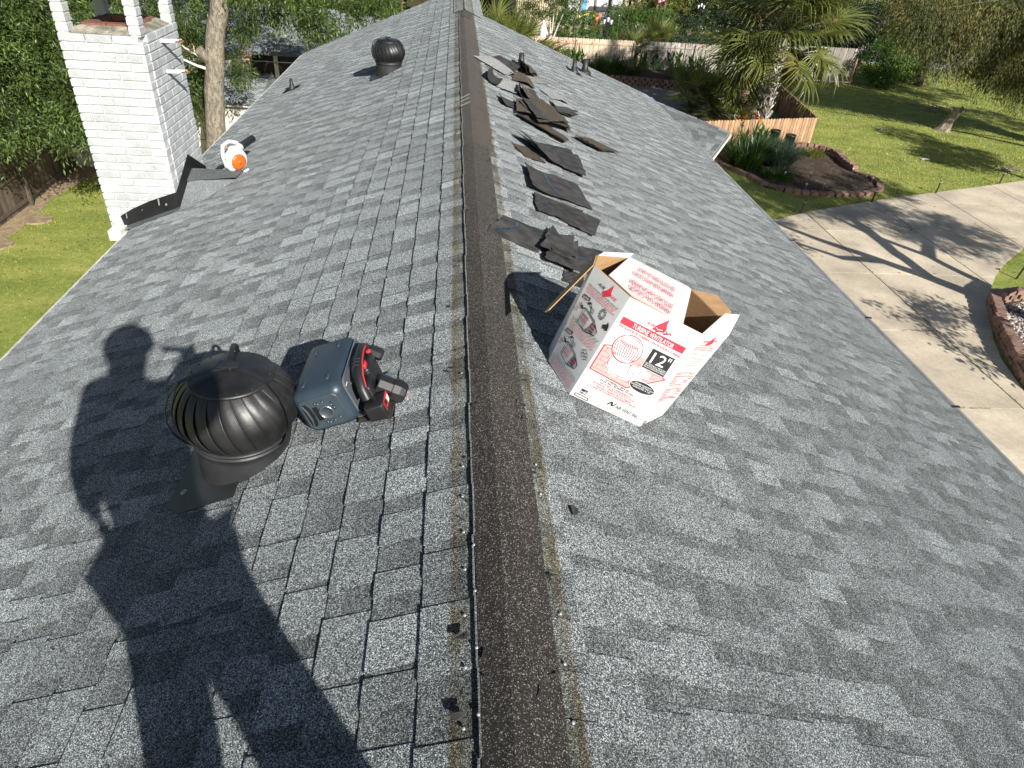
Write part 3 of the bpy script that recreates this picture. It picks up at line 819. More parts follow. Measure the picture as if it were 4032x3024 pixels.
# ------------------------------------------------------------------ party speaker lying on the left slope
def speaker():
    yaw = math.radians(-3)
    o = left(.594, 2.0, 0)
    t = thing('speaker', o, 'slate blue portable party speaker lying on the shingles between the turbine and the saw', 'speaker')
    A = SL * 1.0           # towards the eave
    Yd = V(0, 1, 0)
    Yd = (Yd * math.cos(yaw) + A * math.sin(yaw)); A = NL.cross(Yd) * -1
    if A.dot(SL) < 0: A = -A
    def P(a, y, n): return left(.594, 1.985, 0) + A * a + Yd * y + NL * n
    W2, H2, D2 = .101, .093, .176
    mb = MB(); mb.rbox(P(0, D2, H2 + .014), A * W2, NL * H2, Yd * D2, .042, 6)
    mb.build('body', M['speaker_body'], t)
    # control face (towards the camera)
    def face(a, n, off=0.0): return P(a, -off + .0, H2 + .014 + n)
    panel = MB()
    ring = []
    for q in range(4):
        for k in range(5):
            an = q * math.pi / 2 + k / 4 * math.pi / 2
            sx, sy = ((1, 1), (-1, 1), (-1, -1), (1, -1))[q]
            ring.append((sx * .052 + math.cos(an) * .022, sy * .042 + math.sin(an) * .022))
    vs = [face(a, n, .0015) for a, n in ring] + [face(a * 1.03, n * 1.03, -.001) for a, n in ring]
    nn = len(ring); panel.add(vs, [tuple(range(nn))] + [(i, nn + i, nn + (i + 1) % nn, (i + 1) % nn) for i in range(nn)])
    pp = panel.build('control_panel', M['speaker_panel'], t)
    hr = MB()
    hv = [(.066, .044), (.060, .050), (.048, .050), (.040, .034), (.036, 0), (.040, -.034), (.048, -.050), (.060, -.050), (.066, -.044)]
    hr.add([face(a, n, .0035) for a, n in hv], [tuple(range(len(hv)))]); hr.build('handle_recess', M['flash_black'], t)
    hb = MB(); hb.tube([face(.062, .048, .004), face(.054, .02, .006), face(.053, -.015, .006), face(.060, -.048, .004)], [.003, .005, .005, .003], 8); hb.build('handle', M['speaker_panel'], t)
    ds = MB(); ds.obox(face(.022, 0, .003), A * .0085, NL * .030, Yd * .0015); ds.build('display', M['flash_black'], t)
    kn = MB(); kn.lathe([(.026, 0), (.026, .004), (.023, .0055), (.0225, .004), (0, .004)], 28, face(-.012, 0, .002), -Yd); kn.build('knob', M['speaker_panel'], t)
    kr = MB(); kr.lathe([(.0265, .0045), (.0255, .0065), (.0235, .0065), (.0228, .0045)], 28, face(-.012, 0, .002), -Yd); kr.build('knob_ring', M['grey_scrap'] if False else M['steel'], t)
    def pill(a, n, la, ln):
        b = MB(); b.rbox(face(a, n, .003), A * la, NL * ln, Yd * .0028, .0026, 2); return b
    for a, n, la, ln in ((.006, .043, .012, .0052), (-.018, .045, .0055, .0055), (-.046, .018, .0055, .019), (-.002, -.044, .012, .0052), (-.026, -.043, .0055, .0055), (-.050, -.035, .005, .005)):
        pill(a, n, la, ln).build('button', M['speaker_body'], t)
        g = MB()
        for d in ((-.4, .4) if la > .01 or ln > .01 else (0,)):
            g.obox(face(a + d * la, n + d * ln, .0062), A * .0016, NL * .0016, Yd * .0003)
        g.build('icon', M['ink_grey'], t)
    # grille side (towards the ridge)
    gr = MB(); c = P(-W2 - .0005, D2 + .006, H2 + .014)
    gp = []
    for q in range(4):
        for k in range(6):
            an = q * math.pi / 2 + k / 5 * math.pi / 2
            sx, sy = ((1, 1), (-1, 1), (-1, -1), (1, -1))[q]
            gp.append((sx * (D2 - .062) + math.cos(an) * .034, sy * (H2 - .05) + math.sin(an) * .034))
    vs = [c - A * .004 + Yd * a + NL * n for a, n in gp] + [c + A * .003 + Yd * a * 1.02 + NL * n * 1.03 for a, n in gp]
    nn = len(gp); gr.add(vs, [tuple(range(nn)), tuple(range(2 * nn - 1, nn - 1, -1))] + [(i, nn + i, nn + (i + 1) % nn, (i + 1) % nn) for i in range(nn)])
    g_ = gr.build('grille', M['speaker_mesh'], t)
    st = MB(); st.obox(c - A * .0045 + Yd * .0 + NL * (H2 - .012), Yd * (D2 - .05), NL * .0018, A * .002); st.build('trim_line', M['steel'], g_)
    # four rubber feet on the upper side
    for a, y in ((.045, .06), (-.048, .07), (.045, .27), (-.048, .28)):
        b = MB(); b.rbox(P(a, y, 2 * H2 + .0155), A * .006, Yd * .016, NL * .0035, .003, 2); b.build('foot', M['speaker_panel'], t)
    for y in (.035, .305):
        pass
    sm = MB()
    for i, (a, n, l) in enumerate(((-W2 - .006, .055, .012), (-W2 - .006, .03, .008), (-.086, .070, .006))):
        sm.obox(P(a, .05 + .04 * i, H2 + .014 + n), Yd * l, NL * .002, A * .0006)
    sm.build('scuff', M['white_plastic'], t)
    return t
speaker()

# ------------------------------------------------------------------ cordless circular saw on a scrap of board
def saw():
    bd = thing('board_scrap', left(.425, 2.06, .012), 'small square of dark brown shingle board lying under the circular saw', 'board')
    def Q(s, y, n): return left(s, y, n)
    mb = MB()
    c = [(.505, 1.99), (.372, 1.955), (.358, 2.135), (.49, 2.17)]
    for z in (.012, .018):
        k = 0 if z < .015 else .004
        vs = [Q(s - k, y + k, z) for s, y in c] + [Q(s - k, y + k, z + .005) for s, y in c]
        mb.add(vs, [(3, 2, 1, 0), (4, 5, 6, 7), (0, 1, 5, 4), (1, 2, 6, 5), (2, 3, 7, 6), (3, 0, 4, 7)])
    mb.build('board', M['scrap_back'], bd)
    t = thing('circular_saw', Q(.41, 2.08, .02), 'black and red cordless circular saw standing on a dark scrap beside the speaker', 'power saw')
    Yd = V(0, 1, 0)
    # saw frame: blade plane faces SL (downhill), cutting line along y
    g = MB(); g.lathe([(0, -.012), (.074, -.012), (.082, -.006), (.082, .006), (.074, .012), (0, .012)], 30, Q(.478, 2.165, .095), SL)
    g.build('blade_guard', M['blue_guard'], t)
    b = MB(); b.lathe([(.020, -.003), (.068, -.0012), (.068, .0012), (.020, .003)], 40, Q(.496, 2.165, .082), SL); b.build('blade', M['steel'], t)
    lv = MB(); lv.obox(Q(.52, 2.055, .05), SL * .022, Yd * .003, NL * .005); lv.obox(Q(.50, 2.055, .045), SL * .006, Yd * .02, NL * .006); lv.build('guard_lever', M['white_plastic'], t)
    sh = MB(); sh.obox(Q(.445, 2.12, .028), SL * .058, Yd * .115, NL * .0018); sh.build('shoe', M['steel'], t)
    # housing
    h = MB(); h.rbox(Q(.432, 2.155, .105), SL * .022, NL * .055, Yd * .062, .014, 3); h.rbox(Q(.432, 2.06, .095), SL * .024, NL * .040, Yd * .05, .014, 3)
    h.build('housing', M['black_plastic'], t)
    m_ = MB()
    ax = (SR * 1.0 + V(0, -.12, 0) + NL * .05).normalized()
    m_.lathe([(0, 0), (.041, 0), (.043, .004), (.043, .055), (.047, .058), (.047, .085), (.040, .104), (.030, .110), (0, .110)], 10, Q(.405, 2.085, .088), ax)
    mo = m_.flat().build('motor', M['black_plastic'], t)
    rc = MB(); c0 = Q(.405, 2.085, .088) + ax * .1105; rc.obox(c0 + NL * .006, ax * .0012, V(0, .012, 0), NL * .018); rc.build('red_badge', M['red_plastic'], mo)
    for i in range(4):
        vt = MB(); vt.obox(Q(.405, 2.085, .088) + ax * .045 + V(0, -.041, 0) * 1.0 + ax * (i * .007), ax * .0016, V(0, .004, 0), NL * .014); vt.build('vent_slot', M['flash_black'], mo)
    # rear handle loop with soft grip and red inlay
    hd = MB()
    path = [Q(.432, 2.235, .165), Q(.432, 2.20, .188), Q(.432, 2.15, .196), Q(.432, 2.09, .190), Q(.432, 2.03, .168), Q(.432, 2.00, .135), Q(.430, 1.99, .10)]
    hd.tube(path, [.018, .019, .018, .017, .018, .019, .02], 10)
    ho = hd.build('handle', M['black_plastic'], t)
    for i in range(6):
        rb = MB(); c = Q(.433, 2.06 + i * .018, .188 + .004 * math.sin(i)); rb.tube([c + SL * .0175, c + SL * .012 + NL * .0135, c + NL * .0185, c - SL * .012 + NL * .0135], .0014, 5); rb.build('grip_rib', M['grey_plastic'], ho)
    ri = MB(); ri.tube([p - SL * .0165 + NL * .006 for p in path[1:6]], .0028, 6); ri.build('red_inlay', M['red_plastic'], ho)
    tg = MB(); tg.rbox(Q(.424, 2.115, .165), SL * .007, NL * .010, Yd * .018, .005, 2); tg.build('trigger', M['red_plastic'], t)
    lo = MB(); lo.rbox(Q(.410, 2.18, .178), SL * .008, NL * .006, Yd * .010, .004, 2); lo.build('lock_off_button', M['red_plastic'], t)
    au = MB()
    a2 = (SR + V(0, -.05, 0)).normalized()
    au.lathe([(0, 0), (.020, .002), (.021, .010), (.021, .03), (.025, .034), (.026, .075), (.020, .086), (0, .088)], 8, Q(.452, 2.25, .165), a2)
    au.flat().build('front_handle', M['black_plastic'], t)
    # battery
    bt = MB(); bt.rbox(Q(.408, 1.985, .065), SL * .038, NL * .026, Yd * .040, .007, 2)
    bt.rbox(Q(.408, 1.955, .060), SL * .034, NL * .030, Yd * .016, .006, 2)
    bo = bt.build('battery', M['black_plastic'], t)
    lb = MB(); lb.obox(Q(.3694, 1.99, .070), SR * .0012, Yd * .036, NL * .017); lb.build('label_border', M['red_plastic'], bo)
    lb = MB(); lb.obox(Q(.3676, 2.004, .070), SR * .001, Yd * .018, NL * .0135); lb.build('label_field', M['red_plastic'], bo)
    lb = MB(); lb.obox(Q(.3676, 1.970, .070), SR * .001, Yd * .014, NL * .0135); lb.build('label_field', M['black_plastic'], bo)
    for i, (y, n, l, w) in enumerate(((2.004, .076, .012, .0035), (2.006, .068, .010, .003), (2.002, .061, .009, .0015), (1.970, .064, .009, .003))):
        lb = MB(); lb.obox(Q(.3664, y, n), SR * .0006, Yd * l, NL * w); lb.build('label_print', M['ink_white'] if i < 3 else M['ink_red'], bo)
    rd = MB(); rd.tube([Q(.40, 2.09, .036), Q(.33, 2.085, .034)], .006, 8); rd.obox(Q(.33, 2.085, .036), SL * .012, Yd * .004, NL * .009); rd.build('bevel_knob', M['grey_plastic'], t)
saw()

# ------------------------------------------------------------------ leaf blower by the cricket
def blower():
    def Q(s, y, n): return left(s, y, n)
    c = Q(2.30, 6.66, .135)
    t = thing('leaf_blower', Q(2.30, 6.7, .01), 'white and orange leaf blower with black tube standing beside the chimney', 'leaf blower')
    ax = (SR * .80 + V(0, -.55, 0) + NL * .25).normalized()
    up = (NL - ax * NL.dot(ax)).normalized(); fw = up.cross(ax).normalized()
    if fw.y < 0: fw = -fw
    mb = MB(); mb.lathe([(0, -.05), (.085, -.05), (.108, -.035), (.116, 0), (.110, .03), (.085, .045), (0, .048)], 28, c, ax); mb.build('fan_housing', M['white_plastic'], t)
    f = MB(); f.lathe([(.075, .044), (.074, .058), (.050, .066), (0, .068)], 24, c, ax); fo = f.build('fan_cover', M['orange_plastic'], t)
    for k in range(14):
        a = 2 * math.pi * k / 14
        d = up * math.cos(a) + fw * math.sin(a); sidev = ax.cross(d)
        r = MB(); r.obox(c + ax * .0625 + d * .055, d * .012, sidev * .0035, ax * .0035); r.build('vent_slot', M['rust'], fo)
    r = MB(); r.lathe([(.018, .066), (.018, .073), (0, .074)], 14, c, ax); r.build('hub', M['orange_plastic'], fo)
    e = MB(); e.rbox(c - ax * .10 - up * .015, ax * .055, up * .06, fw * .06, .02, 3); e.build('engine', M['black_plastic'], t)
    ex = MB(); ex.rbox(c - up * .085 - ax * .03 - fw * .07, ax * .05, up * .028, fw * .06, .015, 3); ex.build('fuel_tank', M['white_plastic'], t)
    t0 = c + up * .085 + fw * .02
    t1 = Q(2.235, 7.16, .175)
    d = (t1 - t0).normalized()
    n_ = MB(); n_.tube([t0 - d * .02, t0 + d * .08, t0 + d * .15], [.05, .045, .038], 14); n_.build('outlet', M['white_plastic'], t)
    tb = MB(); L_ = (t1 - t0).length
    tb.lathe([(.034, .13), (.034, L_), (.029, L_), (.029, L_ - .06), (0, L_ - .06)], 18, t0, d); tb.build('blower_tube', M['black_plastic'], t)
    hp = [c - fw * .10 - up * .02 - ax * .01, c - fw * .105 + up * .10, c - fw * .07 + up * .185, c + fw * .0 + up * .195, c + fw * .07 + up * .15, c + fw * .09 + up * .09]
    h = MB(); h.tube(hp, [.02, .018, .017, .017, .017, .02], 10); ho = h.build('handle', M['white_plastic'], t)
    g = MB(); g.obox(c - fw * .045 + up * .168, fw * .012, up * .008, ax * .006); g.build('trigger', M['orange_plastic'], ho)
    g = MB(); g.obox(c - fw * .098 + up * .03 + ax * .021, fw * .006, up * .045, ax * .0015); g.build('green_mark', M['green_print'], ho)
    for i in range(3):
        g = MB(); g.obox(c + ax * .047 - up * (.06 + i * .008) - fw * .08, fw * .018, up * .0015, ax * .002); g.build('orange_line', M['orange_plastic'], t)
    s = MB(); s.obox(c - up * .118 + ax * .075 - fw * .005, fw * .062, up * .030, ax * .004); so = s.build('foot_plate', M['white_plastic'], t)
    tx, hh = word('STIHL', .026)
    vs, fs = tx
    mm = MB(); mm.add([c - up * .129 + ax * .0795 - fw * .045 + fw * (x * 1.15) + up * y for x, y in vs], fs); mm.build('lettering', M['ink_grey'], so)

# ------------------------------------------------------------------ lettering as flat mesh
_words = {}
def word(s, h):
    """outline of a word: ((points, faces), width) with letters h high"""
    if s not in _words:
        cu = bpy.data.curves.new('lettering', 'FONT'); cu.body = s; cu.resolution_u = 2; cu.size = 1.0
        ob = bpy.data.objects.new('lettering', cu)
        me = bpy.data.meshes.new_from_object(ob)
        pts = [(v.co.x, v.co.y) for v in me.vertices]; fs = [tuple(p.vertices) for p in me.polygons]
        bpy.data.objects.remove(ob); bpy.data.curves.remove(cu); bpy.data.meshes.remove(me)
        x0 = min(p[0] for p in pts); x1 = max(p[0] for p in pts); y1 = max(p[1] for p in pts if True)
        cap = .69
        pts = [((x - x0) / cap, y / cap) for x, y in pts]
        _words[s] = (pts, fs, (x1 - x0) / cap)
    pts, fs, w = _words[s]
    return ([(x * h, y * h) for x, y in pts], fs), w * h
blower()

# ------------------------------------------------------------------ the turbine carton
def carton():
    def Q(p, n): return right(p[0], p[1], n)
    H = .46
    bot = dict(L=(.260, 2.279), BL=(.327, 2.090), BR=(.630, 2.041), R=(.782, 2.189))
    top = dict(L=(.214, 2.260), BL=(.328, 2.103), BR=(.615, 2.046), R=(.767, 2.134))
    bot.update(R2=(.802, 2.312), R3=(.703, 2.50), L3=(.40, 2.56), L2=(.280, 2.40))
    top.update(R2=(.792, 2.271), R3=(.710, 2.459), L3=(.421, 2.506), L2=(.249, 2.376))
    order = ['L', 'BL', 'BR', 'R', 'R2', 'R3', 'L3', 'L2']
    BT = {k: Q(bot[k], .014) for k in order}; TP = {k: Q(top[k], H) for k in order}
    c = Q((.53, 2.29), .014)
    t = thing('carton', c, 'open white turbine ventilator carton with red print and brown flaps standing on the right slope', 'box')
    ctr = sum((BT[k] for k in order), V(0, 0, 0)) / 8 + NR * .2
    names = ['side_panel'] * 8
    FC = {}
    for i, k in enumerate(order):
        k2 = order[(i + 1) % 8]
        q = [BT[k], BT[k2], TP[k2], TP[k]]
        n = (q[1] - q[0]).cross(q[3] - q[0]).normalized()
        if n.dot(q[0] - ctr) < 0: n = -n
        ins = [p - n * .004 for p in q]
        # outer skin subdivided so the card bows a little
        def grid(qq, off, flip, m, name, parent):
            mb = MB(); S_ = 8
            vs = []
            for a in range(S_ + 1):
                for b in range(S_ + 1):
                    u, v = a / S_, b / S_
                    p = (qq[0] * (1 - u) + qq[1] * u) * (1 - v) + (qq[3] * (1 - u) + qq[2] * u) * v
                    bow = .0035 * math.sin(math.pi * u) * math.sin(math.pi * v)
                    vs.append(p + n * (bow + off))
            fs = [(a * (S_ + 1) + b, (a + 1) * (S_ + 1) + b, (a + 1) * (S_ + 1) + b + 1, a * (S_ + 1) + b + 1) for a in range(S_) for b in range(S_)]
            if flip: fs = [tuple(reversed(f)) for f in fs]
            mb.add(vs, fs, 1, True)
            return mb.build(name, m, parent)
        out = grid(q, 0, False, M['card_white'], 'side_panel', t)
        grid(q, -.004, True, M['card_kraft'], 'inner_face', out)
        ed = MB(); ed.add([q[3], q[2], ins[2], ins[3]], [(0, 1, 2, 3)]); ed.build('card_edge', M['card_kraft'], out)
        FC[k] = (q, n, out)
    bm = MB(); bm.add([BT[k] + NR * .004 for k in order], [tuple(range(8))]); bm.build('base_flap', M['card_kraft'], t)
    # flaps
    def flap(pts, m1, m2, name='flap', th=.004):
        pts = [V(p) for p in pts]; n = (pts[1] - pts[0]).cross(pts[2] - pts[0]).normalized()
        a = MB(); a.add([p + n * th / 2 for p in pts], [tuple(range(len(pts)))]); o = a.build(name, m1, t)
        b = MB(); b.add([p - n * th / 2 for p in pts], [tuple(reversed(range(len(pts))))]); b.build('inner_face', m2, o)
        e = MB(); k = len(pts)
        e.add([p + n * th / 2 for p in pts] + [p - n * th / 2 for p in pts], [(i, (i + 1) % k, k + (i + 1) % k, k + i) for i in range(k)]); e.build('card_edge', M['card_kraft'], o)
        return o, n
    # big rear flap folded forward over the mouth, printed side up
    fa = [TP['BL'] + V(.006, .012, -.002), Q((.480, 2.083), H - .004), Q((.692, 2.462), H + .004), TP['L3'] + NR * .004]
    fo, fn = flap(fa + [Q((.268, 2.228), H - .003)], M['card_white'], M['card_kraft'])
    fb = [Q((.480, 2.083), H - .004), Q((.554, 2.078), H - .022), TP['R3'] + NR * -.002, Q((.692, 2.462), H + .004)]
    flap(fb, M['card_white'], M['card_kraft'])
    # right front flap standing up and out, white side to the camera
    flap([TP['BR'], TP['R'], Q((.812, 2.226), .52), Q((.720, 2.169), .52)], M['card_white'], M['card_kraft'])
    # rear right flap leaning out, brown side up
    flap([TP['R3'], TP['R2'], Q((.823, 2.300), .495), Q((.800, 2.418), .495)], M['card_kraft'], M['card_white'])
    # left flap hanging down outside
    flap([TP['L'] + V(-.004, 0, 0), TP['L2'] + V(-.004, 0, 0), Q((.165, 2.33), .21), Q((.138, 2.26), .215), Q((.142, 2.245), .235)], M['card_kraft'], M['card_white'])
    # short upright flap at the rear left
    flap([TP['L2'], TP['L3'], Q((.44, 2.535), .475), Q((.275, 2.40), .475)], M['card_white'], M['card_kraft'])
    # staples on the left seam
    for k in range(3):
        s = MB(); p = BT['L'].lerp(TP['L'], .25 + .17 * k); s.obox(p + V(-.002, -.004, 0), V(.001, -.003, 0), V(0, 0, .004), V(.002, .001, 0)); s.build('staple', M['steel'], t)

    # ---- print
    def mapper(q, n, bow=True):
        def f(u, v, e=.0012):
            p = (q[0] * (1 - u) + q[1] * u) * (1 - v) + (q[3] * (1 - u) + q[2] * u) * v
            b = .0035 * math.sin(math.pi * u) * math.sin(math.pi * v) if bow else 0
            return p + n * (b + e)
        return f
    def poly(f, pts, m, par, e=.0012, name='print'):
        mb = MB(); mb.add([f(u, v, e) for u, v in pts], [tuple(range(len(pts)))]); return mb.build(name, m, par)
    def rect(f, u0, v0, u1, v1, m, par, e=.0012):
        # split so it follows the bowed card
        mb = MB(); nseg = max(1, int(abs(u1 - u0) * 10))
        for i in range(nseg):
            a, b = u0 + (u1 - u0) * i / nseg, u0 + (u1 - u0) * (i + 1) / nseg
            mb.add([f(a, v0, e), f(b, v0, e), f(b, v1, e), f(a, v1, e)], [(0, 1, 2, 3)])
        return mb.build('print', m, par)
    def line(f, pts, w, m, par, e=.0014, asp=1.5, closed=False, mb=None):
        own = mb is None; mb = mb or MB()
        if closed: pts = pts + [pts[0]]
        for (u0, v0), (u1, v1) in zip(pts, pts[1:]):
            du, dv = (u1 - u0), (v1 - v0) * asp
            l = math.hypot(du, dv) or 1; px, py = -dv / l * w / 2, du / l * w / 2 / asp
            mb.add([f(u0 + px, v0 + py, e), f(u1 + px, v1 + py, e), f(u1 - px, v1 - py, e), f(u0 - px, v0 - py, e)], [(0, 3, 2, 1)])
        if own: return mb.build('print', m, par)
    def text(f, s, p0, p1, hgt, m, par, e=.0014, slant=0.0):
        """letters between the two baseline points, hgt tall (in v)"""
        (pts, fs), w = word(s, 1.0)
        du, dv = (p1[0] - p0[0]), (p1[1] - p0[1])
        sg = 1 if hgt > 0 else -1
        vs = [f(p0[0] + du * x / w + slant * y, p0[1] + dv * x / w + hgt * y, e) for x, y in pts]
        mb = MB(); mb.add(vs, fs); return mb.build('lettering', m, par)
    # front panel
    q, n, par = FC['BL']; f = mapper(q, n)
    R_, K_, G_, W_, P_ = M['ink_red'], M['ink_black'], M['ink_grey'], M['ink_white'], M['ink_pink']
    rect(f, .058, .775, .935, .836, R_, par)
    text(f, 'TURBINE VENTILATOR', (.215, .786), (.785, .779), .040, W_, par, .0022)
    text(f, 'VENTILADOR DE TURBINA | VENTILATEUR A TURBINE', (.056, .748), (.935, .732), .020, R_, par)
    # hawk emblem: swept wing, body, hooked head
    poly(f, [(.455, .885), (.50, .925), (.565, .982), (.575, .93), (.60, .895), (.585, .865), (.545, .855), (.515, .845), (.495, .835), (.488, .85), (.462, .848), (.435, .858), (.452, .868)], R_, par)
    poly(f, [(.575, .862), (.615, .868), (.668, .882), (.64, .860), (.60, .846)], R_, par)
    text(f, 'AIR', (.325, .868), (.445, .868), .026, R_, par, .0016, .02)
    text(f, 'HAWK', (.45, .866), (.69, .866), .026, R_, par, .0024, .02)
    line(f, [(.47, .880), (.50, .868), (.56, .880)], .006, W_, par, .0028)
    # pink roof field with its red border and course lines
    roof = [(.046, .545), (.046, .305), (.565, .290), (.930, .500), (.60, .60)]
    poly(f, roof, P_, par, .0012)
    line(f, [(.14, .578), (.044, .548), (.044, .303), (.568, .286), (.934, .502), (.88, .518)], .014, R_, par, .0018)
    for i in range(6):
        v = .34 + i * .042
        u1 = min(.93, .60 + i * .075)
        line(f, [(.05, v - .012), (u1, v - .002)], .0035, R_, par, .0017)
        for j in range(5):
            u = .09 + j * .15 + (i % 2) * .07
            if u < u1: line(f, [(u, v - .012), (u + .012, v + .030)], .0035, R_, par, .0017)
    # drawn turbine
    def ell(cu, cv, ru, rv, a0=0, a1=360, n_=28, tilt=0):
        o = []
        for k in range(n_ + 1):
            a = math.radians(a0 + (a1 - a0) * k / n_)
            x, y = ru * math.cos(a), rv * math.sin(a)
            ct, st_ = math.cos(tilt), math.sin(tilt)
            o.append((cu + x * ct - y * st_ * 1.0, cv + x * st_ * .66 + y * ct))
        return o
    poly(f, ell(.315, .605, .185, .125)[:-1], W_, par, .0021)
    poly(f, [(.165, .50), (.46, .51), (.47, .40), (.50, .385), (.46, .355), (.28, .345), (.19, .40), (.20, .43)], W_, par, .0021)
    line(f, ell(.315, .605, .185, .125), .010, R_, par, .0026)
    line(f, ell(.315, .605, .165, .108), .004, R_, par, .0026)
    line(f, ell(.30, .675, .105, .035), .005, R_, par, .0028)
    line(f, ell(.30, .675, .125, .048), .005, R_, par, .0028)
    for k in range(11):
        x = -.15 + k * .03
        line(f, [(.30 + x * .7, .655), (.305 + x * 1.05, .61), (.315 + x * 1.0, .56), (.32 + x * .8, .515)], .010, R_, par, .0028)
    line(f, ell(.32, .515, .125, .040, 180, 360), .008, R_, par, .0028)
    line(f, ell(.32, .500, .135, .045, 180, 360), .005, R_, par, .0028)
    line(f, [(.185, .505), (.195, .42), (.21, .40), (.29, .35), (.455, .358), (.475, .40), (.455, .50)], .007, R_, par, .0028)
    line(f, ell(.32, .44, .13, .05, 190, 350), .005, R_, par, .0028)
    # 12 inch block
    poly(f, [(.573, .520), (.903, .514), (.903, .716), (.573, .716)], W_, par, .0030)
    poly(f, [(.581, .524), (.895, .518), (.895, .711), (.581, .711)], K_, par, .0034)
    text(f, '12', (.630, .588), (.815, .592), .100, W_, par, .0040)
    text(f, '"', (.828, .600), (.868, .601), .092, W_, par, .0040)
    for i, s in enumerate(('EXTERNALLY BRACED', 'APOYADO EXTERNAMENTE', 'PRIS EN CHARGE EN EXTERNE')):
        text(f, s, (.597, .568 - i * .016), (.880, .566 - i * .016), .0115, W_, par, .0040)
    # oval
    poly(f, ell(.740, .350, .180, .054), W_, par, .0030)
    poly(f, ell(.740, .350, .170, .050), K_, par, .0034)
    for i, s in enumerate(('LIFETIME WARRANTY', 'GARANTIA DE POR VIDA', 'GARANTIE A VIE')):
        m_ = (.66, .60, .655)[i]
        text(f, s, (.74 - (.82 - m_) * .75, .366 - i * .018), (.74 + (.82 - m_) * .75, .366 - i * .018), .0125, W_, par, .0040)
    for s, a, b, v, h_, m_ in (('EXTERNALLY BRACED', .300, .630, .264, .017, K_), ('DUAL BALL BEARING SYSTEM', .238, .700, .243, .017, K_),
                           ('APOYADO EXTERNAMENTE', .250, .690, .218, .0165, R_), ('SISTEMA DE COJINETES DE BOLAS DUAL', .165, .765, .197, .0165, R_),
                           ('PRIS EN CHARGE EN EXTERNE', .230, .730, .173, .0165, R_), ('SYSTEME DE DOUBLE ROULEMENT A BILLES', .140, .815, .152, .0165, R_)):
        text(f, s, (a, v), (b, v - .006), h_, m_, par)
    # av monogram and maker's name
    line(f, [(.480, .068), (.520, .110), (.535, .068)], .016, K_, par, .0016); line(f, [(.528, .110), (.548, .070), (.585, .112)], .010, K_, par, .0016)
    text(f, 'AIR VENT INC.', (.592, .066), (.930, .060), .034, K_, par)
    for i, s in enumerate(('HURRICANE TESTED UP TO 147 MPH', 'A PRUEBA DE HURACANES HASTA 147 MPH', 'TESTE POUR DES OURAGANS AVEC DES VENTS DE 237 KM/H')):
        text(f, s, (.50 - i * .09, .042 - i * .014), (.93, .038 - i * .014), .010, G_, par)
    # rdi mark and the long ring
    rect(f, .098, .056, .184, .104, K_, par, .0014)
    text(f, 'rdi', (.106, .062), (.176, .062), .030, W_, par, .0022)
    ring = [(.066 + .012 * math.cos(a), .030 + .012 * math.sin(a)) for a in [math.pi / 2 + k * math.pi / 8 for k in range(9)]] + [(.226 + .012 * math.cos(a), .026 + .012 * math.sin(a)) for a in [-math.pi / 2 + k * math.pi / 8 for k in range(9)]]
    line(f, ring, .011, K_, par, .0016, closed=True)
    # left panel
    q, n, par = FC['L']; f = mapper(q, n)
    poly(f, [(.44, .882), (.52, .915), (.60, .985), (.625, .92), (.66, .90), (.60, .875), (.545, .858), (.49, .846), (.50, .862), (.45, .868)], R_, par)
    text(f, 'AIR', (.26, .895), (.45, .893), .030, K_, par, .0016, .04)
    text(f, 'HAWK', (.50, .882), (.80, .888), .030, R_, par, .0022, .04)
    for i, (s, m_) in enumerate((('WORKS CONTINUOUSLY WITHOUT POWER 24 HOURS A DAY!', K_), ('FUNCIONA CONTINUAMENTE SIN NECESIDAD DE', R_), ('ELECTRICIDAD DURANTE 24 HORAS AL DIA!', R_), ('FONCTIONNE 24 HEURES PAR JOUR SANS ELECTRICITE!', R_))):
        text(f, s, (.08 + .03 * (i % 2), .838 - i * .020), (.93 - .03 * (i % 3), .850 - i * .020), .015, m_, par)
    for v0, s in ((.712, 'Summer'), (.365, 'Winter')):
        poly(f, [(.075, v0 + .002), (.225, v0 + .020), (.285, v0 + .045 - .025), (.285, v0 + .052), (.08, v0 + .036)], K_, par, .0014)
        text(f, s, (.095, v0 + .008), (.265, v0 + .026), .020, W_, par, .0022)
    for v0, k in ((.52, 1), (.17, 0)):
        mb = MB(); D = lambda pts: line(f, [(u, v + v0) for u, v in pts], .009, K_, par, .0016, mb=mb)
        D([(.17, .11), (.29, .150), (.62, .125), (.80, .065), (.62, .112), (.29, .140), (.17, .11)])
        D([(.24, .12), (.25, .0), (.53, -.012), (.78, .025), (.80, .072)]); D([(.53, -.012), (.62, .120)]); D([(.27, .01), (.30, .13)])
        D([(.44, .145), (.44, .17), (.50, .17), (.50, .145)])
        mb.build('print', K_, par)
        poly(f, [(.56, v0 + .0), (.77, v0 + .028), (.79, v0 + .066), (.63, v0 + .112)], M['ink_grey'], par, .0013)
        poly(f, ell(.47, .175 + v0, .045, .020), G_, par, .0020)
        line(f, [(.30, .20 + v0), (.36, .215 + v0), (.38, .19 + v0), (.43, .185 + v0)], .018, K_, par, .0018)
        poly(f, [(.26, .195 + v0), (.33, .222 + v0), (.33, .185 + v0)], K_, par, .0018)
        line(f, [(.12, .155 + v0), (.13, .135 + v0), (.18, .130 + v0)], .020, K_, par, .0018)
        poly(f, [(.17, .150 + v0), (.17, .112 + v0), (.225, .133 + v0)], K_, par, .0018)
        for i in range(5):
            line(f, [(.29, .105 - i * .018 + v0), (.49, .10 - i * .018 + v0)], .012, R_ if i % 2 else G_, par, .0018)
            line(f, [(.60, .092 - i * .016 + v0), (.72, .085 - i * .014 + v0)], .012, R_ if i % 2 else K_, par, .0020)
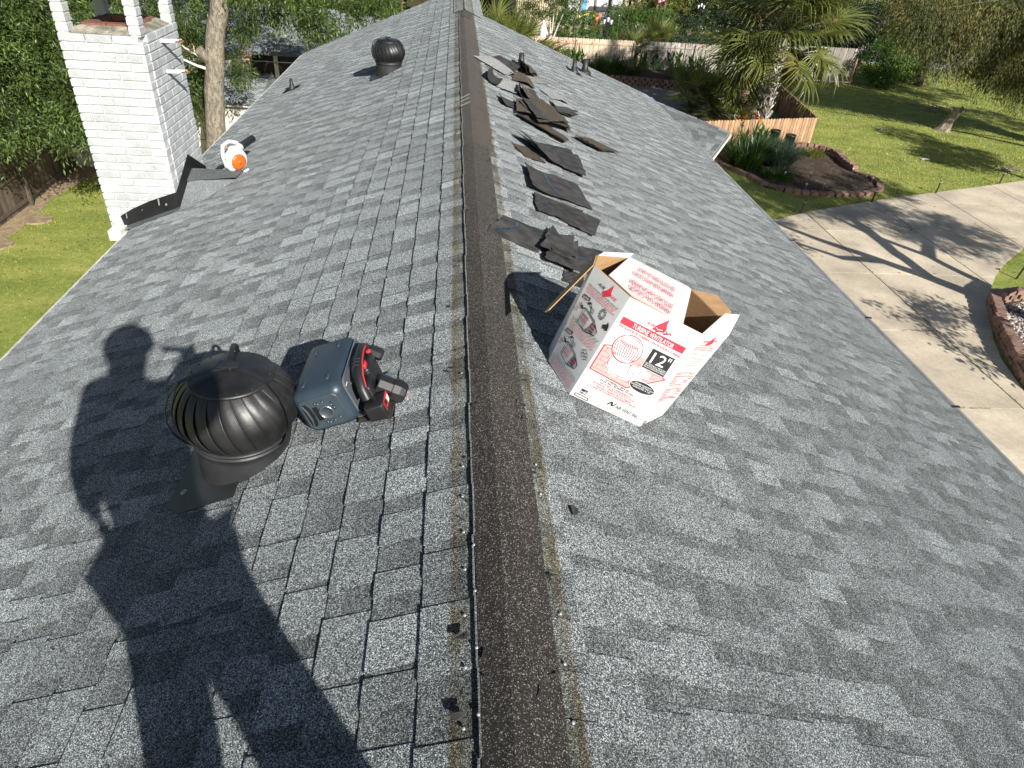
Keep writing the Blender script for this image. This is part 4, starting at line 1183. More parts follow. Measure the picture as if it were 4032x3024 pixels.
        for i in range(4):
            line(f, [(.13, .235 - i * .013 + v0), (.24, .238 - i * .013 + v0)], .007, R_ if i % 2 else G_, par, .0018)
            line(f, [(.03, .10 - i * .012 + v0), (.12, .102 - i * .012 + v0)], .007, R_ if i % 2 else G_, par, .0018)
        if k:
            pts = []
            for j in range(24):
                a = 2 * math.pi * j / 24; r = .085 if j % 2 else .052
                pts.append((.70 + r * math.cos(a), .735 + r * .62 * math.sin(a)))
            line(f, pts, .008, K_, par, .0018, closed=True); line(f, ell(.70, .735, .040, .026), .008, K_, par, .0018)
            poly(f, [(.82, .675), (.90, .70), (.90, .725), (.95, .70), (.97, .66), (.93, .645), (.90, .655), (.85, .645)], K_, par, .0018)
        else:
            for cu, cv, r in ((.74, .37, .03), (.80, .385, .035), (.86, .37, .03), (.90, .35, .025), (.78, .35, .03), (.85, .34, .03)):
                line(f, ell(cu, cv, r, r * .6, n_=12), .007, K_, par, .0018)
    rg = random.Random(4)
    for v0 in (.525, .125):
        for i in range(9):
            m_ = K_ if i < 3 else R_
            # runs of small print, broken into words
            u = .07 + .01 * (i % 3)
            while u < .92:
                w = rg.uniform(.04, .10)
                b = min(u + w, .94)
                line(f, [(u, v0 - i * .0135 + u * .018), (b, v0 - i * .0135 + b * .018)], .0048, m_, par, .0018)
                u = b + .018
    # right panel
    q, n, par = FC['BR']; f = mapper(q, n)
    poly(f, [(.38, .90), (.46, .93), (.58, .985), (.60, .93), (.62, .91), (.55, .895), (.46, .885), (.40, .875), (.40, .89)], R_, par)
    text(f, 'AIRHAWK', (.20, .915), (.74, .925), .022, R_, par, .0020, .03)
    text(f, 'TURBINE FEATURES', (.18, .882), (.74, .870), .018, G_, par)
    text(f, 'CARACTERISTICAS DE TURBINA', (.08, .862), (.82, .846), .015, R_, par)
    text(f, 'CARACTERISTIQUES DE TURBINE', (.06, .842), (.84, .822), .015, R_, par)
    for i in range(8):
        line(f, [(.08, .815 - i * .022), (rg.uniform(.3, .8), .80 - i * .022)], .014, G_, par, .0016)
    for v0 in (.60, .42):
        for i in range(8):
            line(f, [(.05, v0 - i * .019), (rg.uniform(.55, .92), v0 - .018 - i * .019)], .012, R_, par, .0016)
    line(f, ell(.13, .03, .05, .016, n_=14), .02, K_, par, .0018)
    text(f, 'AIR VENT INC.', (.38, .055), (.92, .04), .016, G_, par)
    # crease between panel and flap
    line(f, [(.02, .995), (.98, .995)], .01, M['ink_grey'], par, .0006)
    # words on the folded flap, upside down to the camera
    par = fo; a, b, c2, d2 = fa
    f2 = mapper([V(a), V(b) * 1.0 + (V(b) - V(a)) * .30, V(c2) + (V(c2) - V(d2)) * .05, V(d2)], fn if fn.dot(NR) > 0 else -fn, bow=False)
    for s, p0, p1 in (('MANEJAR CON CUIDADO', (.79, .06), (-.02, .165)), ('ESTE LADO HACIA ARRIBA', (.80, .21), (-.01, .31)), ('MANIPULER AVEC SOIN', (.76, .49), (.06, .56)), ('CE COTE VERS LE HAUT', (.77, .66), (.13, .735))):
        (pts, fs), w = word(s, 1.0)
        h_ = -.10
        p0 = (p0[0], p0[1] + .06); p1 = (p1[0], p1[1] + .06)
        vs = [f2(p0[0] + (p1[0] - p0[0]) * x / w, p0[1] + (p1[1] - p0[1]) * x / w + h_ * y, .008) for x, y in pts]
        mb = MB(); mb.add(vs, fs); mb.build('lettering', R_, par)
    for i in range(16):
        u = .05 + i * .055
        line(f2, [(u, .93), (u + .012, .965)], .008, G_, par, .003) if i % 2 else None
    return t
carton()

# ------------------------------------------------------------------ torn ridge caps on the right slope
SCRAPS = {
 'a1': ([(.03, 3.38), (.16, 3.70), (.49, 3.74), (.33, 3.37)], .020, 'fold', 'dark torn cap piece with a blue tar line lying nearest the ridge, behind the carton', 1),
 'a2': ([(.32, 3.37), (.41, 3.58), (.58, 3.74), (.51, 3.35)], .045, 'stack', 'crumpled stack of dark torn caps wedged between two flat pieces behind the carton', 4),
 'a3': ([(.52, 3.66), (.80, 3.78), (.66, 3.37), (.50, 3.33)], .050, 'flat', 'dark torn cap with a printed tar line touching the carton flap', 1),
 'a4': ([(.47, 3.27), (.61, 3.33), (.56, 3.14), (.45, 3.14)], .020, 'flat', 'small dark torn cap corner half under the carton, nearest the camera', 1),
 'b1': ([(.41, 4.32), (.78, 4.41), (.73, 4.10), (.40, 4.04)], .030, 'flat', 'cracked long torn cap second in line from the carton, upper layer', 2),
 'b2': ([(.68, 4.38), (.92, 4.40), (.80, 4.02), (.56, 4.06)], .014, 'flat', 'right hand torn cap lying under the cracked long one', 2),
 'c': ([(.38, 4.88), (.86, 5.08), (.89, 4.58), (.39, 4.40)], .035, 'curl', 'broad torn cap with an upright blue tar stripe and curled left edge', 1),
 'd1': ([(.38, 5.60), (1.01, 5.97), (.97, 5.34), (.51, 5.30)], .050, 'curl', 'large warped torn cap sheet with two dark tar marks, middle of the row', 2),
 'd2': ([(.32, 5.38), (.50, 5.45), (.61, 5.24), (.43, 5.16)], .015, 'flat', 'narrow torn cap strip poking out under the large warped sheet', 1),
 'e': ([(1.06, 6.63), (1.29, 6.92), (1.64, 6.90), (1.27, 6.54)], .025, 'curl', 'lone ribbed torn cap lying well to the right of the row', 3),
 'f1': ([(.48, 6.83), (.78, 7.28), (1.01, 6.79), (.64, 6.31)], .085, 'stack', 'top of the tall dark heap of torn caps, standing highest', 3),
 'f2': ([(.67, 7.21), (1.08, 7.23), (1.04, 6.71), (.82, 6.79)], .050, 'curl', 'right half of the tall dark heap of torn caps', 3),
 'f3': ([(.42, 6.33), (.65, 6.67), (.99, 6.43), (.89, 6.15)], .025, 'curl', 'lowest long torn cap at the front of the tall dark heap', 2),
 'g': ([(.92, 7.59), (1.35, 8.06), (1.19, 7.57), (.93, 7.39)], .040, 'curl', 'glossy slate grey torn cap with wavy ribs right of the heap', 3),
 'h': ([(.28, 6.83), (.45, 6.93), (.46, 6.64), (.31, 6.52)], .030, 'curl', 'small brown torn cap close to the ridge, left of the heap', 1),
 'i1': ([(.24, 7.79), (.39, 7.76), (.30, 7.24), (.16, 7.31)], .060, 'curl', 'brown torn cap bent upright beside the ridge strip', 1),
 'i2': ([(.39, 7.76), (.60, 7.91), (.52, 7.32), (.30, 7.24)], .045, 'flat', 'pale granule side up torn cap next to the bent brown one', 1),
 'j': ([(.57, 7.72), (.78, 8.0), (.85, 7.35), (.56, 7.24)], .060, 'curl', 'dark bluish torn cap draped behind the pale one', 2),
 'k1': ([(.06, 8.25), (.42, 8.77), (.57, 8.37), (.45, 8.10)], .050, 'fold', 'pale grey torn cap sheet folded over at the far left of the farthest pile', 2),
 'k2': ([(.24, 8.56), (.52, 9.14), (.74, 9.16), (.59, 8.56)], .070, 'fold', 'brown backed torn cap arching over the pale sheet in the farthest pile', 1),
 'k3': ([(.66, 9.10), (.88, 9.60), (.94, 9.04), (.70, 8.69)], .090, 'curl', 'brown torn cap peaked up right in front of the vent pipe', 2),
 'k4': ([(.57, 8.61), (.81, 8.60), (.82, 8.18), (.53, 8.05)], .050, 'fold', 'bent brown and grey torn cap in the middle of the farthest pile', 1),
 'k5': ([(.71, 8.74), (.98, 9.07), (1.09, 8.98), (.75, 8.40)], .020, 'flat', 'flat grey torn cap tail to the right of the farthest pile', 1),
 'k6': ([(.90, 8.36), (1.17, 8.67), (1.27, 8.34), (1.04, 8.14)], .030, 'fold', 'grey torn cap with a hard crease at the right end of the farthest pile', 1)}
def scraps():
    rg = random.Random(21)
    for key, (cn, lift, mode, label, layers) in SCRAPS.items():
        cs, cy = sum(p[0] for p in cn) / 4, sum(p[1] for p in cn) / 4
        t = thing('torn_shingle_cap', right(cs, cy, .01), label, 'shingle scrap', 'torn off ridge caps lying on the right slope')
        grey = key in ('i2', 'k1', 'k5', 'k6')
        for ly in range(layers):
            m = M['grey_scrap'] if grey else (M['scrap_back'] if (key in ('a1', 'a3', 'a4', 'c', 'd1', 'i1', 'k2', 'h', 'b1', 'b2', 'a2') or ly % 2) else M['old_shingle'])
            if key == 'g': m = M['black_metal_dull'] if ly == layers - 1 else M['scrap_back']
            N_, K_ = 12, 8
            dx, dy, rot = (rg.uniform(-.03, .03), rg.uniform(-.05, .05), rg.uniform(-.12, .12)) if ly else (0, 0, 0)
            if mode == 'stack' and ly: dx, dy, rot = rg.uniform(-.06, .05), rg.uniform(-.08, .08), rg.uniform(-.5, .5)
            ph, w1 = rg.uniform(0, 6), rg.uniform(.8, 1.6)
            base = .014 + (layers - 1 - ly) * .007
            tilt = rg.uniform(-.02, .02) if ly else 0
            vs = []
            for a in range(N_ + 1):
                for b in range(K_ + 1):
                    u, v = a / N_, b / K_
                    s = (cn[0][0] * (1 - u) + cn[1][0] * u) * (1 - v) + (cn[3][0] * (1 - u) + cn[2][0] * u) * v
                    y = (cn[0][1] * (1 - u) + cn[1][1] * u) * (1 - v) + (cn[3][1] * (1 - u) + cn[2][1] * u) * v
                    jag = (a in (0, N_)) or (b in (0, K_))
                    if jag: s += rg.uniform(-.006, .006); y += rg.uniform(-.006, .006)
                    ds, dy_ = s - cs, y - cy
                    s = cs + ds * math.cos(rot) - dy_ * math.sin(rot) + dx; y = cy + ds * math.sin(rot) + dy_ * math.cos(rot) + dy
                    if mode == 'flat': hgt = lift * (.35 + .5 * u) * .5
                    elif mode == 'curl': hgt = lift * (1.6 * max(0, .30 - u) ** 1.1 * 2.2 + .30 * math.sin(u * 2.2 * w1 + ph) ** 2 + .25 * v)
                    elif mode == 'fold': hgt = lift * .8 * (1 - abs(u - .55) * 1.6)
                    else: hgt = lift * (.5 + .4 * math.sin(u * 2.0 + ph + ly) ** 2)
                    if layers >= 3 and key in ('e', 'g'): hgt += .006 * math.sin(v * 22)
                    hgt = max(hgt, 0) + .0015 * math.sin(a * 1.7 + b * 2.3 + ph) + tilt * (u - .5) + .0015
                    vs.append(right(s, y, base + max(hgt, 0)))
            n1 = len(vs)
            top_ = vs; botm = [p - NR * .0042 for p in vs]
            fs = [(a * (K_ + 1) + b, a * (K_ + 1) + b + 1, (a + 1) * (K_ + 1) + b + 1, (a + 1) * (K_ + 1) + b) for a in range(N_) for b in range(K_)]
            mb = MB(); mb.add(top_, [tuple(reversed(q)) for q in fs], rg.uniform(.85, 1.25), False)
            mb.add(botm, fs, .9)
            rim = [a * (K_ + 1) for a in range(N_ + 1)] + [N_ * (K_ + 1) + b for b in range(1, K_ + 1)] + [a * (K_ + 1) + K_ for a in range(N_ - 1, -1, -1)] + [b for b in range(K_ - 1, 0, -1)]
            k = len(rim)
            mb.add([top_[i] for i in rim] + [botm[i] for i in rim], [(i, (i + 1) % k, k + (i + 1) % k, k + i) for i in range(k)], .8)
            o = mb.build('sheet', m, t)
            # tar marks on the top sheet
            if ly == 0:
                def tar(path, w):
                    b_ = MB()
                    def at(u, v):
                        a, bb = min(int(u * N_), N_ - 1), min(int(v * K_), K_ - 1); fu, fv = u * N_ - a, v * K_ - bb
                        g = lambda i, j: top_[i * (K_ + 1) + j]
                        return g(a, bb) * (1 - fu) * (1 - fv) + g(a + 1, bb) * fu * (1 - fv) + g(a, bb + 1) * (1 - fu) * fv + g(a + 1, bb + 1) * fu * fv + NR * .0025
                    n_ = 14
                    for (u0, v0), (u1, v1) in zip(path, path[1:]):
                        for i in range(n_):
                            if rg.random() < .12: continue
                            ua, va = u0 + (u1 - u0) * i / n_, v0 + (v1 - v0) * i / n_; ub, vb_ = u0 + (u1 - u0) * (i + 1) / n_, v0 + (v1 - v0) * (i + 1) / n_
                            l = math.hypot(u1 - u0, v1 - v0); px, py = -(v1 - v0) / l * w, (u1 - u0) / l * w
                            cl = lambda x: min(max(x, 0), .999)
                            ww = rg.uniform(.7, 1.2)
                            b_.add([at(cl(ua - px * ww), cl(va - py * ww)), at(cl(ub - px * ww), cl(vb_ - py * ww)), at(cl(ub + px), cl(vb_ + py)), at(cl(ua + px), cl(va + py))], [(0, 1, 2, 3)])
                    b_.build('tar_strip', M['tar'], t)
                if key == 'a1': tar([(.12, .12), (.5, .35), (.95, .25)], .022)
                if key == 'a3': tar([(.15, .45), (.9, .62)], .03); tar([(.05, .1), (.12, .35)], .03)
                if key == 'c': tar([(.34, .05), (.36, .55)], .018); tar([(.36, .55), (.46, .95)], .014)
                if key == 'd1': tar([(.66, .05), (.67, .28)], .012); tar([(.71, .08), (.72, .28)], .010)
                if key == 'b1': tar([(.12, .1), (.22, .55), (.3, .8)], .006)
scraps()

# ------------------------------------------------------------------ small litter on the shingles
def litter():
    c = right(.245, 1.45, .014)
    mb = MB()
    p = [c + SR * a + V(0, b, 0) + NR * h_ for a, b, h_ in ((-.012, .012, .004), (.006, .020, .001), (.014, -.006, .006), (-.002, -.020, .001), (-.010, -.008, .003))]
    mb.add(p + [q - NR * .002 for q in p], [(4, 3, 2, 1, 0), (5, 6, 7, 8, 9)] + [(i, (i + 1) % 5, 5 + (i + 1) % 5, 5 + i) for i in range(5)])
    tag(mb.build('dark_chip', M['scrap_back']), 'small dark chip of shingle lying alone to the right of the ridge strip', 'chip')
    for (s, y, sc, lb) in ((.112, .985, 1.0, 'curled crumb of torn felt by a nail, upper one left of the ridge strip'), (.115, .79, 1.1, 'crumpled black crumb of torn felt, lower one left of the ridge strip')):
        mb = MB(); rg = random.Random(int(y * 1000)); c = left(s, y, .013)
        for k in range(3):
            q = [c + SL * rg.uniform(-.018, .018) * sc + V(0, rg.uniform(-.012, .012), 0) * sc + NL * rg.uniform(0, .014) for _ in range(4)]
            mb.add(q + [v_ + NL * .003 for v_ in q], [(0, 1, 2, 3), (7, 6, 5, 4), (0, 4, 5, 1), (1, 5, 6, 2), (2, 6, 7, 3), (3, 7, 4, 0)])
        tag(mb.build('felt_crumb', M['scrap_back']), lb, 'felt crumb')
    rg = random.Random(77)
    mb = MB()
    for _ in range(90):
        f = left if rg.random() < .5 else right
        s, y = rg.uniform(.05, .16), rg.uniform(.7, 9)
        c = f(s, y, .014 if s > .12 else .017); n_ = NL if f is left else NR
        a = rg.uniform(0, 3.1); d = V(math.cos(a), math.sin(a), 0) * rg.uniform(.004, .014); w = V(-math.sin(a), math.cos(a), 0) * rg.uniform(.001, .004)
        mb.obox(c + n_ * .002, d, w, n_ * .0012)
    tag(mb.build('felt_crumbs', M['scrap_back']), 'loose crumbs of torn felt and leaf bits along the stripped ridge', None, kind='stuff')
    # pale pine needles across the strip
    for i, (y, l) in enumerate(((6.05, .10), (6.2, .11), (6.32, .12))):
        mb = MB(); mb.tube([left(.085, y, .0165), left(.0, y + .035, .0165)], .0011, 5)
        tag(mb.build('dry_twig', M['off_white']), None)
        o = mb
    for i, o in enumerate([o for o in bpy.data.objects if o.name.startswith('dry_twig')]):
        tag(o, 'thin pale dry twig lying across the ridge felt', 'twig', 'pale twigs across the ridge felt')
litter()

# ------------------------------------------------------------------ the photographer, standing astride the ridge just behind the camera
M['skin'] = mat('skin', (.42, .24, .16), .6, var=.08)
M['shirt'] = mat('grey_work_shirt', (.20, .22, .25), .85, var=.1, vscale=8, bump=.2, bscale=30)
M['trousers'] = mat('blue_work_trousers', (.04, .055, .09), .9, var=.15, vscale=10, bump=.2, bscale=30)
M['boot'] = mat('brown_boot', (.09, .05, .03), .7)
def skinned(name, pts, edges, radii, m, parent, sub=2):
    me = bpy.data.meshes.new(name); me.from_pydata([tuple(p) for p in pts], edges, [])
    ob = bpy.data.objects.new(name, me); COL.objects.link(ob)
    md = ob.modifiers.new('s', 'SKIN')
    for i, r in enumerate(radii):
        sv = me.skin_vertices[0].data[i]; sv.radius = (r, r) if not isinstance(r, tuple) else r
        sv.use_root = (i == 0)
    sb = ob.modifiers.new('u', 'SUBSURF'); sb.levels = sub; sb.render_levels = sub
    dg = bpy.context.evaluated_depsgraph_get(); dg.update()
    res = bpy.data.meshes.new_from_object(ob.evaluated_get(dg))
    bpy.data.objects.remove(ob)
    L = root_loc(parent)
    for v in res.vertices: v.co -= L
    res.name = name
    res.polygons.foreach_set('use_smooth', [True] * len(res.polygons))
    res.materials.clear(); res.materials.append(m)
    o = bpy.data.objects.new(name, res); COL.objects.link(o); o.parent = parent
    return o
def person():
    Z = 8.0
    t = thing('person', (.12, -.42, 6.6), 'person in a cap and work clothes standing astride the ridge, taking the photo', 'person')
    P = lambda x, y, z: V(x, y, Z + z)
    pel, wst, cst, nk, hd = P(.02, -.44, -.50), P(-.01, -.43, -.34), P(-.05, -.41, -.12), P(-.07, -.38, .04), P(-.06, -.33, .15)
    ls, rs = P(-.23, -.42, -.045), P(.09, -.40, -.045)
    le, lw = P(-.28, -.43, -.34), P(-.225, -.40, -.52)
    re, rw = P(.225, -.36, -.015), P(.115, -.085, -.02)
    lh, rh = P(-.03, -.44, -.58), P(.14, -.44, -.57)
    lk, rk = P(-.02, -.40, -.98), P(.37, -.40, -.98)
    la, ra = P(-.07, -.43, -1.40), P(.52, -.43, -1.40)
    lf, rf = P(-.11, -.28, -1.445), P(.55, -.28, -1.47)
    top = P(-.055, -.32, .27)
    body = [pel, wst, cst, nk, hd, top, ls, le, lw, rs, re, rw, lh, lk, la, rh, rk, ra, lf, rf]
    ed = [(0, 1), (1, 2), (2, 3), (3, 4), (4, 5), (2, 6), (6, 7), (7, 8), (2, 9), (9, 10), (10, 11), (0, 12), (12, 13), (13, 14), (0, 15), (15, 16), (16, 17), (14, 18), (17, 19)]
    rd = [.14, .13, .145, .085, .125, .09, .055, .042, .03, .055, .042, .03, .095, .062, .045, .095, .062, .045, .035, .035]
    bo = skinned('body', body, ed, rd, M['skin'], t)
    sh = skinned('shirt', [pel + V(0, 0, .02), wst, cst, nk - V(0, 0, .03), ls, le, lw + (le - lw) * .15, rs, re, rw + (re - rw) * .15], [(0, 1), (1, 2), (2, 3), (2, 4), (4, 5), (5, 6), (2, 7), (7, 8), (8, 9)], [.172, .172, .195, .10, .10, .07, .05, .10, .085, .07], M['shirt'], t)
    tr = skinned('trousers', [pel, lh, lk, la + V(0, 0, .03), rh, rk, ra + V(0, 0, .03)], [(0, 1), (1, 2), (2, 3), (0, 4), (4, 5), (5, 6)], [.155, .12, .088, .08, .12, .088, .08], M['trousers'], t)
    for a, f_ in ((la, lf), (ra, rf)):
        skinned('boot', [a + V(0, -.04, -.02), a + V(0, .03, -.03), f_ + V(0, .02, 0)], [(0, 1), (1, 2)], [.05, .05, .042], M['boot'], t)
    # head details
    c = MB(); c.lathe([(0, .12), (.05, .112), (.105, .09), (.135, .03), (.142, -.01), (.130, -.012)], 24, P(-.06, -.325, .21), (0, -.1, 1)); c.build('cap', M['trousers'], t)
    b = MB(); b.obox(P(-.07, -.19, .19), V(.075, 0, 0), V(0, .06, -.012), V(0, 0, .004)); b.build('cap_brim', M['trousers'], t)
    for x in (-.045, -.11):
        e = MB(); e.lathe([(0, .012), (.009, .008), (.012, 0)], 10, P(x, -.243, .145), (0, 1, 0)); e.build('eye', M['ink_white'], bo)
    n_ = MB(); n_.tube([P(-.077, -.24, .14), P(-.077, -.215, .105), P(-.077, -.235, .098)], [.008, .013, .01], 8); n_.build('nose', M['skin'], bo)
    for x in (-.175, .018):
        e = MB(); e.lathe([(0, .008), (.022, .006), (.028, 0)], 12, P(x, -.33, .125), (1 if x > 0 else -1, 0, 0)); e.build('ear', M['skin'], bo)
    mo = MB(); mo.tube([P(-.105, -.243, .066), P(-.077, -.236, .062), P(-.048, -.243, .066)], .006, 6); mo.build('mouth', M['red_plastic'], bo)
    # right hand: palm and five fingers round the phone's edge
    palm = [rw, P(.105, -.045, -.03), P(.108, -.03, .0)]
    skinned('palm', palm, [(0, 1), (1, 2)], [.028, (.022, .034), (.016, .034)], M['skin'], t)
    for i in range(4):
        z = -.028 + i * .019; l = (.8, .95, 1.0, .92)[i]
        skinned('finger', [P(.118, -.035, z), P(.140, -.026, z + .002), P(.146, -.012 * l - .006, z + .004), P(.132, -.008, z + .004)], [(0, 1), (1, 2), (2, 3)], [.009, .009, .008, .0075], M['skin'], t, 1)
    skinned('thumb', [P(.085, -.05, -.02), P(.088, -.048, .012), P(.092, -.040, .036)], [(0, 1), (1, 2)], [.011, .010, .009], M['skin'], t, 1)
    # left hand resting on the hip
    skinned('palm', [lw, P(-.20, -.39, -.545), P(-.185, -.385, -.58)], [(0, 1), (1, 2)], [.028, (.03, .018), (.028, .015)], M['skin'], t)
    for i in range(4):
        x = -.205 + i * .013
        skinned('finger', [P(x, -.385, -.58), P(x + .010, -.375, -.60), P(x + .020, -.378, -.615 + .004 * abs(i - 1.5))], [(0, 1), (1, 2)], [.009, .0085, .0075], M['skin'], t, 1)
    skinned('thumb', [P(-.19, -.40, -.55), P(-.165, -.39, -.565), P(-.15, -.39, -.585)], [(0, 1), (1, 2)], [.011, .010, .009], M['skin'], t, 1)
    ph = thing('phone', P(.06, -.03, 0), 'thin black phone held level in the raised right hand of the person', 'phone')
    b = MB(); b.obox(P(.055, -.018, -.002), V(.075, 0, 0), V(0, .0035, .0025), V(0, -.02, .030)); b.build('case', M['black_plastic'], ph)
    b = MB(); b.obox(P(.055, -.0225, -.0055), V(.071, 0, 0), V(0, .0008, .0006), V(0, -.018, .027)); b.build('screen', M['flash_black'], ph)
    return t
person()

# ------------------------------------------------------------------ ground, driveway, beds
def grass_material():
    m = bpy.data.materials.new('lawn'); m.use_nodes = True
    nt = m.node_tree; N = nt.nodes; Lk = nt.links; b = N['Principled BSDF']; b.inputs['Roughness'].default_value = .85; b.inputs['Specular IOR Level'].default_value = .25
    geo = N.new('ShaderNodeNewGeometry')
    def nz(sc, det, mp=None):
        n = N.new('ShaderNodeTexNoise'); n.inputs['Scale'].default_value = sc; n.inputs['Detail'].default_value = det; n.inputs['Roughness'].default_value = .7
        if mp:
            q = N.new('ShaderNodeMapping'); q.inputs['Rotation'].default_value = (0, 0, mp[0]); q.inputs['Scale'].default_value = mp[1]; Lk.new(geo.outputs['Position'], q.inputs[0]); Lk.new(q.outputs[0], n.inputs['Vector'])
        else: Lk.new(geo.outputs['Position'], n.inputs['Vector'])
        return n.outputs[0]
    cr = N.new('ShaderNodeValToRGB'); e = cr.color_ramp.elements
    e[0].position = .32; e[0].color = (.125, .155, .044, 1); e[1].position = .72; e[1].color = (.60, .53, .19, 1)
    q = e.new(.47); q.color = (.235, .285, .055, 1); q = e.new(.58); q.color = (.36, .38, .095, 1)
    mx = N.new('ShaderNodeMath'); mx.operation = 'MULTIPLY_ADD'; mx.inputs[1].default_value = .55
    ad = N.new('ShaderNodeMath'); ad.operation = 'MULTIPLY'; ad.inputs[1].default_value = .45
    Lk.new(nz(9, 8), ad.inputs[0]); Lk.new(nz(.42, 4, (.5, (1, 2.2, 1))), mx.inputs[0]); Lk.new(ad.outputs[0], mx.inputs[2])
    Lk.new(mx.outputs[0], cr.inputs[0])
    f = N.new('ShaderNodeMapRange'); f.inputs[1].default_value = .3; f.inputs[2].default_value = .7; f.inputs[3].default_value = .55; f.inputs[4].default_value = 1.35; Lk.new(nz(38, 4), f.inputs[0])
    s = N.new('ShaderNodeVectorMath'); s.operation = 'SCALE'; Lk.new(cr.outputs[0], s.inputs[0]); Lk.new(f.outputs[0], s.inputs[3]); Lk.new(s.outputs[0], b.inputs['Base Color'])
    bp = N.new('ShaderNodeBump'); bp.inputs['Strength'].default_value = .9; bp.inputs['Distance'].default_value = .035; Lk.new(nz(30, 5), bp.inputs['Height']); Lk.new(bp.outputs[0], b.inputs['Normal'])
    return m
M['lawn'] = grass_material()
M['blade'] = mat('grass_blades', (.31, .325, .10), .7, var=.3, vscale=1.5, tone=True, trans=.25)
M['concrete'] = mat('driveway_concrete', (.53, .455, .345), .85, var=.20, vscale=.8, bump=.25, bscale=60, fine=.09, fscale=14, tone=True)
M['joint'] = mat('joint_dirt', (.030, .028, .018), .95, var=.3, vscale=6)
M['weed'] = mat('weeds', (.055, .075, .02), .8, var=.3)
M['soil'] = mat('mulch_soil', (.060, .042, .032), .95, var=.45, vscale=9, bump=.9, bscale=22, fine=.5, fscale=30)
M['dirt'] = mat('bare_dirt', (.30, .22, .14), .95, var=.25, vscale=5, bump=.5, bscale=20, fine=.2, fscale=25)
M['edging'] = mat('tan_edging_block', (.25, .155, .115), .85, var=.22, vscale=7, bump=.4, bscale=50, tone=True)
M['deck'] = mat('pool_deck_paving', (.24, .185, .155), .85, var=.12, vscale=3, fine=.15, fscale=40)
M['pool'] = mat('pool_water', (.02, .14, .13), .08, var=.15, vscale=2, bump=.1, bscale=8)
M['asphalt'] = mat('street_concrete', (.38, .37, .35), .85, var=.1, vscale=2)
M['picket_new'] = mat('cedar_pickets', (.33, .205, .115), .8, var=.25, vscale=5, stretch=(7, 7, .9), tone=True, bump=.15, bscale=40, fine=.12, fscale=22)
M['picket_old'] = mat('weathered_pickets', (.47, .385, .285), .85, var=.2, vscale=5, stretch=(7, 7, .8), tone=True, fine=.15, fscale=22)
M['picket_grey'] = mat('grey_pickets', (.36, .33, .29), .85, var=.22, vscale=5, stretch=(7, 7, .8), tone=True, fine=.15, fscale=22)
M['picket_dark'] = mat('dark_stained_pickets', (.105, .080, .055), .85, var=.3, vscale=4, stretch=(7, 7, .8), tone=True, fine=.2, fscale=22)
M['gravel'] = mat('pale_gravel', (.42, .38, .35), .9, var=.4, vscale=30, tone=True)
M['bark'] = mat('bark', (.22, .19, .145), .95, var=.35, vscale=14, bump=1.0, bscale=26, stretch=(1, 1, .45), fine=.3, fscale=45)
M['bark_dark'] = mat('dark_bark', (.085, .070, .055), .95, var=.35, vscale=10, bump=1.0, bscale=18)
M['stump'] = mat('stump_wood', (.26, .215, .165), .9, var=.4, vscale=14, bump=.8, bscale=30, stretch=(1, 1, .3))

g = MB()
g.add([(-260, -60, 0), (420, -60, 0), (420, 520, 0), (-260, 520, 0)], [(0, 1, 2, 3)])
tag(g.build('ground', M['lawn']), kind='structure')

def clip(poly, a, b, c):
    """keep a*x+b*y<=c"""
    out = []
    for i in range(len(poly)):
        p, q = poly[i], poly[(i + 1) % len(poly)]
        dp, dq = a * p[0] + b * p[1] - c, a * q[0] + b * q[1] - c
        if dp <= 0: out.append(p)
        if (dp < 0 < dq) or (dq < 0 < dp):
            t = dp / (dp - dq); out.append((p[0] + (q[0] - p[0]) * t, p[1] + (q[1] - p[1]) * t))
    return out
DRIVE = [(3.3, 1.0), (12.0, 1.0), (12.15, 8.0), (12.42, 11.3), (12.8, 12.6), (13.2, 13.5), (13.62, 14.2), (14.0, 14.9), (14.35, 15.5), (15.0, 16.25), (15.8, 17.2), (16.8, 18.15), (18.2, 19.3), (20.5, 20.6), (24, 22.2), (32, 25), (32, 30.2), (23.3, 26.35), (20.4, 25.2), (17.1, 23.95), (15.2, 23.2), (13.5, 22.45), (12.0, 21.75), (10.6, 20.95), (8.6, 19.9), (7.2, 18.8), (6.9, 17.0), (3.3, 17.0)]
base = MB(); base.prism(DRIVE, -.05, .012)
drv = tag(base.build('driveway', M['joint']), kind='structure')
XJ = [3.0, 5.65, 8.8, 11.97, 15.2, 18.2, 21.3, 24.4, 27.5, 33]
YJ = [.5, 4.5, 7.55, 10.7, 13.87, 17.07, 20.2, 23.3, 26.4, 31]
rg = random.Random(8)
for i in range(len(XJ) - 1):
    for j in range(len(YJ) - 1):
        p = DRIVE
        gx = .016
        for a, b, c in ((1, 0, XJ[i + 1] - gx), (-1, 0, -(XJ[i] + gx)), (0, 1, YJ[j + 1] - gx * .7), (0, -1, -(YJ[j] + gx * .7))):
            p = clip(p, a, b, c)
            if len(p) < 3: break
        if len(p) < 3: continue
        mb = MB(); n = len(p); t_ = rg.uniform(.93, 1.06)
        mb.add([(x, y, .012) for x, y in p] + [(x, y, .034) for x, y in p], [tuple(range(n, 2 * n))] + [(k, (k + 1) % n, n + (k + 1) % n, n + k) for k in range(n)], t_)
        mb.build('slab', M['concrete'], drv)
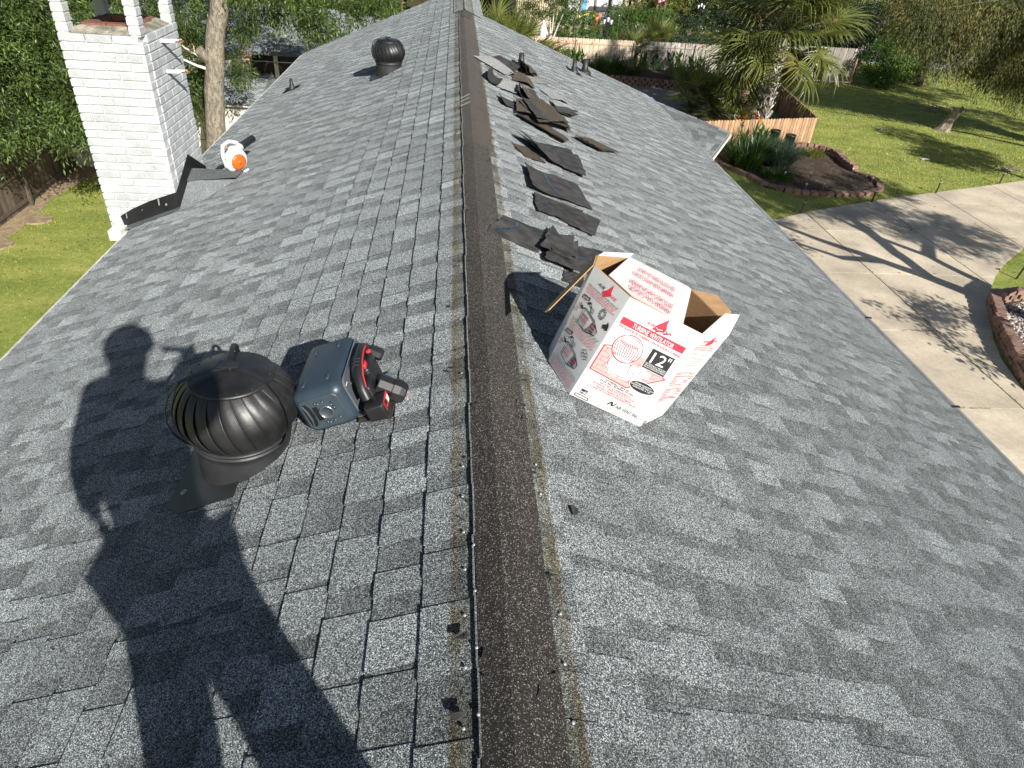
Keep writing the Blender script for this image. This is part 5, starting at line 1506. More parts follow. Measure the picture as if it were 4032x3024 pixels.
# weeds growing in the joints
def blades(bases, az, length, width, lean, droop, seg=3, rngseed=1, tones=None):
    n = len(bases); bases = np.asarray(bases, float); r = np.random.default_rng(rngseed)
    az, length, width, lean, droop = [np.broadcast_to(np.asarray(x, float), (n,)).copy() for x in (az, length, width, lean, droop)]
    dx, dy = np.cos(az), np.sin(az); px, py = -dy, dx
    V_ = np.zeros((n, (seg + 1) * 2, 3)); pos = bases.copy(); ang = lean.copy()
    for k in range(seg + 1):
        w = width * (1 - (k / seg) ** 1.6 * .92) * .5
        V_[:, 2 * k, 0] = pos[:, 0] - px * w; V_[:, 2 * k, 1] = pos[:, 1] - py * w; V_[:, 2 * k, 2] = pos[:, 2]
        V_[:, 2 * k + 1, 0] = pos[:, 0] + px * w; V_[:, 2 * k + 1, 1] = pos[:, 1] + py * w; V_[:, 2 * k + 1, 2] = pos[:, 2]
        st = length / seg
        pos[:, 0] += dx * np.sin(ang) * st; pos[:, 1] += dy * np.sin(ang) * st; pos[:, 2] += np.cos(ang) * st
        ang += droop / seg
    q = []
    for k in range(seg):
        q.append([2 * k, 2 * k + 1, 2 * k + 3, 2 * k + 2])
    q = np.array(q); idx = (np.arange(n)[:, None, None] * ((seg + 1) * 2) + q[None]).reshape(-1, 4)
    t = r.uniform(.6, 1.45, n) if tones is None else tones
    return V_.reshape(-1, 3), idx, np.repeat(t, seg)
def join(parts):
    vs, qs, ts, o = [], [], [], 0
    for v, q, t in parts:
        vs.append(v); qs.append(q + o); ts.append(t); o += len(v)
    return np.concatenate(vs), np.concatenate(qs), np.concatenate(ts)

r = np.random.default_rng(4)
pts = []
for (x0, y0, x1, y1, k, sp) in ((11.97, 10.7, 11.97, 14.6, 260, .03), (12.0, 10.72, 13.0, 10.72, 60, .03), (8.8, 13.87, 9.0, 13.87, 10, .03), (10.2, 10.7, 11.2, 10.7, 90, .03), (11.0, 13.87, 11.9, 13.87, 60, .025), (11.97, 14.6, 11.97, 21.5, 190, .02), (15.2, 16.5, 15.2, 22, 50, .02)):
    u = r.random(k); pts.append(np.c_[x0 + (x1 - x0) * u + r.normal(0, sp * .5, k), y0 + (y1 - y0) * u + r.normal(0, sp * .5, k), np.full(k, .02)])
pts = np.concatenate(pts)
v_, q_, t_ = blades(pts, r.uniform(0, 6.28, len(pts)), r.uniform(.03, .07, len(pts)), .012, r.uniform(.2, 1.2, len(pts)), .6, 2, 3)
tag(np_mesh('joint_weeds', v_, q_, M['weed'], None, t_), 'small weeds and dirt in the driveway joints', kind='stuff')

# grass blades over the lawns in view, denser along the concrete
def in_poly(x, y, poly):
    ins = np.zeros(len(x), bool); n = len(poly)
    for i in range(n):
        x1, y1 = poly[i]; x2, y2 = poly[(i + 1) % n]
        c = ((y1 > y) != (y2 > y)) & (x < (x2 - x1) * (y - y1) / (y2 - y1 + 1e-9) + x1)
        ins ^= c
    return ins
BED = [(10.6, 28.4), (10.55, 26.9), (11.3, 25.55), (11.5, 24.2), (12.2, 23.75), (13.5, 23.6), (15.1, 23.75), (16.1, 24.4), (16.4, 25.5), (16.0, 26.3), (16.1, 27.8), (16.15, 29.2), (15.7, 29.9), (10.4, 28.9)]
RING = [(14.45, 15.45), (13.75, 14.2), (13.2, 12.9), (12.75, 11.7), (12.9, 10.4), (13.8, 9.6), (15.4, 9.6), (17.0, 10.6), (17.9, 12.4), (17.8, 14.2), (16.9, 15.3), (15.6, 15.7)]
FENCE_YARD = [(9.0, 27.5), (15.8, 30.4), (16.6, 35.7), (17.4, 45), (3, 47), (3, 30)]
def lawn_blades():
    r = np.random.default_rng(12); P_ = []
    for (x0, x1, y0, y1, n) in ((8, 30, 20, 30, 52000), (14, 40, 28, 50, 60000), (16, 26, 14, 23, 9000), (-12, -4, 5, 26, 26000)):
        P_.append(np.c_[r.uniform(x0, x1, n), r.uniform(y0, y1, n)])
    # ragged edge over the concrete
    for a, b in zip(DRIVE[16:26], DRIVE[17:27]):
        n = 700; u = r.random(n); nx, ny = -(b[1] - a[1]), b[0] - a[0]; l = math.hypot(nx, ny)
        off = np.abs(r.normal(0, .05, n)) - .02
        P_.append(np.c_[a[0] + (b[0] - a[0]) * u - nx / l * off, a[1] + (b[1] - a[1]) * u - ny / l * off])
    P_ = np.concatenate(P_); x, y = P_[:, 0], P_[:, 1]
    keep = ~in_poly(x, y, BED) & ~in_poly(x, y, RING) & ~in_poly(x, y, FENCE_YARD)
    inn = in_poly(x, y, DRIVE)
    e = len(P_) - 7000
    keep[:e] &= ~inn[:e]
    P_ = P_[keep]; n = len(P_)
    d = np.hypot(P_[:, 0], P_[:, 1]); s = np.clip(d / 24, .8, 2.0)
    pts = np.c_[P_, np.full(n, -.005)]
    return blades(pts, r.uniform(0, 6.28, n), r.uniform(.03, .065, n) * np.sqrt(s), .018 * s, r.uniform(.1, .9, n), .5, 1, 9, r.uniform(.7, 1.5, n))
v_, q_, t_ = lawn_blades()
tag(np_mesh('grass', v_, q_, M['blade'], None, t_), 'short lawn grass around the house and driveway', kind='stuff')

# ---- planting bed with block edging near the fence
b = MB(); b.prism(BED, -.02, .05); bed = tag(b.build('planting_bed', M['soil']), kind='structure')
def edging(path, parent, courses=1, w=.30, d=.17, hgt=.12, z0=0.0, seed=1):
    rg = random.Random(seed); segs = list(zip(path, path[1:]))
    for c in range(courses):
        carry = 0 if c % 2 == 0 else w / 2
        for a, b_ in segs:
            l = math.hypot(b_[0] - a[0], b_[1] - a[1]); t = carry
            dx, dy = (b_[0] - a[0]) / l, (b_[1] - a[1]) / l
            while t < l:
                cx, cy = a[0] + dx * t, a[1] + dy * t
                m_ = MB(); k = .04; j = rg.uniform(-.02, .02)
                hw = w * .47
                pr = [(-hw, -d / 2), (-hw + .03, -d / 2 - .03), (hw - .03, -d / 2 - .03), (hw, -d / 2), (hw - .03, d / 2), (-hw + .03, d / 2)]
                an = math.atan2(dy, dx) + rg.uniform(-.06, .06)
                pr = [(cx + u * math.cos(an) - (v + j) * math.sin(an), cy + u * math.sin(an) + (v + j) * math.cos(an)) for u, v in pr]
                z = z0 + c * (hgt + .005) + rg.uniform(-.008, .008)
                m_.prism(pr, z, z + hgt, rg.uniform(.75, 1.25))
                o = m_.build('block', M['edging'], parent)
                t += w
            carry = t - l
edging([(10.65, 28.4), (10.55, 27.0), (11.0, 25.9), (11.35, 25.2), (11.55, 24.4), (12.2, 23.8), (13.0, 23.62), (13.8, 23.6), (15.1, 23.78), (16.0, 24.35), (16.35, 25.0), (16.4, 25.7), (16.05, 26.3)], bed, 1, .30, .2, .14, .0, 2)
edging([(16.05, 26.4), (16.0, 27.2), (16.2, 28.1), (16.15, 28.9), (15.75, 29.35), (15.1, 29.4), (14.5, 29.3)], bed, 2, .30, .2, .15, 0, 3)
r = np.random.default_rng(33); n = 5200
pts = np.c_[r.uniform(10.4, 16.4, n), r.uniform(23.4, 30, n)]; pts = pts[in_poly(pts[:, 0], pts[:, 1], BED)]; n = len(pts)
v_, q_, t_ = blades(np.c_[pts, np.full(n, .055)], r.uniform(0, 6.28, n), r.uniform(.06, .25, n), .022, r.uniform(1.2, 1.5, n), .1, 1, 5, r.uniform(.25, 1.3, n))
M['straw'] = mat('pine_straw', (.16, .105, .06), .9, var=.4, tone=True)
tag(np_mesh('straw_mulch', v_, q_, M['straw'], None, t_), 'brown straw mulch and twigs strewn over the planting bed', kind='stuff')

# ---- ring bed beside the driveway with gravel
b = MB(); b.prism(RING, -.02, .06); ring = tag(b.build('gravel_bed', M['soil']), kind='structure')
edging(RING + [RING[0]], ring, 3, .30, .2, .12, .0, 6)
r = np.random.default_rng(5); n = 9000
pts = np.c_[r.uniform(12.7, 18, n), r.uniform(9.6, 15.7, n)]
pts = pts[in_poly(pts[:, 0], pts[:, 1], [(x * .94 + 15.2 * .06, y * .94 + 12.7 * .06) for x, y in RING])]; n = len(pts)
# small tetrahedral stones
def stones(pts, z, s, seed):
    r = np.random.default_rng(seed); n = len(pts)
    a = r.uniform(0, 6.28, n); s = s * r.uniform(.5, 1.5, n)
    V_ = np.zeros((n, 5, 3))
    for k in range(4):
        an = a + k * math.pi / 2 + r.uniform(-.3, .3, n)
        V_[:, k, 0] = pts[:, 0] + np.cos(an) * s; V_[:, k, 1] = pts[:, 1] + np.sin(an) * s; V_[:, k, 2] = z
    V_[:, 4, 0] = pts[:, 0] + r.normal(0, .2, n) * s; V_[:, 4, 1] = pts[:, 1] + r.normal(0, .2, n) * s; V_[:, 4, 2] = z + s * .7
    q = np.array([[0, 1, 4, 4], [1, 2, 4, 4], [2, 3, 4, 4], [3, 0, 4, 4]])
    tri = np.array([[0, 1, 4], [1, 2, 4], [2, 3, 4], [3, 0, 4]])
    idx = (np.arange(n)[:, None, None] * 5 + tri[None]).reshape(-1, 3)
    return V_.reshape(-1, 3), idx, np.repeat(r.uniform(.35, 1.5, n), 4)
v_, q_, t_ = stones(pts, .06, .035, 2)
tag(np_mesh('gravel', v_, q_, M['gravel'], None, t_), 'pale mixed gravel filling the round block edged bed', kind='stuff')
pts = np.c_[r.normal(12.35, .16, 60), r.normal(10.15, .06, 60)]
v_, q_, t_ = stones(pts, .034, .022, 3)
tag(np_mesh('loose_gravel', v_, q_, M['gravel'], None, t_), 'few loose stones spilled on the driveway by the gravel bed', kind='stuff')

# ---- bare dirt along the left fence, street beyond, pool yard
b = MB(); b.prism([(-12.6, 12), (-11.8, 13), (-11.65, 15.5), (-11.75, 17.0), (-11.5, 18.0), (-11.6, 19.6), (-11.75, 20.6), (-11.6, 22), (-11.0, 23.3), (-12.6, 23.4)], -.03, .012); tag(b.build('bare_soil', M['dirt']), kind='structure')
b = MB(); b.prism([(30, 53), (60, 50), (60, 54.5), (43, 62.5), (36, 67), (30, 71)], -.03, .02); b.prism([(36, 78), (60, 72), (70, 74), (48, 83), (38, 84)], -.03, .02)
tag(b.build('street', M['asphalt']), kind='structure')
b = MB(); b.prism([(4.2, 29.5), (15.9, 31.0), (16.4, 35.4), (15.8, 38.5), (12.5, 40.2), (8.9, 40.9), (6.5, 41.2), (4.2, 41.6)], -.02, .03); dk = tag(b.build('pool_deck', M['deck']), kind='structure')
b = MB(); b.prism([(6.3, 32), (9.6, 32.2), (10.6, 34.6), (10.2, 36.6), (8.9, 38.2), (6.3, 38.6)], .031, .045); tag(b.build('pool', M['pool']), kind='structure')
edging([(15.9, 38.8), (14.2, 39.8), (12.5, 40.5), (10.5, 40.9), (8.6, 41.3), (6.0, 41.6)], dk, 3, .34, .22, .14, 0, 9)
b = MB(); b.prism([(4, 41.7), (8.6, 41.4), (12.5, 40.6), (16.1, 39), (18.2, 43.6), (5, 45)], -.02, .36); tag(b.build('raised_bed', M['soil']), kind='structure')
b = MB(); b.prism([(8.4, 50), (16, 48.5), (22, 55), (20, 62), (14, 66), (7, 64), (6, 56)], -.02, .02)
M['patio'] = mat('tan_patio', (.42, .33, .22), .85, var=.15, vscale=2)
tag(b.build('patio', M['patio']), kind='structure')
b = MB(); b.prism([(9.2, 50.0), (11.6, 49.8), (11.8, 52.5), (9.6, 52.8)], .02, .03); b.build('garden_path', M['asphalt'])['kind'] = 'structure'

# ------------------------------------------------------------------ fences
def picket_fence(name, label, path, hgt, pw, m, rails_side, z0=0.0, dog=True, gap=.011, group=None, seed=1, post_every=2.4, thick=.018, lean=(0, 0), posts=True, top_var=.012):
    c = path[0]
    t = thing(name, (c[0], c[1], z0), label, 'fence', group)
    rg = random.Random(seed); meshes = {}
    def pk(w, h_):
        key = (round(w, 3), rg.randrange(6))
        if key not in meshes:
            mb = MB(); a, th = w / 2, thick / 2; dg = w * .28 if dog else .002
            pr = [(-a, 0), (a, 0), (a, h_ - dg), (a - dg, h_), (-a + dg, h_), (-a, h_ - dg)]
            vs = [(x, -th, z) for x, z in pr] + [(x, th, z) for x, z in pr]
            mb.add(vs, [tuple(range(6)), tuple(range(11, 5, -1))] + [(i, i + 6, (i + 1) % 6 + 6, (i + 1) % 6) for i in range(6)], rg.choice([.62, .8, .95, 1.05, 1.15, 1.3]))
            me = bpy.data.meshes.new('picket'); me.from_pydata(mb.v, [], mb.f); finish(me, mb.t, mb.sm); me.materials.append(m)
            meshes[key] = me
        return meshes[key]
    for (x0, y0), (x1, y1) in zip(path, path[1:]):
        L = math.hypot(x1 - x0, y1 - y0); an = math.atan2(y1 - y0, x1 - x0); dx, dy = math.cos(an), math.sin(an); nx, ny = -dy * rails_side, dx * rails_side
        n = int(L / (pw + gap))
        for i in range(n):
            d = (i + .5) * L / n
            o = link('picket', pk(pw, hgt), None, t)
            o.location = (x0 + dx * d - c[0], y0 + dy * d - c[1], rg.uniform(-top_var, top_var)); o.rotation_euler = (lean[0] + rg.uniform(-.004, .004), lean[1] + rg.uniform(-.008, .008), an)
        for zr in (.18, hgt * .52, hgt - .26) if hgt > 1.5 else (.2, hgt - .22):
            mb = MB(); mb.obox(((x0 + x1) / 2 + nx * .03, (y0 + y1) / 2 + ny * .03, z0 + zr), V(dx, dy, 0) * L / 2, V(nx, ny, 0) * .019, V(0, 0, .044), .9); mb.build('rail', m, t)
        if posts:
            k = int(L / post_every)
            for i in range(k + 1):
                d = i * L / max(k, 1)
                mb = MB(); px, py = x0 + dx * d + nx * .10, y0 + dy * d + ny * .10
                mb.obox((px, py, z0 + hgt / 2 - .04), V(dx, dy, 0) * .045, V(nx, ny, 0) * .045, V(0, 0, hgt / 2 - .04), .85); mb.build('post', m, t)
    return t
picket_fence('picket_fence', 'long pale weathered picket fence across the back of the pool yard, orange flowers before it', [(3.6, 43.6), (10.6, 44.1)], 1.83, .132, M['picket_old'], -1, seed=3)
picket_fence('picket_fence', 'darker greyish picket fence section right of the gap with the drooping palm', [(11.05, 43.95), (17.6, 44.3)], 1.86, .132, M['picket_grey'], -1, seed=4)
picket_fence('picket_fence', 'low brown cedar picket fence in front of the pool, running to the lawn corner', [(8.2, 28.05), (15.82, 30.2)], 1.2, .134, M['picket_new'], 1, seed=5)
picket_fence('picket_fence', 'side run of the low brown fence going back from the lawn corner past the palm', [(15.86, 30.25), (16.3, 33.2), (16.75, 36.2), (17.2, 40.5), (17.7, 44.2)], 1.2, .134, M['picket_new'], 1, seed=6, thick=.022)
picket_fence('picket_fence', 'leaning grey picket fence panel behind the palm at the far edge of the lawn', [(19.6, 44.95), (25.2, 45.1)], 2.0, .14, M['picket_grey'], 1, seed=7, lean=(0, .06))
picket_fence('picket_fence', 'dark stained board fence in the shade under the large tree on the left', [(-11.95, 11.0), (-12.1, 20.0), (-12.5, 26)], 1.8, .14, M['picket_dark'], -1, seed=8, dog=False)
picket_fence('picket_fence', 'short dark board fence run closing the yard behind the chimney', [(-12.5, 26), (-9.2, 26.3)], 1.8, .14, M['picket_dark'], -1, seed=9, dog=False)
mb = MB(); mb.tube([(24.2, 43.6, 0), (24.2, 43.6, 1.65)], .045, 8); tag(mb.build('stake', M['picket_new']), 'pale wooden stake standing in the grass before the grey fence', 'stake')
mb = MB(); mb.obox((19.6, 43.9, .22), V(.05, 0, .22), V(0, .03, 0), V(.02, 0, -.02)); tag(mb.build('plank_end', M['off_white']), 'short pale plank end leaning in the grass under the palm fronds', 'plank')
mb = MB(); mb.tube([(22.3, 44.7, .12), (24.7, 44.6, .14)], .03, 6); tag(mb.build('pipe_rail', M['off_white']), 'white pipe lying along the foot of the grey fence', 'pipe')
mb = MB(); mb.tube([(29.5, 43.2, 0), (29.5, 43.2, 1.1)], .025, 8); tag(mb.build('marker_post', M['gutter']), 'thin grey metal post before the dark cedar at the lawn edge', 'post')

# ------------------------------------------------------------------ path lights, stump, pots, small lawn things
M['lamp_metal'] = mat('bronze_path_light', (.018, .016, .015), .45, var=.2)
M['lamp_face'] = mat('path_light_panel', (.55, .57, .55), .3, var=.05)
for (x, y, an, tilt, lb) in ((11.73, 21.59, .2, .10, 'nearest dark path light on the grass, left end of the driveway row'), (15.0, 23.0, .2, .10, 'dark path light just below the tip of the planting bed'), (18.26, 24.33, .2, .10, 'dark path light alone on the sunny driveway edge'), (21.9, 25.85, .2, .12, 'path light farthest along the driveway edge, near the right picture border'), (16.35, 17.05, .2, .35, 'leaning path light on the grass across the driveway')):
    t = thing('path_light', (x, y, 0), lb, 'path light', 'bollard path lights along the driveway')
    d = V(.10, .02, 1).normalized(); d = V(tilt * .5, .0, 1).normalized()
    mb = MB(); mb.obox(V(x, y, 0) + d * .2, V(.022, 0, -.022 * d.x), V(0, .016, 0), d * .2); mb.build('post', M['lamp_metal'], t)
    mb = MB(); mb.obox(V(x, y, 0) + d * .41 + V(.035, 0, 0), V(.075, 0, 0), V(0, .035, 0), V(0, 0, .010)); mb.build('head', M['lamp_metal'], t)
    mb = MB(); mb.obox(V(x, y, 0) + d * .41 + V(.04, 0, .011), V(.06, 0, 0), V(0, .028, 0), V(0, 0, .0015)); mb.build('solar_panel', M['lamp_face'], t)
def stump():
    t = thing('tree_stump', (24.57, 34.18, 0), 'grey leaning tree stump with a split top on the lawn', 'stump')
    mb = MB(); rg = random.Random(2); seg = 14; rows = 7; vs = []
    for i in range(rows):
        u = i / (rows - 1); z = u * 1.02
        for k in range(seg):
            a = 2 * math.pi * k / seg
            rr = .27 - .04 * u + .10 * math.exp(-u * 7) * (1.3 + math.sin(a * 3)) + .035 * math.sin(a * 4 + u * 2) * (1 - u * .3)
            top = (.12 * math.sin(a * 2 + 1) + .07 * math.sin(a * 5)) if i == rows - 1 else 0
            vs.append((24.57 + rr * math.cos(a) * 1.0 + .42 * u, 34.18 + rr * math.sin(a), z + top))
    fs = [(i * seg + k, i * seg + (k + 1) % seg, (i + 1) * seg + (k + 1) % seg, (i + 1) * seg + k) for i in range(rows - 1) for k in range(seg)]
    mb.add(vs, fs, 1, False); n = len(vs)
    mb.add(vs[-seg:] + [(25.0, 34.18, .86)], [(k, (k + 1) % seg, seg) for k in range(seg)], .6)
    mb.build('trunk', M['stump'], t)
stump()
def litter_pile(loc, label, cat, seed, m, n=14, s=.25):
    rg = random.Random(seed); mb = MB()
    for _ in range(n):
        a = rg.uniform(0, 3.14); c = V(loc) + V(rg.uniform(-s, s), rg.uniform(-s, s), rg.uniform(.01, .1))
        mb.tube([c - V(math.cos(a), math.sin(a), -.1) * s * rg.uniform(.3, .8), c + V(math.cos(a), math.sin(a), rg.uniform(-.1, .4)) * s * rg.uniform(.3, .8)], rg.uniform(.01, .03), 5)
    return tag(mb.build(cat.replace(' ', '_'), m), label, cat)
litter_pile((23.5, 27.6, 0), 'pile of grey sticks lying on the lawn at the right picture border', 'stick pile', 3, M['stump'], 16, .4)
litter_pile((20.4, 28.7, 0), 'small pale scrap of paper or husk on the open lawn', 'litter', 4, M['off_white'], 5, .14)
litter_pile((26.6, 38.5, 0), 'low heap of cut branches in the shade on the far lawn', 'branch heap', 5, M['stump'], 26, .9)
litter_pile((20.8, 33.6, 0), 'pale strip of bark lying flat on the lawn left of the stump', 'bark strip', 6, M['off_white'], 2, .25)
# stepping stone by the left fence
b = MB(); b.prism([(-11.35 + .36 * math.cos(a) * (1 + .1 * math.sin(3 * a)), 18.9 + .3 * math.sin(a)) for a in [k * .524 for k in range(12)]], .0, .05); tag(b.build('stepping_stone', M['dirt']), 'flat sandy stepping stone at the foot of the dark fence', 'stone')
b = MB(); b.prism([(-11.6 + .42 * math.cos(a) * (1 + .1 * math.sin(3 * a)), 17.2 + .34 * math.sin(a)) for a in [k * .524 for k in range(12)]], .0, .05); tag(b.build('stepping_stone', M['dirt']), 'flat sandy stepping stone nearest the camera at the left border', 'stone')

# two tall pots behind the grasses, one with a blue rim below
def pot(x, y, hgt, r_, label):
    t = thing('planter', (x, y, .05), label, 'planter', 'dark planters by the low brown fence')
    mb = MB(); mb.lathe([(0, .0), (r_ * .8, 0), (r_, hgt - .06), (r_ * 1.04, hgt - .06), (r_ * 1.04, hgt), (r_ * .9, hgt), (r_ * .88, hgt - .08), (0, hgt - .08)], 18, (x, y, .05)); mb.build('pot', M['black_plastic'], t)
    mb = MB(); mb.lathe([(0, hgt - .06), (r_ * .87, hgt - .06)], 14, (x, y, .05)); mb.build('soil', M['soil'], t)
pot(13.35, 28.55, .95, .2, 'taller black planter leaning against the low brown fence')
pot(14.0, 28.45, .82, .21, 'shorter black planter to the right of the taller one')
M['blue'] = mat('blue_tarp', (.02, .12, .5), .5, var=.2)
mb = MB(); mb.rbox((13.9, 28.0, .16), V(.2, 0, 0), V(0, .12, 0), V(0, 0, .09), .04, 2); tag(mb.build('bucket', M['blue']), 'bright blue bucket half hidden by grasses below the planters', 'bucket')
# small garden solar lights in the bed
for x, y, lb in ((12.9, 23.95, 'leftmost'), (13.6, 24.0, 'middle'), (16.0, 25.0, 'rightmost'), (15.7, 26.0, 'farthest'), (12.6, 25.2, 'isolated')):
    t = thing('garden_light', (x, y, .05), {'leftmost': 'small clear stake light by the front edging blocks, left one', 'middle': 'small clear stake light by the front edging blocks, right one', 'rightmost': 'small dark stake light inside the right tip of the bed', 'farthest': 'small clear stake light at the far right edging of the bed', 'isolated': 'small clear stake light in the shaded weeds of the bed'}[lb], 'garden light', 'small stake lights in the planting bed')
    mb = MB(); mb.tube([(x, y, .05), (x, y, .22)], .008, 6); mb.build('stake', M['steel'], t)
    mb = MB(); mb.lathe([(0, .17), (.03, .17), (.035, .24), (.045, .24), (.03, .27), (0, .28)], 10, (x, y, .05)); mb.build('lamp', M['lamp_face'], t)

# ------------------------------------------------------------------ foliage
M['leaf_oak'] = mat('oak_leaf', (.070, .110, .024), .42, var=.3, vscale=1.2, tone=True, trans=.22, spec=.5)
M['leaf_hedge'] = mat('hedge_leaf', (.065, .135, .020), .5, var=.25, vscale=1.0, tone=True, trans=.2)
M['leaf_bright'] = mat('bright_leaf', (.075, .155, .022), .5, var=.25, vscale=1.0, tone=True, trans=.25)
M['leaf_yellow'] = mat('yellowing_leaf', (.15, .15, .02), .55, var=.3, vscale=.8, tone=True, trans=.25, col2=(.08, .11, .02))
M['leaf_cedar'] = mat('cypress_needles', (.17, .155, .045), .6, var=.3, vscale=.6, tone=True, trans=.2, col2=(.07, .085, .022))
M['leaf_dark'] = mat('dark_leaf', (.024, .045, .014), .5, var=.3, vscale=.5, tone=True, trans=.15)
M['leaf_palm'] = mat('palm_frond', (.10, .13, .035), .38, var=.25, vscale=1.0, tone=True, trans=.3, col2=(.17, .18, .04))
M['leaf_palm_dry'] = mat('dry_palm_frond', (.24, .15, .07), .8, var=.3, vscale=2, tone=True, trans=.15)
M['leaf_strap'] = mat('strap_leaf', (.045, .090, .020), .4, var=.25, vscale=2, tone=True, trans=.2)
M['leaf_canna'] = mat('canna_leaf', (.065, .135, .030), .42, var=.25, vscale=2, tone=True, trans=.25)
M['leaf_blue'] = mat('blue_green_grass', (.065, .105, .065), .55, var=.2, vscale=2, tone=True, trans=.2)
M['petal_orange'] = mat('orange_petal', (.75, .12, .03), .6, var=.2, tone=True, trans=.2)
M['petal_pink'] = mat('pink_petal', (.62, .28, .42), .6, var=.2, tone=True, trans=.2)

def leaf_cloud(name, m, blobs, n, ln, wd, parent=None, seed=1, twigs=18, spread=.32, down=.25, per=None, mask=None, up_bias=0.0, grav=0.0, tv=(.75, 1.25)):
    """elongated leaves gathered in sprays of `twigs` leaves through the outer part of ellipsoid blobs"""
    r = np.random.default_rng(seed); blobs = np.asarray(blobs, float)
    w = blobs[:, 3] * blobs[:, 4] + blobs[:, 4] * blobs[:, 5] + blobs[:, 3] * blobs[:, 5]
    nc = max(1, n // twigs); bi = r.choice(len(blobs), nc, p=w / w.sum()); B = blobs[bi]
    d = r.normal(size=(nc, 3)); d /= np.linalg.norm(d, axis=1, keepdims=True)
    d[:, 2] += up_bias; d /= np.linalg.norm(d, axis=1, keepdims=True)
    rad = r.uniform(.25, 1.0, nc) ** .45 * (1 + .13 * np.sin(d[:, 0] * 7 + B[:, 0]) * np.cos(d[:, 2] * 6 + B[:, 1]))
    c = B[:, :3] + d * B[:, 3:6] * rad[:, None]
    tw = d + r.normal(0, .45, (nc, 3)); tw[:, 2] -= down; tw /= np.linalg.norm(tw, axis=1, keepdims=True)
    N_ = nc * twigs
    ci = np.repeat(np.arange(nc), twigs); along = r.uniform(-.2, 1.0, N_)
    p = c[ci] + tw[ci] * (along * spread)[:, None] + r.normal(0, spread * .22, (N_, 3))
    p[:, 2] -= grav * along ** 2 * spread
    if mask is not None:
        k = mask(p); p = p[k]; ci = ci[k]; N_ = len(p)
    ld = tw[ci] * .8 + r.normal(0, .6, (N_, 3)); ld[:, 2] -= grav; ld /= np.linalg.norm(ld, axis=1, keepdims=True)
    nn = r.normal(0, .55, (N_, 3)) + np.array([0, -.1, .85]); sd_ = np.cross(ld, nn); sd_ /= np.linalg.norm(sd_, axis=1, keepdims=True) + 1e-9
    up = np.cross(sd_, ld)
    L_ = ln * r.uniform(.6, 1.3, N_)[:, None]; W_ = wd * r.uniform(.7, 1.2, N_)[:, None] * .5
    v = np.zeros((N_, 4, 3)); v[:, 0] = p; v[:, 1] = p + ld * L_ * .5 + sd_ * W_ + up * W_ * .3; v[:, 2] = p + ld * L_; v[:, 3] = p + ld * L_ * .5 - sd_ * W_ + up * W_ * .3
    tone = r.uniform(tv[0], tv[1], nc)[ci] * r.uniform(.75, 1.3, N_)
    idx = np.arange(N_ * 4).reshape(-1, 4)
    return np_mesh(name, v.reshape(-1, 3), idx, m, parent, tone)

def limb(mb, pts, r0, r1, seg=9, wob=0.0, seed=0):
    rg = random.Random(seed); pts = [V(p) for p in pts]; out = []
    for a, b in zip(pts, pts[1:]):
        for k in range(4):
            out.append(a.lerp(b, k / 4) + V(rg.uniform(-wob, wob), rg.uniform(-wob, wob), 0))
    out.append(pts[-1]); n = len(out)
    mb.tube(out, [r0 + (r1 - r0) * i / (n - 1) for i in range(n)], seg)
    return out

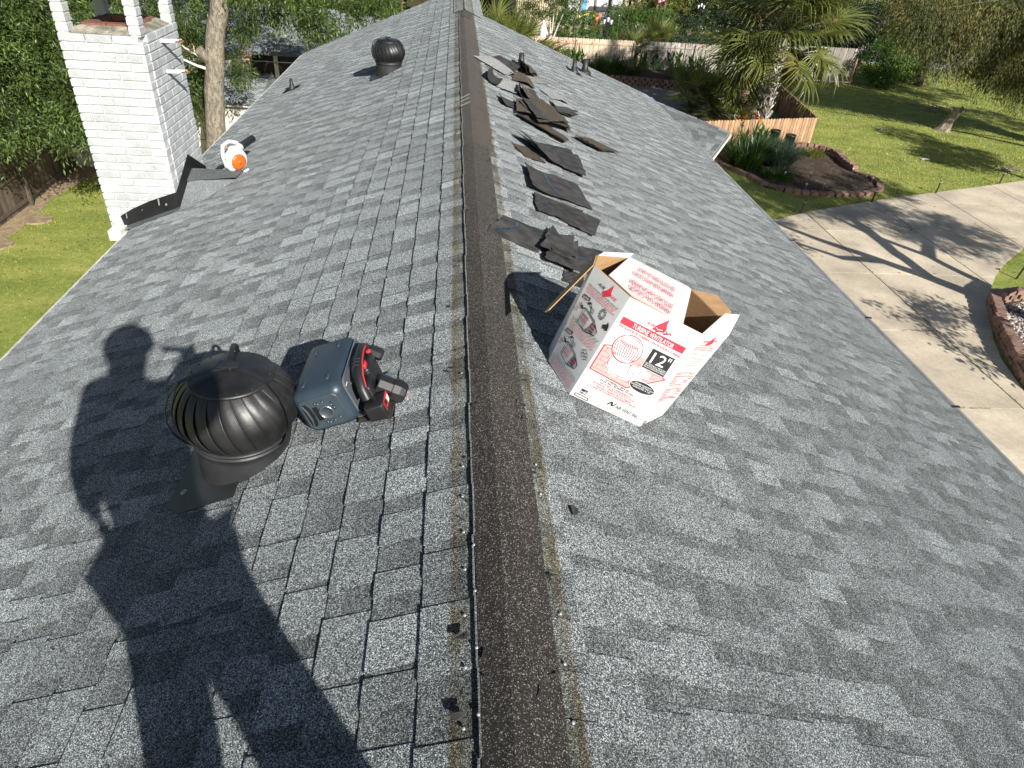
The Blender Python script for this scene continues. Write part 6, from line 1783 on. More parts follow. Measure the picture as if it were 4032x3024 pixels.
# ---- large laurel oak left: its boughs fill the upper left behind the chimney
def left_oaks():
    t = thing('oak_tree', (-12.9, 20.8, 0), 'large dark green oak hanging over the dark fence left of the chimney', 'tree')
    mb = MB(); limb(mb, [(-13.2, 21.3, 0), (-13.0, 21.0, 3), (-12.6, 20.4, 5.4), (-12.4, 20.2, 8)], .34, .2, 12, .05, 1)
    limb(mb, [(-13.0, 21, 3.2), (-12, 19.6, 4.6), (-10.6, 18.6, 5.6)], .16, .06, 8, .05, 2); limb(mb, [(-12.9, 21, 3.8), (-11.6, 22.2, 5), (-10.2, 22.8, 6.2)], .15, .05, 8, .05, 3); limb(mb, [(-13, 21, 2.6), (-12.2, 19.3, 3.2), (-11.6, 17.8, 3.2)], .11, .04, 8, .04, 4)
    mb.build('trunk', M['bark'], t)
    bl = [(-11.9, 18.6, 4.8, 1.7, 1.7, 1.3), (-10.6, 18.8, 3.9, 1.4, 1.5, 1.2), (-11.4, 18.3, 3.0, 1.4, 1.3, 1.0), (-12.7, 18.0, 4.0, 1.5, 1.5, 1.3), (-10.6, 20.0, 5.2, 1.6, 1.7, 1.5), (-10.2, 19.4, 2.95, 1.0, 1.1, .75), (-11.9, 20.2, 6.6, 2.4, 2.4, 1.6), (-13.4, 20.0, 5.6, 1.9, 2.2, 1.8), (-10.3, 21.6, 4.4, 1.5, 1.4, 1.4), (-9.9, 22.0, 6.0, 1.4, 1.6, 1.3), (-13.2, 18.4, 2.6, 1.3, 1.1, .9), (-9.9, 20.6, 2.9, .8, .9, .8), (-14.5, 21, 4, 1.7, 2, 1.6), (-12.2, 22.3, 3.2, 1.5, 1.3, 1.3), (-8.95, 18.5, 3.5, .45, 1.1, .8), (-8.35, 18.9, 4.6, .6, 1.0, .8), (-9.2, 17.9, 2.9, .35, .9, .5)]  # last three blobs added out of sight behind the chimney to shade the lawn
    leaf_cloud('crown', M['leaf_oak'], bl, 150000, .135, .036, t, 3, twigs=22, spread=.38, grav=.25, tv=(.6, 1.5))
    t = thing('oak_tree', (-7.1, 21.5, 0), 'slender oak with pale bark, a sawn stub and pale side twigs right of the chimney', 'tree')
    mb = MB()
    limb(mb, [(-7.25, 21.5, 0), (-7.05, 21.5, 1.6), (-6.83, 21.5, 3.0), (-6.62, 21.5, 4.2), (-6.3, 21.5, 5.3), (-6.0, 21.6, 7.4)], .30, .22, 14, .02, 5)
    tk = mb.build('trunk', M['bark'], t)
    st = MB(); st.tube([(-6.8, 21.42, 3.85), (-6.9, 21.3, 4.02), (-6.96, 21.22, 4.15)], [.15, .14, .13], 12); so = st.build('sawn_stub', M['bark'], t)
    st = MB(); st.lathe([(0, .0), (.11, .004), (.128, -.002)], 14, (-6.965, 21.213, 4.157), (-.08, -.09, .13)); st.build('cut_face', M['stump'], so)
    br = MB(); limb(br, [(-6.78, 21.4, 3.62), (-7.1, 21.3, 3.72), (-7.5, 21.2, 3.92), (-7.8, 21.1, 3.95)], .05, .02, 7, .02, 6)
    limb(br, [(-6.8, 21.4, 3.75), (-7.05, 21.2, 4.05), (-7.35, 21.1, 4.25), (-7.6, 21.0, 4.3)], .035, .012, 6, .02, 7); limb(br, [(-7.1, 21.25, 4.1), (-7.08, 21.2, 4.25)], .02, .012, 6, 0, 8)
    br.build('branch', M['off_white'], t)
    bl = [(-7.75, 22.3, 5.3, .9, 1.0, 1.1), (-8.0, 22.6, 3.9, .75, .8, .85), (-7.7, 22.5, 2.9, .55, .6, .7), (-5.2, 22.2, 5.75, 1.3, 1.2, .8), (-4.6, 22.6, 4.95, .7, .8, .38), (-3.7, 22.6, 5.0, .9, .9, .6), (-3.9, 22.2, 4.7, .45, .5, .30), (-6.0, 22.4, 4.75, .4, .5, .4), (-6.15, 22.2, 3.75, .22, .3, .30), (-6.1, 21.9, 3.4, .24, .3, .22), (-7.6, 22.6, 2.2, .28, .3, .35), (-2.6, 23.2, 5.6, 1.0, 1.0, .7), (-6.2, 21.8, 8, 2.4, 2.2, 1.4)]
    leaf_cloud('crown', M['leaf_oak'], bl, 50000, .13, .034, t, 5, twigs=20, spread=.30, grav=.3)
    rb = leaf_cloud('dead_leaves', M['leaf_palm_dry'], [(-5.95, 22.0, 3.95, .06, .06, .35), (-7.35, 21.1, 4.22, .3, .1, .08)], 260, .08, .03, t, 6, twigs=10, spread=.08)
    t = thing('oak_tree', (-12.9, 28.0, 0), 'oak trunk with shaggy bark seen through the open top of the chimney', 'tree')
    mb = MB(); limb(mb, [(-12.9, 28, 0), (-12.7, 27.8, 4), (-12.5, 27.7, 8)], .55, .38, 12, .05, 11); mb.build('trunk', M['bark'], t)
    leaf_cloud('crown', M['leaf_dark'], [(-14, 30, 5, 3.5, 2.5, 2.6), (-10.2, 29.5, 4.6, 2.6, 2, 2.6), (-12, 30.5, 7.5, 4, 3, 2)], 42000, .14, .05, t, 12, twigs=18, spread=.5)
left_oaks()

# ---- neighbour's outbuilding on the left
def left_building():
    t = thing('neighbour_house', (-9.5, 26, 0), 'white neighbour house with grey shingled roofs and a dark porch behind the slender oak', 'house')
    mb = MB(); mb.box(-14, -5.9, 23.55, 25.6, 0, 2.22); mb.box(-14, -3, 25.75, 34, 0, 3.4); mb.build('wall', M['siding'], t)
    gr = MB()
    for i in range(26): gr.box(-14 + i * .31, -13.988 + i * .31, 23.544, 23.552, 0, 2.15)
    gr.build('siding_groove', M['off_white'], t)['kind'] = 'stuff'
    mb = MB(); mb.box(-14.1, -6.15, 23.36, 23.44, 2.16, 2.32); mb.build('fascia', M['white_paint'], t)
    def roof(q, rows, cols, seed, skip=None):
        base = MB(); base.add(q + [p - V(0, 0, .08) for p in q], [(0, 1, 2, 3), (7, 6, 5, 4), (0, 4, 5, 1), (1, 5, 6, 2), (2, 6, 7, 3), (3, 7, 4, 0)])
        ro = base.build('roof', M['shingle'], t); rg = random.Random(seed); nn = (q[1] - q[0]).cross(q[3] - q[0]).normalized()
        st = MB()
        for i in range(rows):
            v0, v1 = i / rows, (i + 1) / rows
            x = rg.uniform(-.5, 0) / cols
            while x < 1:
                w = rg.choice([.6, .9, 1.2]) / cols; a, b = max(x, 0), min(x + w * .93, 1)
                if b > a:
                    f = lambda u, v: (q[0] * (1 - u) + q[1] * u) * (1 - v) + (q[3] * (1 - u) + q[2] * u) * v
                    z1, z0 = nn * .020, nn * .008
                    p = [f(a, v0) + z1, f(b, v0) + z1, f(b, v1) + z0, f(a, v1) + z0]; lo = [f(a, v0), f(b, v0)]
                    st.add(p + lo, [(0, 1, 2, 3), (4, 5, 1, 0)], rg.choice([.75, .9, 1.05, 1.2]))
                x += w
        st.build('shingle', M['shingle'], ro)['kind'] = 'stuff'
    roof([V(-14.2, 23.3, 2.32), V(-6.1, 23.3, 2.32), V(-6.15, 25.55, 2.74), V(-14.2, 25.55, 2.74)], 15, 40, 3)
    roof([V(-14.5, 25.3, 3.44), V(-2.6, 25.3, 3.44), V(-4.9, 29.5, 4.34), V(-14.5, 29.5, 4.34)], 28, 50, 4)
    roof([V(-4.9, 29.5, 4.34), V(-2.6, 25.3, 3.44), V(-2.5, 33.5, 3.44), V(-2.6, 33.5, 3.5)], 20, 30, 5)
    roof([V(-4.9, 29.5, 4.34), V(-14.5, 29.5, 4.34), V(-14.5, 33.7, 3.44), V(-2.5, 33.7, 3.44)], 8, 20, 6)
    w = MB(); w.box(-6.82, -3.2, 25.70, 25.745, 2.5, 3.30); wo = w.build('porch_opening', M['flash_black'], t)
    for x in (-5.95,):
        p = MB(); p.box(x - .06, x + .06, 25.55, 25.66, 2.45, 3.44); p.build('porch_post', M['siding'], t)
    p = MB(); p.box(-7.25, -6.83, 25.62, 25.745, 2.4, 3.44); p.box(-7.3, -7.22, 25.58, 25.745, 2.4, 3.44); p.build('corner_trim', M['off_white'], t)
    p = MB(); p.tube([(-7.4, 25.5, 3.14), (-3.2, 25.5, 3.14)], .015, 6); p.build('wire', M['gutter'], t)
    p = MB(); p.tube([(-6.05 + .28 * math.cos(a), 25.5, 2.85 + .28 * math.sin(a)) for a in [k * .3 for k in range(22)]], .012, 5); p.build('hose_loop', M['rust'], t)
    p = MB(); p.add([(-6.1, 23.2, 2.28), (-6.12, 25.5, 2.84), (-5.72, 24.4, 2.78), (-5.9, 23.2, 2.34)], [(0, 3, 2, 1)]); p.add([(-6.1, 23.2, 2.28), (-5.9, 23.2, 2.34), (-5.9, 23.2, 2.2), (-6.1, 23.2, 2.14)], [(0, 1, 2, 3)]); p.build('rake_flashing', M['gutter'], t)
    w = MB(); w.obox((-7.35, 23.0, .5), V(.5, 0, 0), V(0, .02, 0), V(0, 0, .75))
    tag(w.build('salmon_door', mat('salmon_panel', (.62, .42, .34), .7)), 'pale pink panel with wires by the foot of the slender oak', 'panel')
    w = MB()
    for i in range(5): w.tube([(-7.8 + i * .22, 22.9, 0), (-7.8 + i * .22, 22.9, 1.5)], .012, 5)
    for z in (.5, 1.2): w.tube([(-8.6, 22.88, z), (-6.4, 22.88, z + .1)], .012, 5)
    tag(w.build('wire_fence', M['rust']), 'rusty wire fence before the pink panel behind the roof edge', 'fence')
left_building()

# ---- white crumpled gutters and the flowering shrubs past the left rake
w = MB()
for i, (x, y, z, l, a) in enumerate(((-6.1, 38.2, 2.15, 1.2, .1), (-5.4, 38.0, 2.3, 1.1, -.15), (-5.9, 38.4, 2.45, .9, .3))):
    w.obox((x, y, z), V(l / 2 * math.cos(a), .15, l / 2 * math.sin(a) * .6), V(0, .25, .12), V(0, 0, .03))
w.box(-7.2, -4.4, 38.6, 41, 0, 2.1)
tag(w.build('shed_roof', M['white_paint']), 'crumpled white shed roof edge just past the left end of the big roof', 'shed')
def shrub(name, label, blobs, n, ln, wd, m, seed, cat='bush', flowers=None, stems=True, group=None, **k):
    b0 = blobs[0]; t = thing(name, (b0[0], b0[1], 0), label, cat, group)
    if stems:
        mb = MB(); rg = random.Random(seed)
        for b in blobs[:6]:
            for _ in range(1):
              mb = MB(); limb(mb, [(b[0] + rg.uniform(-.2, .2), b[1] + rg.uniform(-.2, .2), 0), (b[0] + rg.uniform(-.4, .4) * b[3], b[1] + rg.uniform(-.4, .4) * b[4], b[2] + b[5] * .3)], .04, .015, 6, .05, seed)
              mb.build('stem', M['bark_dark'], t)
    leaf_cloud('foliage', m, blobs, n, ln, wd, t, seed, **k)
    if flowers:
        fm, fn, fs = flowers
        leaf_cloud('flowers', fm, [(b[0], b[1] - b[4] * .3, b[2] + b[5] * .25, b[3] * 1.05, b[4] * 1.05, b[5]) for b in blobs], fn, fs, fs * .8, t, seed + 5, twigs=9, spread=.16, up_bias=.5)
    return t
shrub('flowering_shrub', 'leafy shrub with pink flowers beyond the left rake by the brown posts', [(-6.3, 42, 2.4, 1.3, 1, 1.2), (-4.8, 42, 2.3, 1.2, 1, 1.3), (-7.6, 42.5, 2.6, 1.4, 1, 1.4), (-5.8, 42.5, 3.8, 1.8, 1, .9), (-3.9, 43, 3.0, .8, .8, .9)], 14000, .16, .08, M['leaf_bright'], 8, flowers=(M['petal_pink'], 150, .10))
# brown posts and the dark porch beyond the ridge end
M['post_brown'] = mat('brown_post', (.16, .07, .045), .7)
t = thing('porch', (-2, 51, 0), 'dark porch with brown posts just past the top left of the roof', 'porch')
for x in (-5.1, -3.35, .6): 
    mb = MB(); mb.box(x - .09, x + .09, 50.0, 50.18, 0, 3.2); mb.build('post', M['post_brown'], t)
mb = MB(); mb.box(-6, 3, 55, 55.2, 0, 3.2); mb.build('back_wall', M['flash_black'], t)
mb = MB(); mb.box(-6.4, 3.4, 49.6, 55.5, 3.2, 3.35); mb.build('roof', M['post_brown'], t)
mb = MB(); mb.box(-3.1, 1.2, 51.5, 51.7, 2.0, 2.6); mb.build('slatted_screen', M['picket_old'], t)
mb = MB(); mb.lathe([(0, 0), (.5, 0), (.6, .5), (.55, .9), (0, 1.0)], 14, (-3.9, 51.5, .2)); mb.build('chair_back', M['flash_grey'], t)

# ------------------------------------------------------------------ palms
def frond_mesh(seed, n=38, L=1.25, pet=1.1, droop=1.0, costa=.35, w=.055):
    """fan leaf: stalk along +X, then segments radiating; x is out, z is up"""
    r = random.Random(seed); mb = MB()
    mb.tube([(0, 0, 0), (pet * .5, 0, .04), (pet, 0, 0)], [.022, .016, .012], 5, .9)
    for i in range(n):
        u = (i / (n - 1)) * 2 - 1; a = u * 1.95 + r.uniform(-.04, .04)
        l = L * (1 - .28 * abs(u) ** 2) * r.uniform(.88, 1.08)
        ox = pet + costa * (1 - abs(u)) * .9; oz = -.10 * (1 - abs(u))
        dx, dy = math.cos(a), math.sin(a)
        pts = []; x, y, z = ox, 0, oz; ang = .15 + r.uniform(-.1, .1)
        for k in range(5):
            pts.append((x, y, z)); st = l / 4
            x += dx * math.cos(ang) * st; y += dy * math.cos(ang) * st; z += math.sin(ang) * st; ang -= droop * r.uniform(.25, .6) * (.4 + k * .38)
        ww = [w * .35, w, w * .8, w * .4, .004]; tn = r.uniform(.75, 1.3)
        vs = []
        for k, (p, q) in enumerate(zip(pts, ww)):
            vs += [(p[0] + dy * q / 2, p[1] - dx * q / 2, p[2]), (p[0], p[1], p[2] - q * .3), (p[0] - dy * q / 2, p[1] + dx * q / 2, p[2])]
        mb.add(vs, [(3 * k + j, 3 * k + 3 + j, 3 * k + 4 + j, 3 * k + 1 + j) for k in range(4) for j in range(2)], tn)
    return mb
def mesh_of(mb, name, m):
    me = bpy.data.meshes.new(name); me.from_pydata(mb.v, [], mb.f); finish(me, mb.t, mb.sm); me.materials.append(m); return me
FR = [mesh_of(frond_mesh(s, droop=d), 'frond', M['leaf_palm']) for s, d in ((1, .9), (2, 1.3), (3, .7), (4, 1.6))]
FD = [mesh_of(frond_mesh(s, droop=2.0, n=26), 'dead_frond', M['leaf_palm_dry']) for s in (7, 8)]
FS = [mesh_of(frond_mesh(s, droop=.35, n=26, L=.85, pet=.9, w=.05), 'frond', M['leaf_palm']) for s in (11, 12, 13)]
def crown(t, c, n, meshes, name, elev, seed, scale=1.0, az0=0, az1=6.283, roll=.5, front=None):
    rg = random.Random(seed)
    for i in range(n):
        az = az0 + (az1 - az0) * (i + rg.uniform(-.3, .3)) / n * 1.0
        el = rg.uniform(*elev)
        if front is not None and math.cos(az - front) > .75: el = rg.uniform(-.45, 1.0)
        me = meshes[rg.randrange(len(meshes))]
        o = link(name, me, None, t)
        o.location = V(c) - t.location + V(math.cos(az), math.sin(az), 0) * .1
        o.rotation_euler = (rg.uniform(-roll, roll), -el, az)
        s = scale * rg.uniform(.85, 1.15); o.scale = (s, s, s)
def sabal(loc, hgt, label, seed, scale=1.0, n=26):
    t = thing('palm_tree', loc, label, 'palm tree'); x, y, z = loc
    mb = MB(); mb.tube([(x, y, 0), (x + .02, y, hgt * .5), (x, y, hgt)], [.30, .27, .24], 12); tr = mb.build('trunk', M['bark'], t)
    bt = MB(); rg = random.Random(seed)
    for k in range(9):
        for j in range(7):
            a = (j + (k % 2) * .5) * .8976; zz = .25 + k * (hgt - .5) / 9; r0 = .27
            for s in (-1, 1):
                p0 = V(x + r0 * math.cos(a), y + r0 * math.sin(a), zz); p1 = V(x + (r0 + .16) * math.cos(a + s * .33), y + (r0 + .16) * math.sin(a + s * .33), zz + .28)
                bt.tube([p0, (p0 + p1) / 2 + V(0, 0, -.03), p1], [.05, .035, .018], 5)
    bt.build('boots', M['off_white'], tr)
    crown(t, (x, y, hgt), n, FR, 'frond', (-.85, 1.25), seed, scale, front=-1.98)
    crown(t, (x, y, hgt - .25), n // 5, FR, 'frond', (-1.0, -.5), seed + 1, scale * .75, .2, 3.2)
    crown(t, (x, y, hgt - .35), 4, FD, 'dead_frond', (-1.3, -.8), seed + 2, scale * .5, -.6, 1.2)
    fl = MB()
    for k in range(5):
        a = rg.uniform(0, 6.28)
        q = [V(x, y, hgt)] + [V(x + math.cos(a) * d, y + math.sin(a) * d, hgt + h_) for d, h_ in ((.6, .7), (1.2, .9), (1.7, .5))]
        fl.tube(q, .018, 5)
    fs = fl.build('flower_stalk', M['leaf_palm_dry'], t)
    leaf_cloud('flower_sprays', M['leaf_palm_dry'], [(x + 1.1, y - .7, hgt + .95, .8, .5, .45), (x - 1.2, y - .6, hgt + .8, .6, .5, .4), (x + .1, y - .8, hgt + .9, .6, .4, .3)], 1700, .12, .012, fs, seed + 9, twigs=14, spread=.22)
    return t
sabal((14.25, 32.3, 0), 4.1, 'large cabbage palm with whitish criss-cross trunk inside the low brown fence', 4, 1.5, 46)
def palmetto(loc, label, seed, n=22, scale=1.0, el=(.15, 1.25), h=.3, group='palmettos beyond the right rake'):
    t = thing('palmetto', loc, label, 'palmetto', group)
    mb = MB(); mb.tube([loc, V(loc) + V(0, 0, h)], .12, 8); mb.build('trunk', M['bark_dark'], t)
    crown(t, V(loc) + V(0, 0, h), n, FS, 'frond', el, seed, scale)
    return t
palmetto((1.5, 39.5, 1.2), 'leftmost bright palmetto rising right behind the end of the ridge', 3, 20, 1.5)
palmetto((2.7, 39.5, .9), 'second palmetto from the ridge end, pale green fans', 5, 22, 1.45)
palmetto((3.7, 40.5, .7), 'palmetto behind the others, just left of the young tree', 7, 20, 1.35)
palmetto((4.5, 42.4, .3), 'low drooping palmetto at the left end of the pale fence', 8, 14, 1.1, (-.2, .7))
palmetto((10.9, 44.5, .1), 'blue green palmetto drooping through the gap in the pale fence', 9, 18, .8, (-.6, 1.2), 1.0, None)
palmetto((12.6, 46.0, .5), 'palmetto with upright fans behind the greyish fence section', 10, 16, .85, (.5, 1.3), .9, None)
for i, (x, y) in enumerate(((12.6, 33.8), (11.7, 34.9), (13.0, 35.6), (12.9, 32.0))):
    palmetto((x, y, 0), ('shaded palmetto left of the palm trunk', 'shaded palmetto farthest left beside the pool deck', 'shaded palmetto behind the palm trunk', 'low sunlit palmetto against the inside of the low brown fence')[i], 20 + i, 18, (1.0, 1.1, 1.0, .7)[i], (0, 1.3), .35, None)

# ------------------------------------------------------------------ strap leaved plants and cannas
def clump(name, label, loc, rad, n, length, m, seed, cat='plant', width=.05, group=None, droop=1.5, z=None, flowers=0):
    t = thing(name, (loc[0], loc[1], loc[2] if len(loc) > 2 else 0), label, cat, group)
    r = np.random.default_rng(seed); z0 = loc[2] if len(loc) > 2 else 0
    a = r.uniform(0, 6.28, n); d = rad * np.sqrt(r.random(n)) * .75
    ps = np.c_[loc[0] + np.cos(a) * d, loc[1] + np.sin(a) * d, np.full(n, z0)]
    v, q, tt = blades(ps, a + r.normal(0, .5, n), length * r.uniform(.65, 1.15, n), width, r.uniform(.02, .7, n), r.uniform(.4, 1, n) * droop, 5, seed)
    np_mesh('leaves', v, q, m, t, tt)
    if flowers: blossoms(t, [(loc[0] + r.uniform(-rad, rad), loc[1] + r.uniform(-rad, rad) * .6, z0 + length * r.uniform(1.0, 1.35)) for _ in range(flowers)], z0, seed)
    return t
def blossoms(t, pts, z0, seed):
    rg = random.Random(seed)
    for p in pts:
        p = V(p); st = MB(); st.tube([V(p.x + rg.uniform(-.1, .1), p.y, z0), p], .012, 5); st.build('flower_stem', M['leaf_canna'], t)
        mb = MB()
        for k in range(7):
            a = rg.uniform(0, 6.28); c = p + V(rg.uniform(-.07, .07), rg.uniform(-.07, .07), rg.uniform(-.10, .10)); d = V(math.cos(a), math.sin(a), rg.uniform(.1, .9)) * rg.uniform(.07, .13); s_ = V(-math.sin(a), math.cos(a), rg.uniform(-.4, .4)) * .045
            mb.add([c, c + d * .6 + s_, c + d, c + d * .6 - s_], [(0, 1, 2, 3)], rg.uniform(.7, 1.3))
        mb.build('blossom', M['petal_orange'], t)
def canna(label, loc, n, hgt, seed, flowers, spread=.5, group='orange cannas along the pale fence'):
    t = thing('canna', (loc[0], loc[1], loc[2]), label, 'canna', group); rg = random.Random(seed); r = np.random.default_rng(seed)
    ps, az = [], []
    for i in range(n):
        x, y = loc[0] + rg.uniform(-spread, spread), loc[1] + rg.uniform(-.3, .3)
        for k in range(6):
            ps.append((x, y, loc[2] + .1 + k * hgt / 9)); az.append(rg.uniform(0, 6.28))
    ps = np.array(ps); m_ = len(ps)
    dx = blades(ps, az, r.uniform(.35, .6, m_), .15, r.uniform(.15, .8, m_), r.uniform(.2, .9, m_), 4, seed)
    v = dx[0].reshape(m_, -1, 3).copy()
    c = v.reshape(m_, 5, 2, 3); w = np.array([.25, .9, 1.25, 1.15, 1.0])
    mid = c.mean(2, keepdims=True); c = mid + (c - mid) * w[None, :, None, None]
    np_mesh('leaves', c.reshape(-1, 3), dx[1], M['leaf_canna'], t, dx[2])
    blossoms(t, [(loc[0] + rg.uniform(-spread, spread), loc[1] + rg.uniform(-.3, .2), loc[2] + hgt * rg.uniform(.95, 1.3)) for _ in range(flowers)], loc[2], seed)
    return t
canna('canna clump with orange flowers at the left end of the pale fence', (5.7, 42.9, .36), 8, 1.1, 1, 4)
canna('canna clump with orange flowers, second from the left along the pale fence', (6.5, 42.6, .36), 8, 1.2, 2, 5)
canna('canna clump with orange flowers, third along the pale fence, above the roof rake', (7.3, 42.9, .36), 5, 1.1, 3, 3)
canna('canna clump with orange bloom before the greyish fence section, left one', (11.4, 42.9, .36), 7, 1.3, 5, 2)
canna('canna clump with bright orange heads above the greyish fence', (12.9, 42.9, .36), 9, 1.35, 6, 4)
canna('canna clump with large leaves right of the bright orange heads', (14.2, 42.7, .36), 9, 1.25, 7, 2)
canna('canna clump with orange flowers at the right end of the greyish fence', (15.8, 42.4, .36), 9, 1.3, 8, 4)
canna('canna with orange bloom in front of the whitish palm trunk', (12.9, 31.4, .03), 6, .8, 9, 2, .35, None)
canna('canna with small red blooms outside the low brown fence', (12.7, 28.6, .05), 5, 1.2, 10, 2, .35, None)
clump('agapanthus', 'big round clump of dark strap leaves before the pale fence', (8.9, 41.9, .36), .95, 700, 1.15, M['leaf_strap'], 3, width=.06, group='strap leaf clumps by the raised bed')
clump('agapanthus', 'smaller dark strap leaf clump left of the big round one', (7.6, 42.2, .36), .5, 260, .85, M['leaf_strap'], 4, width=.05, group='strap leaf clumps by the raised bed')
clump('agapanthus', 'yellowish strap leaf clump between the big round one and the cannas', (10.4, 42.1, .36), .45, 160, .7, M['leaf_yellow'], 14, width=.05)
clump('papyrus', 'fine bright green grassy clump drooping over the raised bed edge', (12.9, 41.0, .36), .8, 900, 1.25, M['leaf_bright'], 5, width=.022)
clump('agapanthus', 'leafy strap clump under the cannas near the palm', (14.6, 40.2, .36), .8, 420, 1.0, M['leaf_strap'], 6, width=.05)
clump('day_lily', 'bed clump of upright dark green strap leaves nearest the roof edge', (11.5, 26.5, .05), .75, 520, 1.05, M['leaf_strap'], 7, width=.05, droop=1.0, group='leafy clumps in the block edged bed')
clump('day_lily', 'taller green strap leaf clump against the low brown fence', (12.3, 27.6, .05), .7, 420, 1.25, M['leaf_strap'], 8, width=.055, droop=.9, group='leafy clumps in the block edged bed')
clump('fountain_grass', 'blue green fountain grass spilling toward the mulch in the bed', (13.0, 26.9, .05), .7, 1100, 1.15, M['leaf_blue'], 9, width=.022, droop=1.8, group='leafy clumps in the block edged bed')
clump('fountain_grass', 'blue green fountain grass behind the spilling one, below the planters', (13.3, 27.9, .05), .5, 600, 1.15, M['leaf_blue'], 10, width=.022, droop=1.5)
clump('weed_patch', 'low pale green weeds by the block wall end of the bed', (15.1, 28.5, .05), .6, 420, .35, M['leaf_yellow'], 12, width=.03)
clump('weed_patch', 'low green weeds in the shaded near side of the bed', (12.4, 25.4, .05), .8, 620, .25, M['leaf_bright'], 13, width=.03)
clump('iris', 'strap leaved plant at the foot of the whitish palm trunk', (13.5, 31.6, .03), .45, 220, .9, M['leaf_strap'], 16, width=.06)
clump('yucca', 'small spiky plant in the gravel bed at the right picture border', (13.2, 11.15, .3), .12, 26, .32, M['leaf_strap'], 17, width=.02)

# ------------------------------------------------------------------ hedges, young tree, shrubs beyond the pale fence
def box_blobs(x0, x1, y, z0, z1, d, step=.55):
    out = []; n = max(1, int((x1 - x0) / step))
    for i in range(n + 1):
        x = x0 + (x1 - x0) * i / n
        k = max(1, int((z1 - z0) / .6))
        for j in range(k + 1): out.append((x, y + .1 * math.sin(i * 2.1), z0 + (z1 - z0) * j / max(k, 1), .5, d, .42))
    return out
shrub('hedge', 'clipped green hedge left of the lamp post beyond the pale fence', box_blobs(7.1, 9.9, 54, .3, 1.75, .7), 16000, .09, .055, M['leaf_hedge'], 21, 'hedge', spread=.14, twigs=12)
shrub('hedge', 'long clipped green hedge right of the lamp post beyond the pale fence', box_blobs(11.6, 15.8, 56, .5, 1.9, .7), 24000, .09, .055, M['leaf_hedge'], 22, 'hedge', spread=.14, twigs=12)
shrub('bush', 'rounded olive bush at the right end of the long clipped hedge', [(16.9, 56.5, 1.0, 1.4, 1, 1.0), (18.0, 57, .9, 1.0, 1, .8)], 9000, .10, .055, M['leaf_dark'], 23, spread=.16)
shrub('bush', 'yellow and orange leaved shrub behind the long hedge', [(14.9, 60.5, 2.0, 1.3, 1, 1.2), (16.6, 60.5, 2.1, 1.4, 1, 1.3), (13.6, 60.5, 2.3, .9, .9, .9)], 11000, .13, .07, M['leaf_yellow'], 24, spread=.25)
shrub('flowering_shrub', 'shrub with small red flowers beside the lamp post', [(9.7, 47.5, .9, .9, .7, .8), (8.8, 47.6, .8, .6, .6, .7)], 5000, .10, .035, M['leaf_strap'], 25, flowers=(M['petal_orange'], 22, .08), spread=.2)
shrub('flowering_shrub', 'wispy shrub with lilac pink flowers behind the greyish fence', [(15.6, 48.6, 1.2, 1.0, .8, .9), (17.2, 48.8, 1.2, 1.1, .8, .8), (16.4, 48.4, 1.7, .8, .6, .6)], 7000, .10, .03, M['leaf_strap'], 26, flowers=(M['petal_pink'], 150, .08), spread=.22)
shrub('bush', 'dark dense bush behind the palmettos by the pale fence gap', [(12.8, 51.5, .9, 1.6, .9, .8), (14.4, 51.5, .9, 1.1, .9, .8)], 8000, .11, .05, M['leaf_dark'], 27, spread=.2)
def young_tree():
    t = thing('young_tree', (5.9, 46.6, 0), 'young tree with several whitish stems behind the pale fence', 'tree')
    mb = MB(); 
    for i, (dx, dz) in enumerate(((-.25, 2.6), (.05, 3.0), (.3, 2.7), (-.05, 2.4))): limb(mb, [(5.9 + dx * .2, 46.6, 0), (5.9 + dx * .5, 46.6, 1.3), (5.9 + dx * 2.2, 46.6, dz)], .07, .025, 7, .03, i)
    mb.build('trunk', M['off_white'], t)
    leaf_cloud('crown', M['leaf_oak'], [(5.2, 46.8, 3.3, 1.3, 1.0, .9), (6.4, 46.8, 3.1, 1.0, .9, .8), (4.6, 47, 2.6, .7, .7, .5), (7.0, 46.8, 3.7, .9, .8, .6)], 9000, .10, .055, t, 31, spread=.25)
young_tree()
mb = MB(); mb.lathe([(.0, 0), (.22, 0), (.20, .5), (.26, .9), (.16, 1.15), (.08, 1.3), (.10, 1.42), (0, 1.5)], 14, (5.35, 46.0, .9)); mb.box(5.1, 5.6, 45.8, 46.2, 0, .92); tag(mb.build('statue', M['white_paint']), 'small white garden statue beside the stems of the young tree', 'statue')

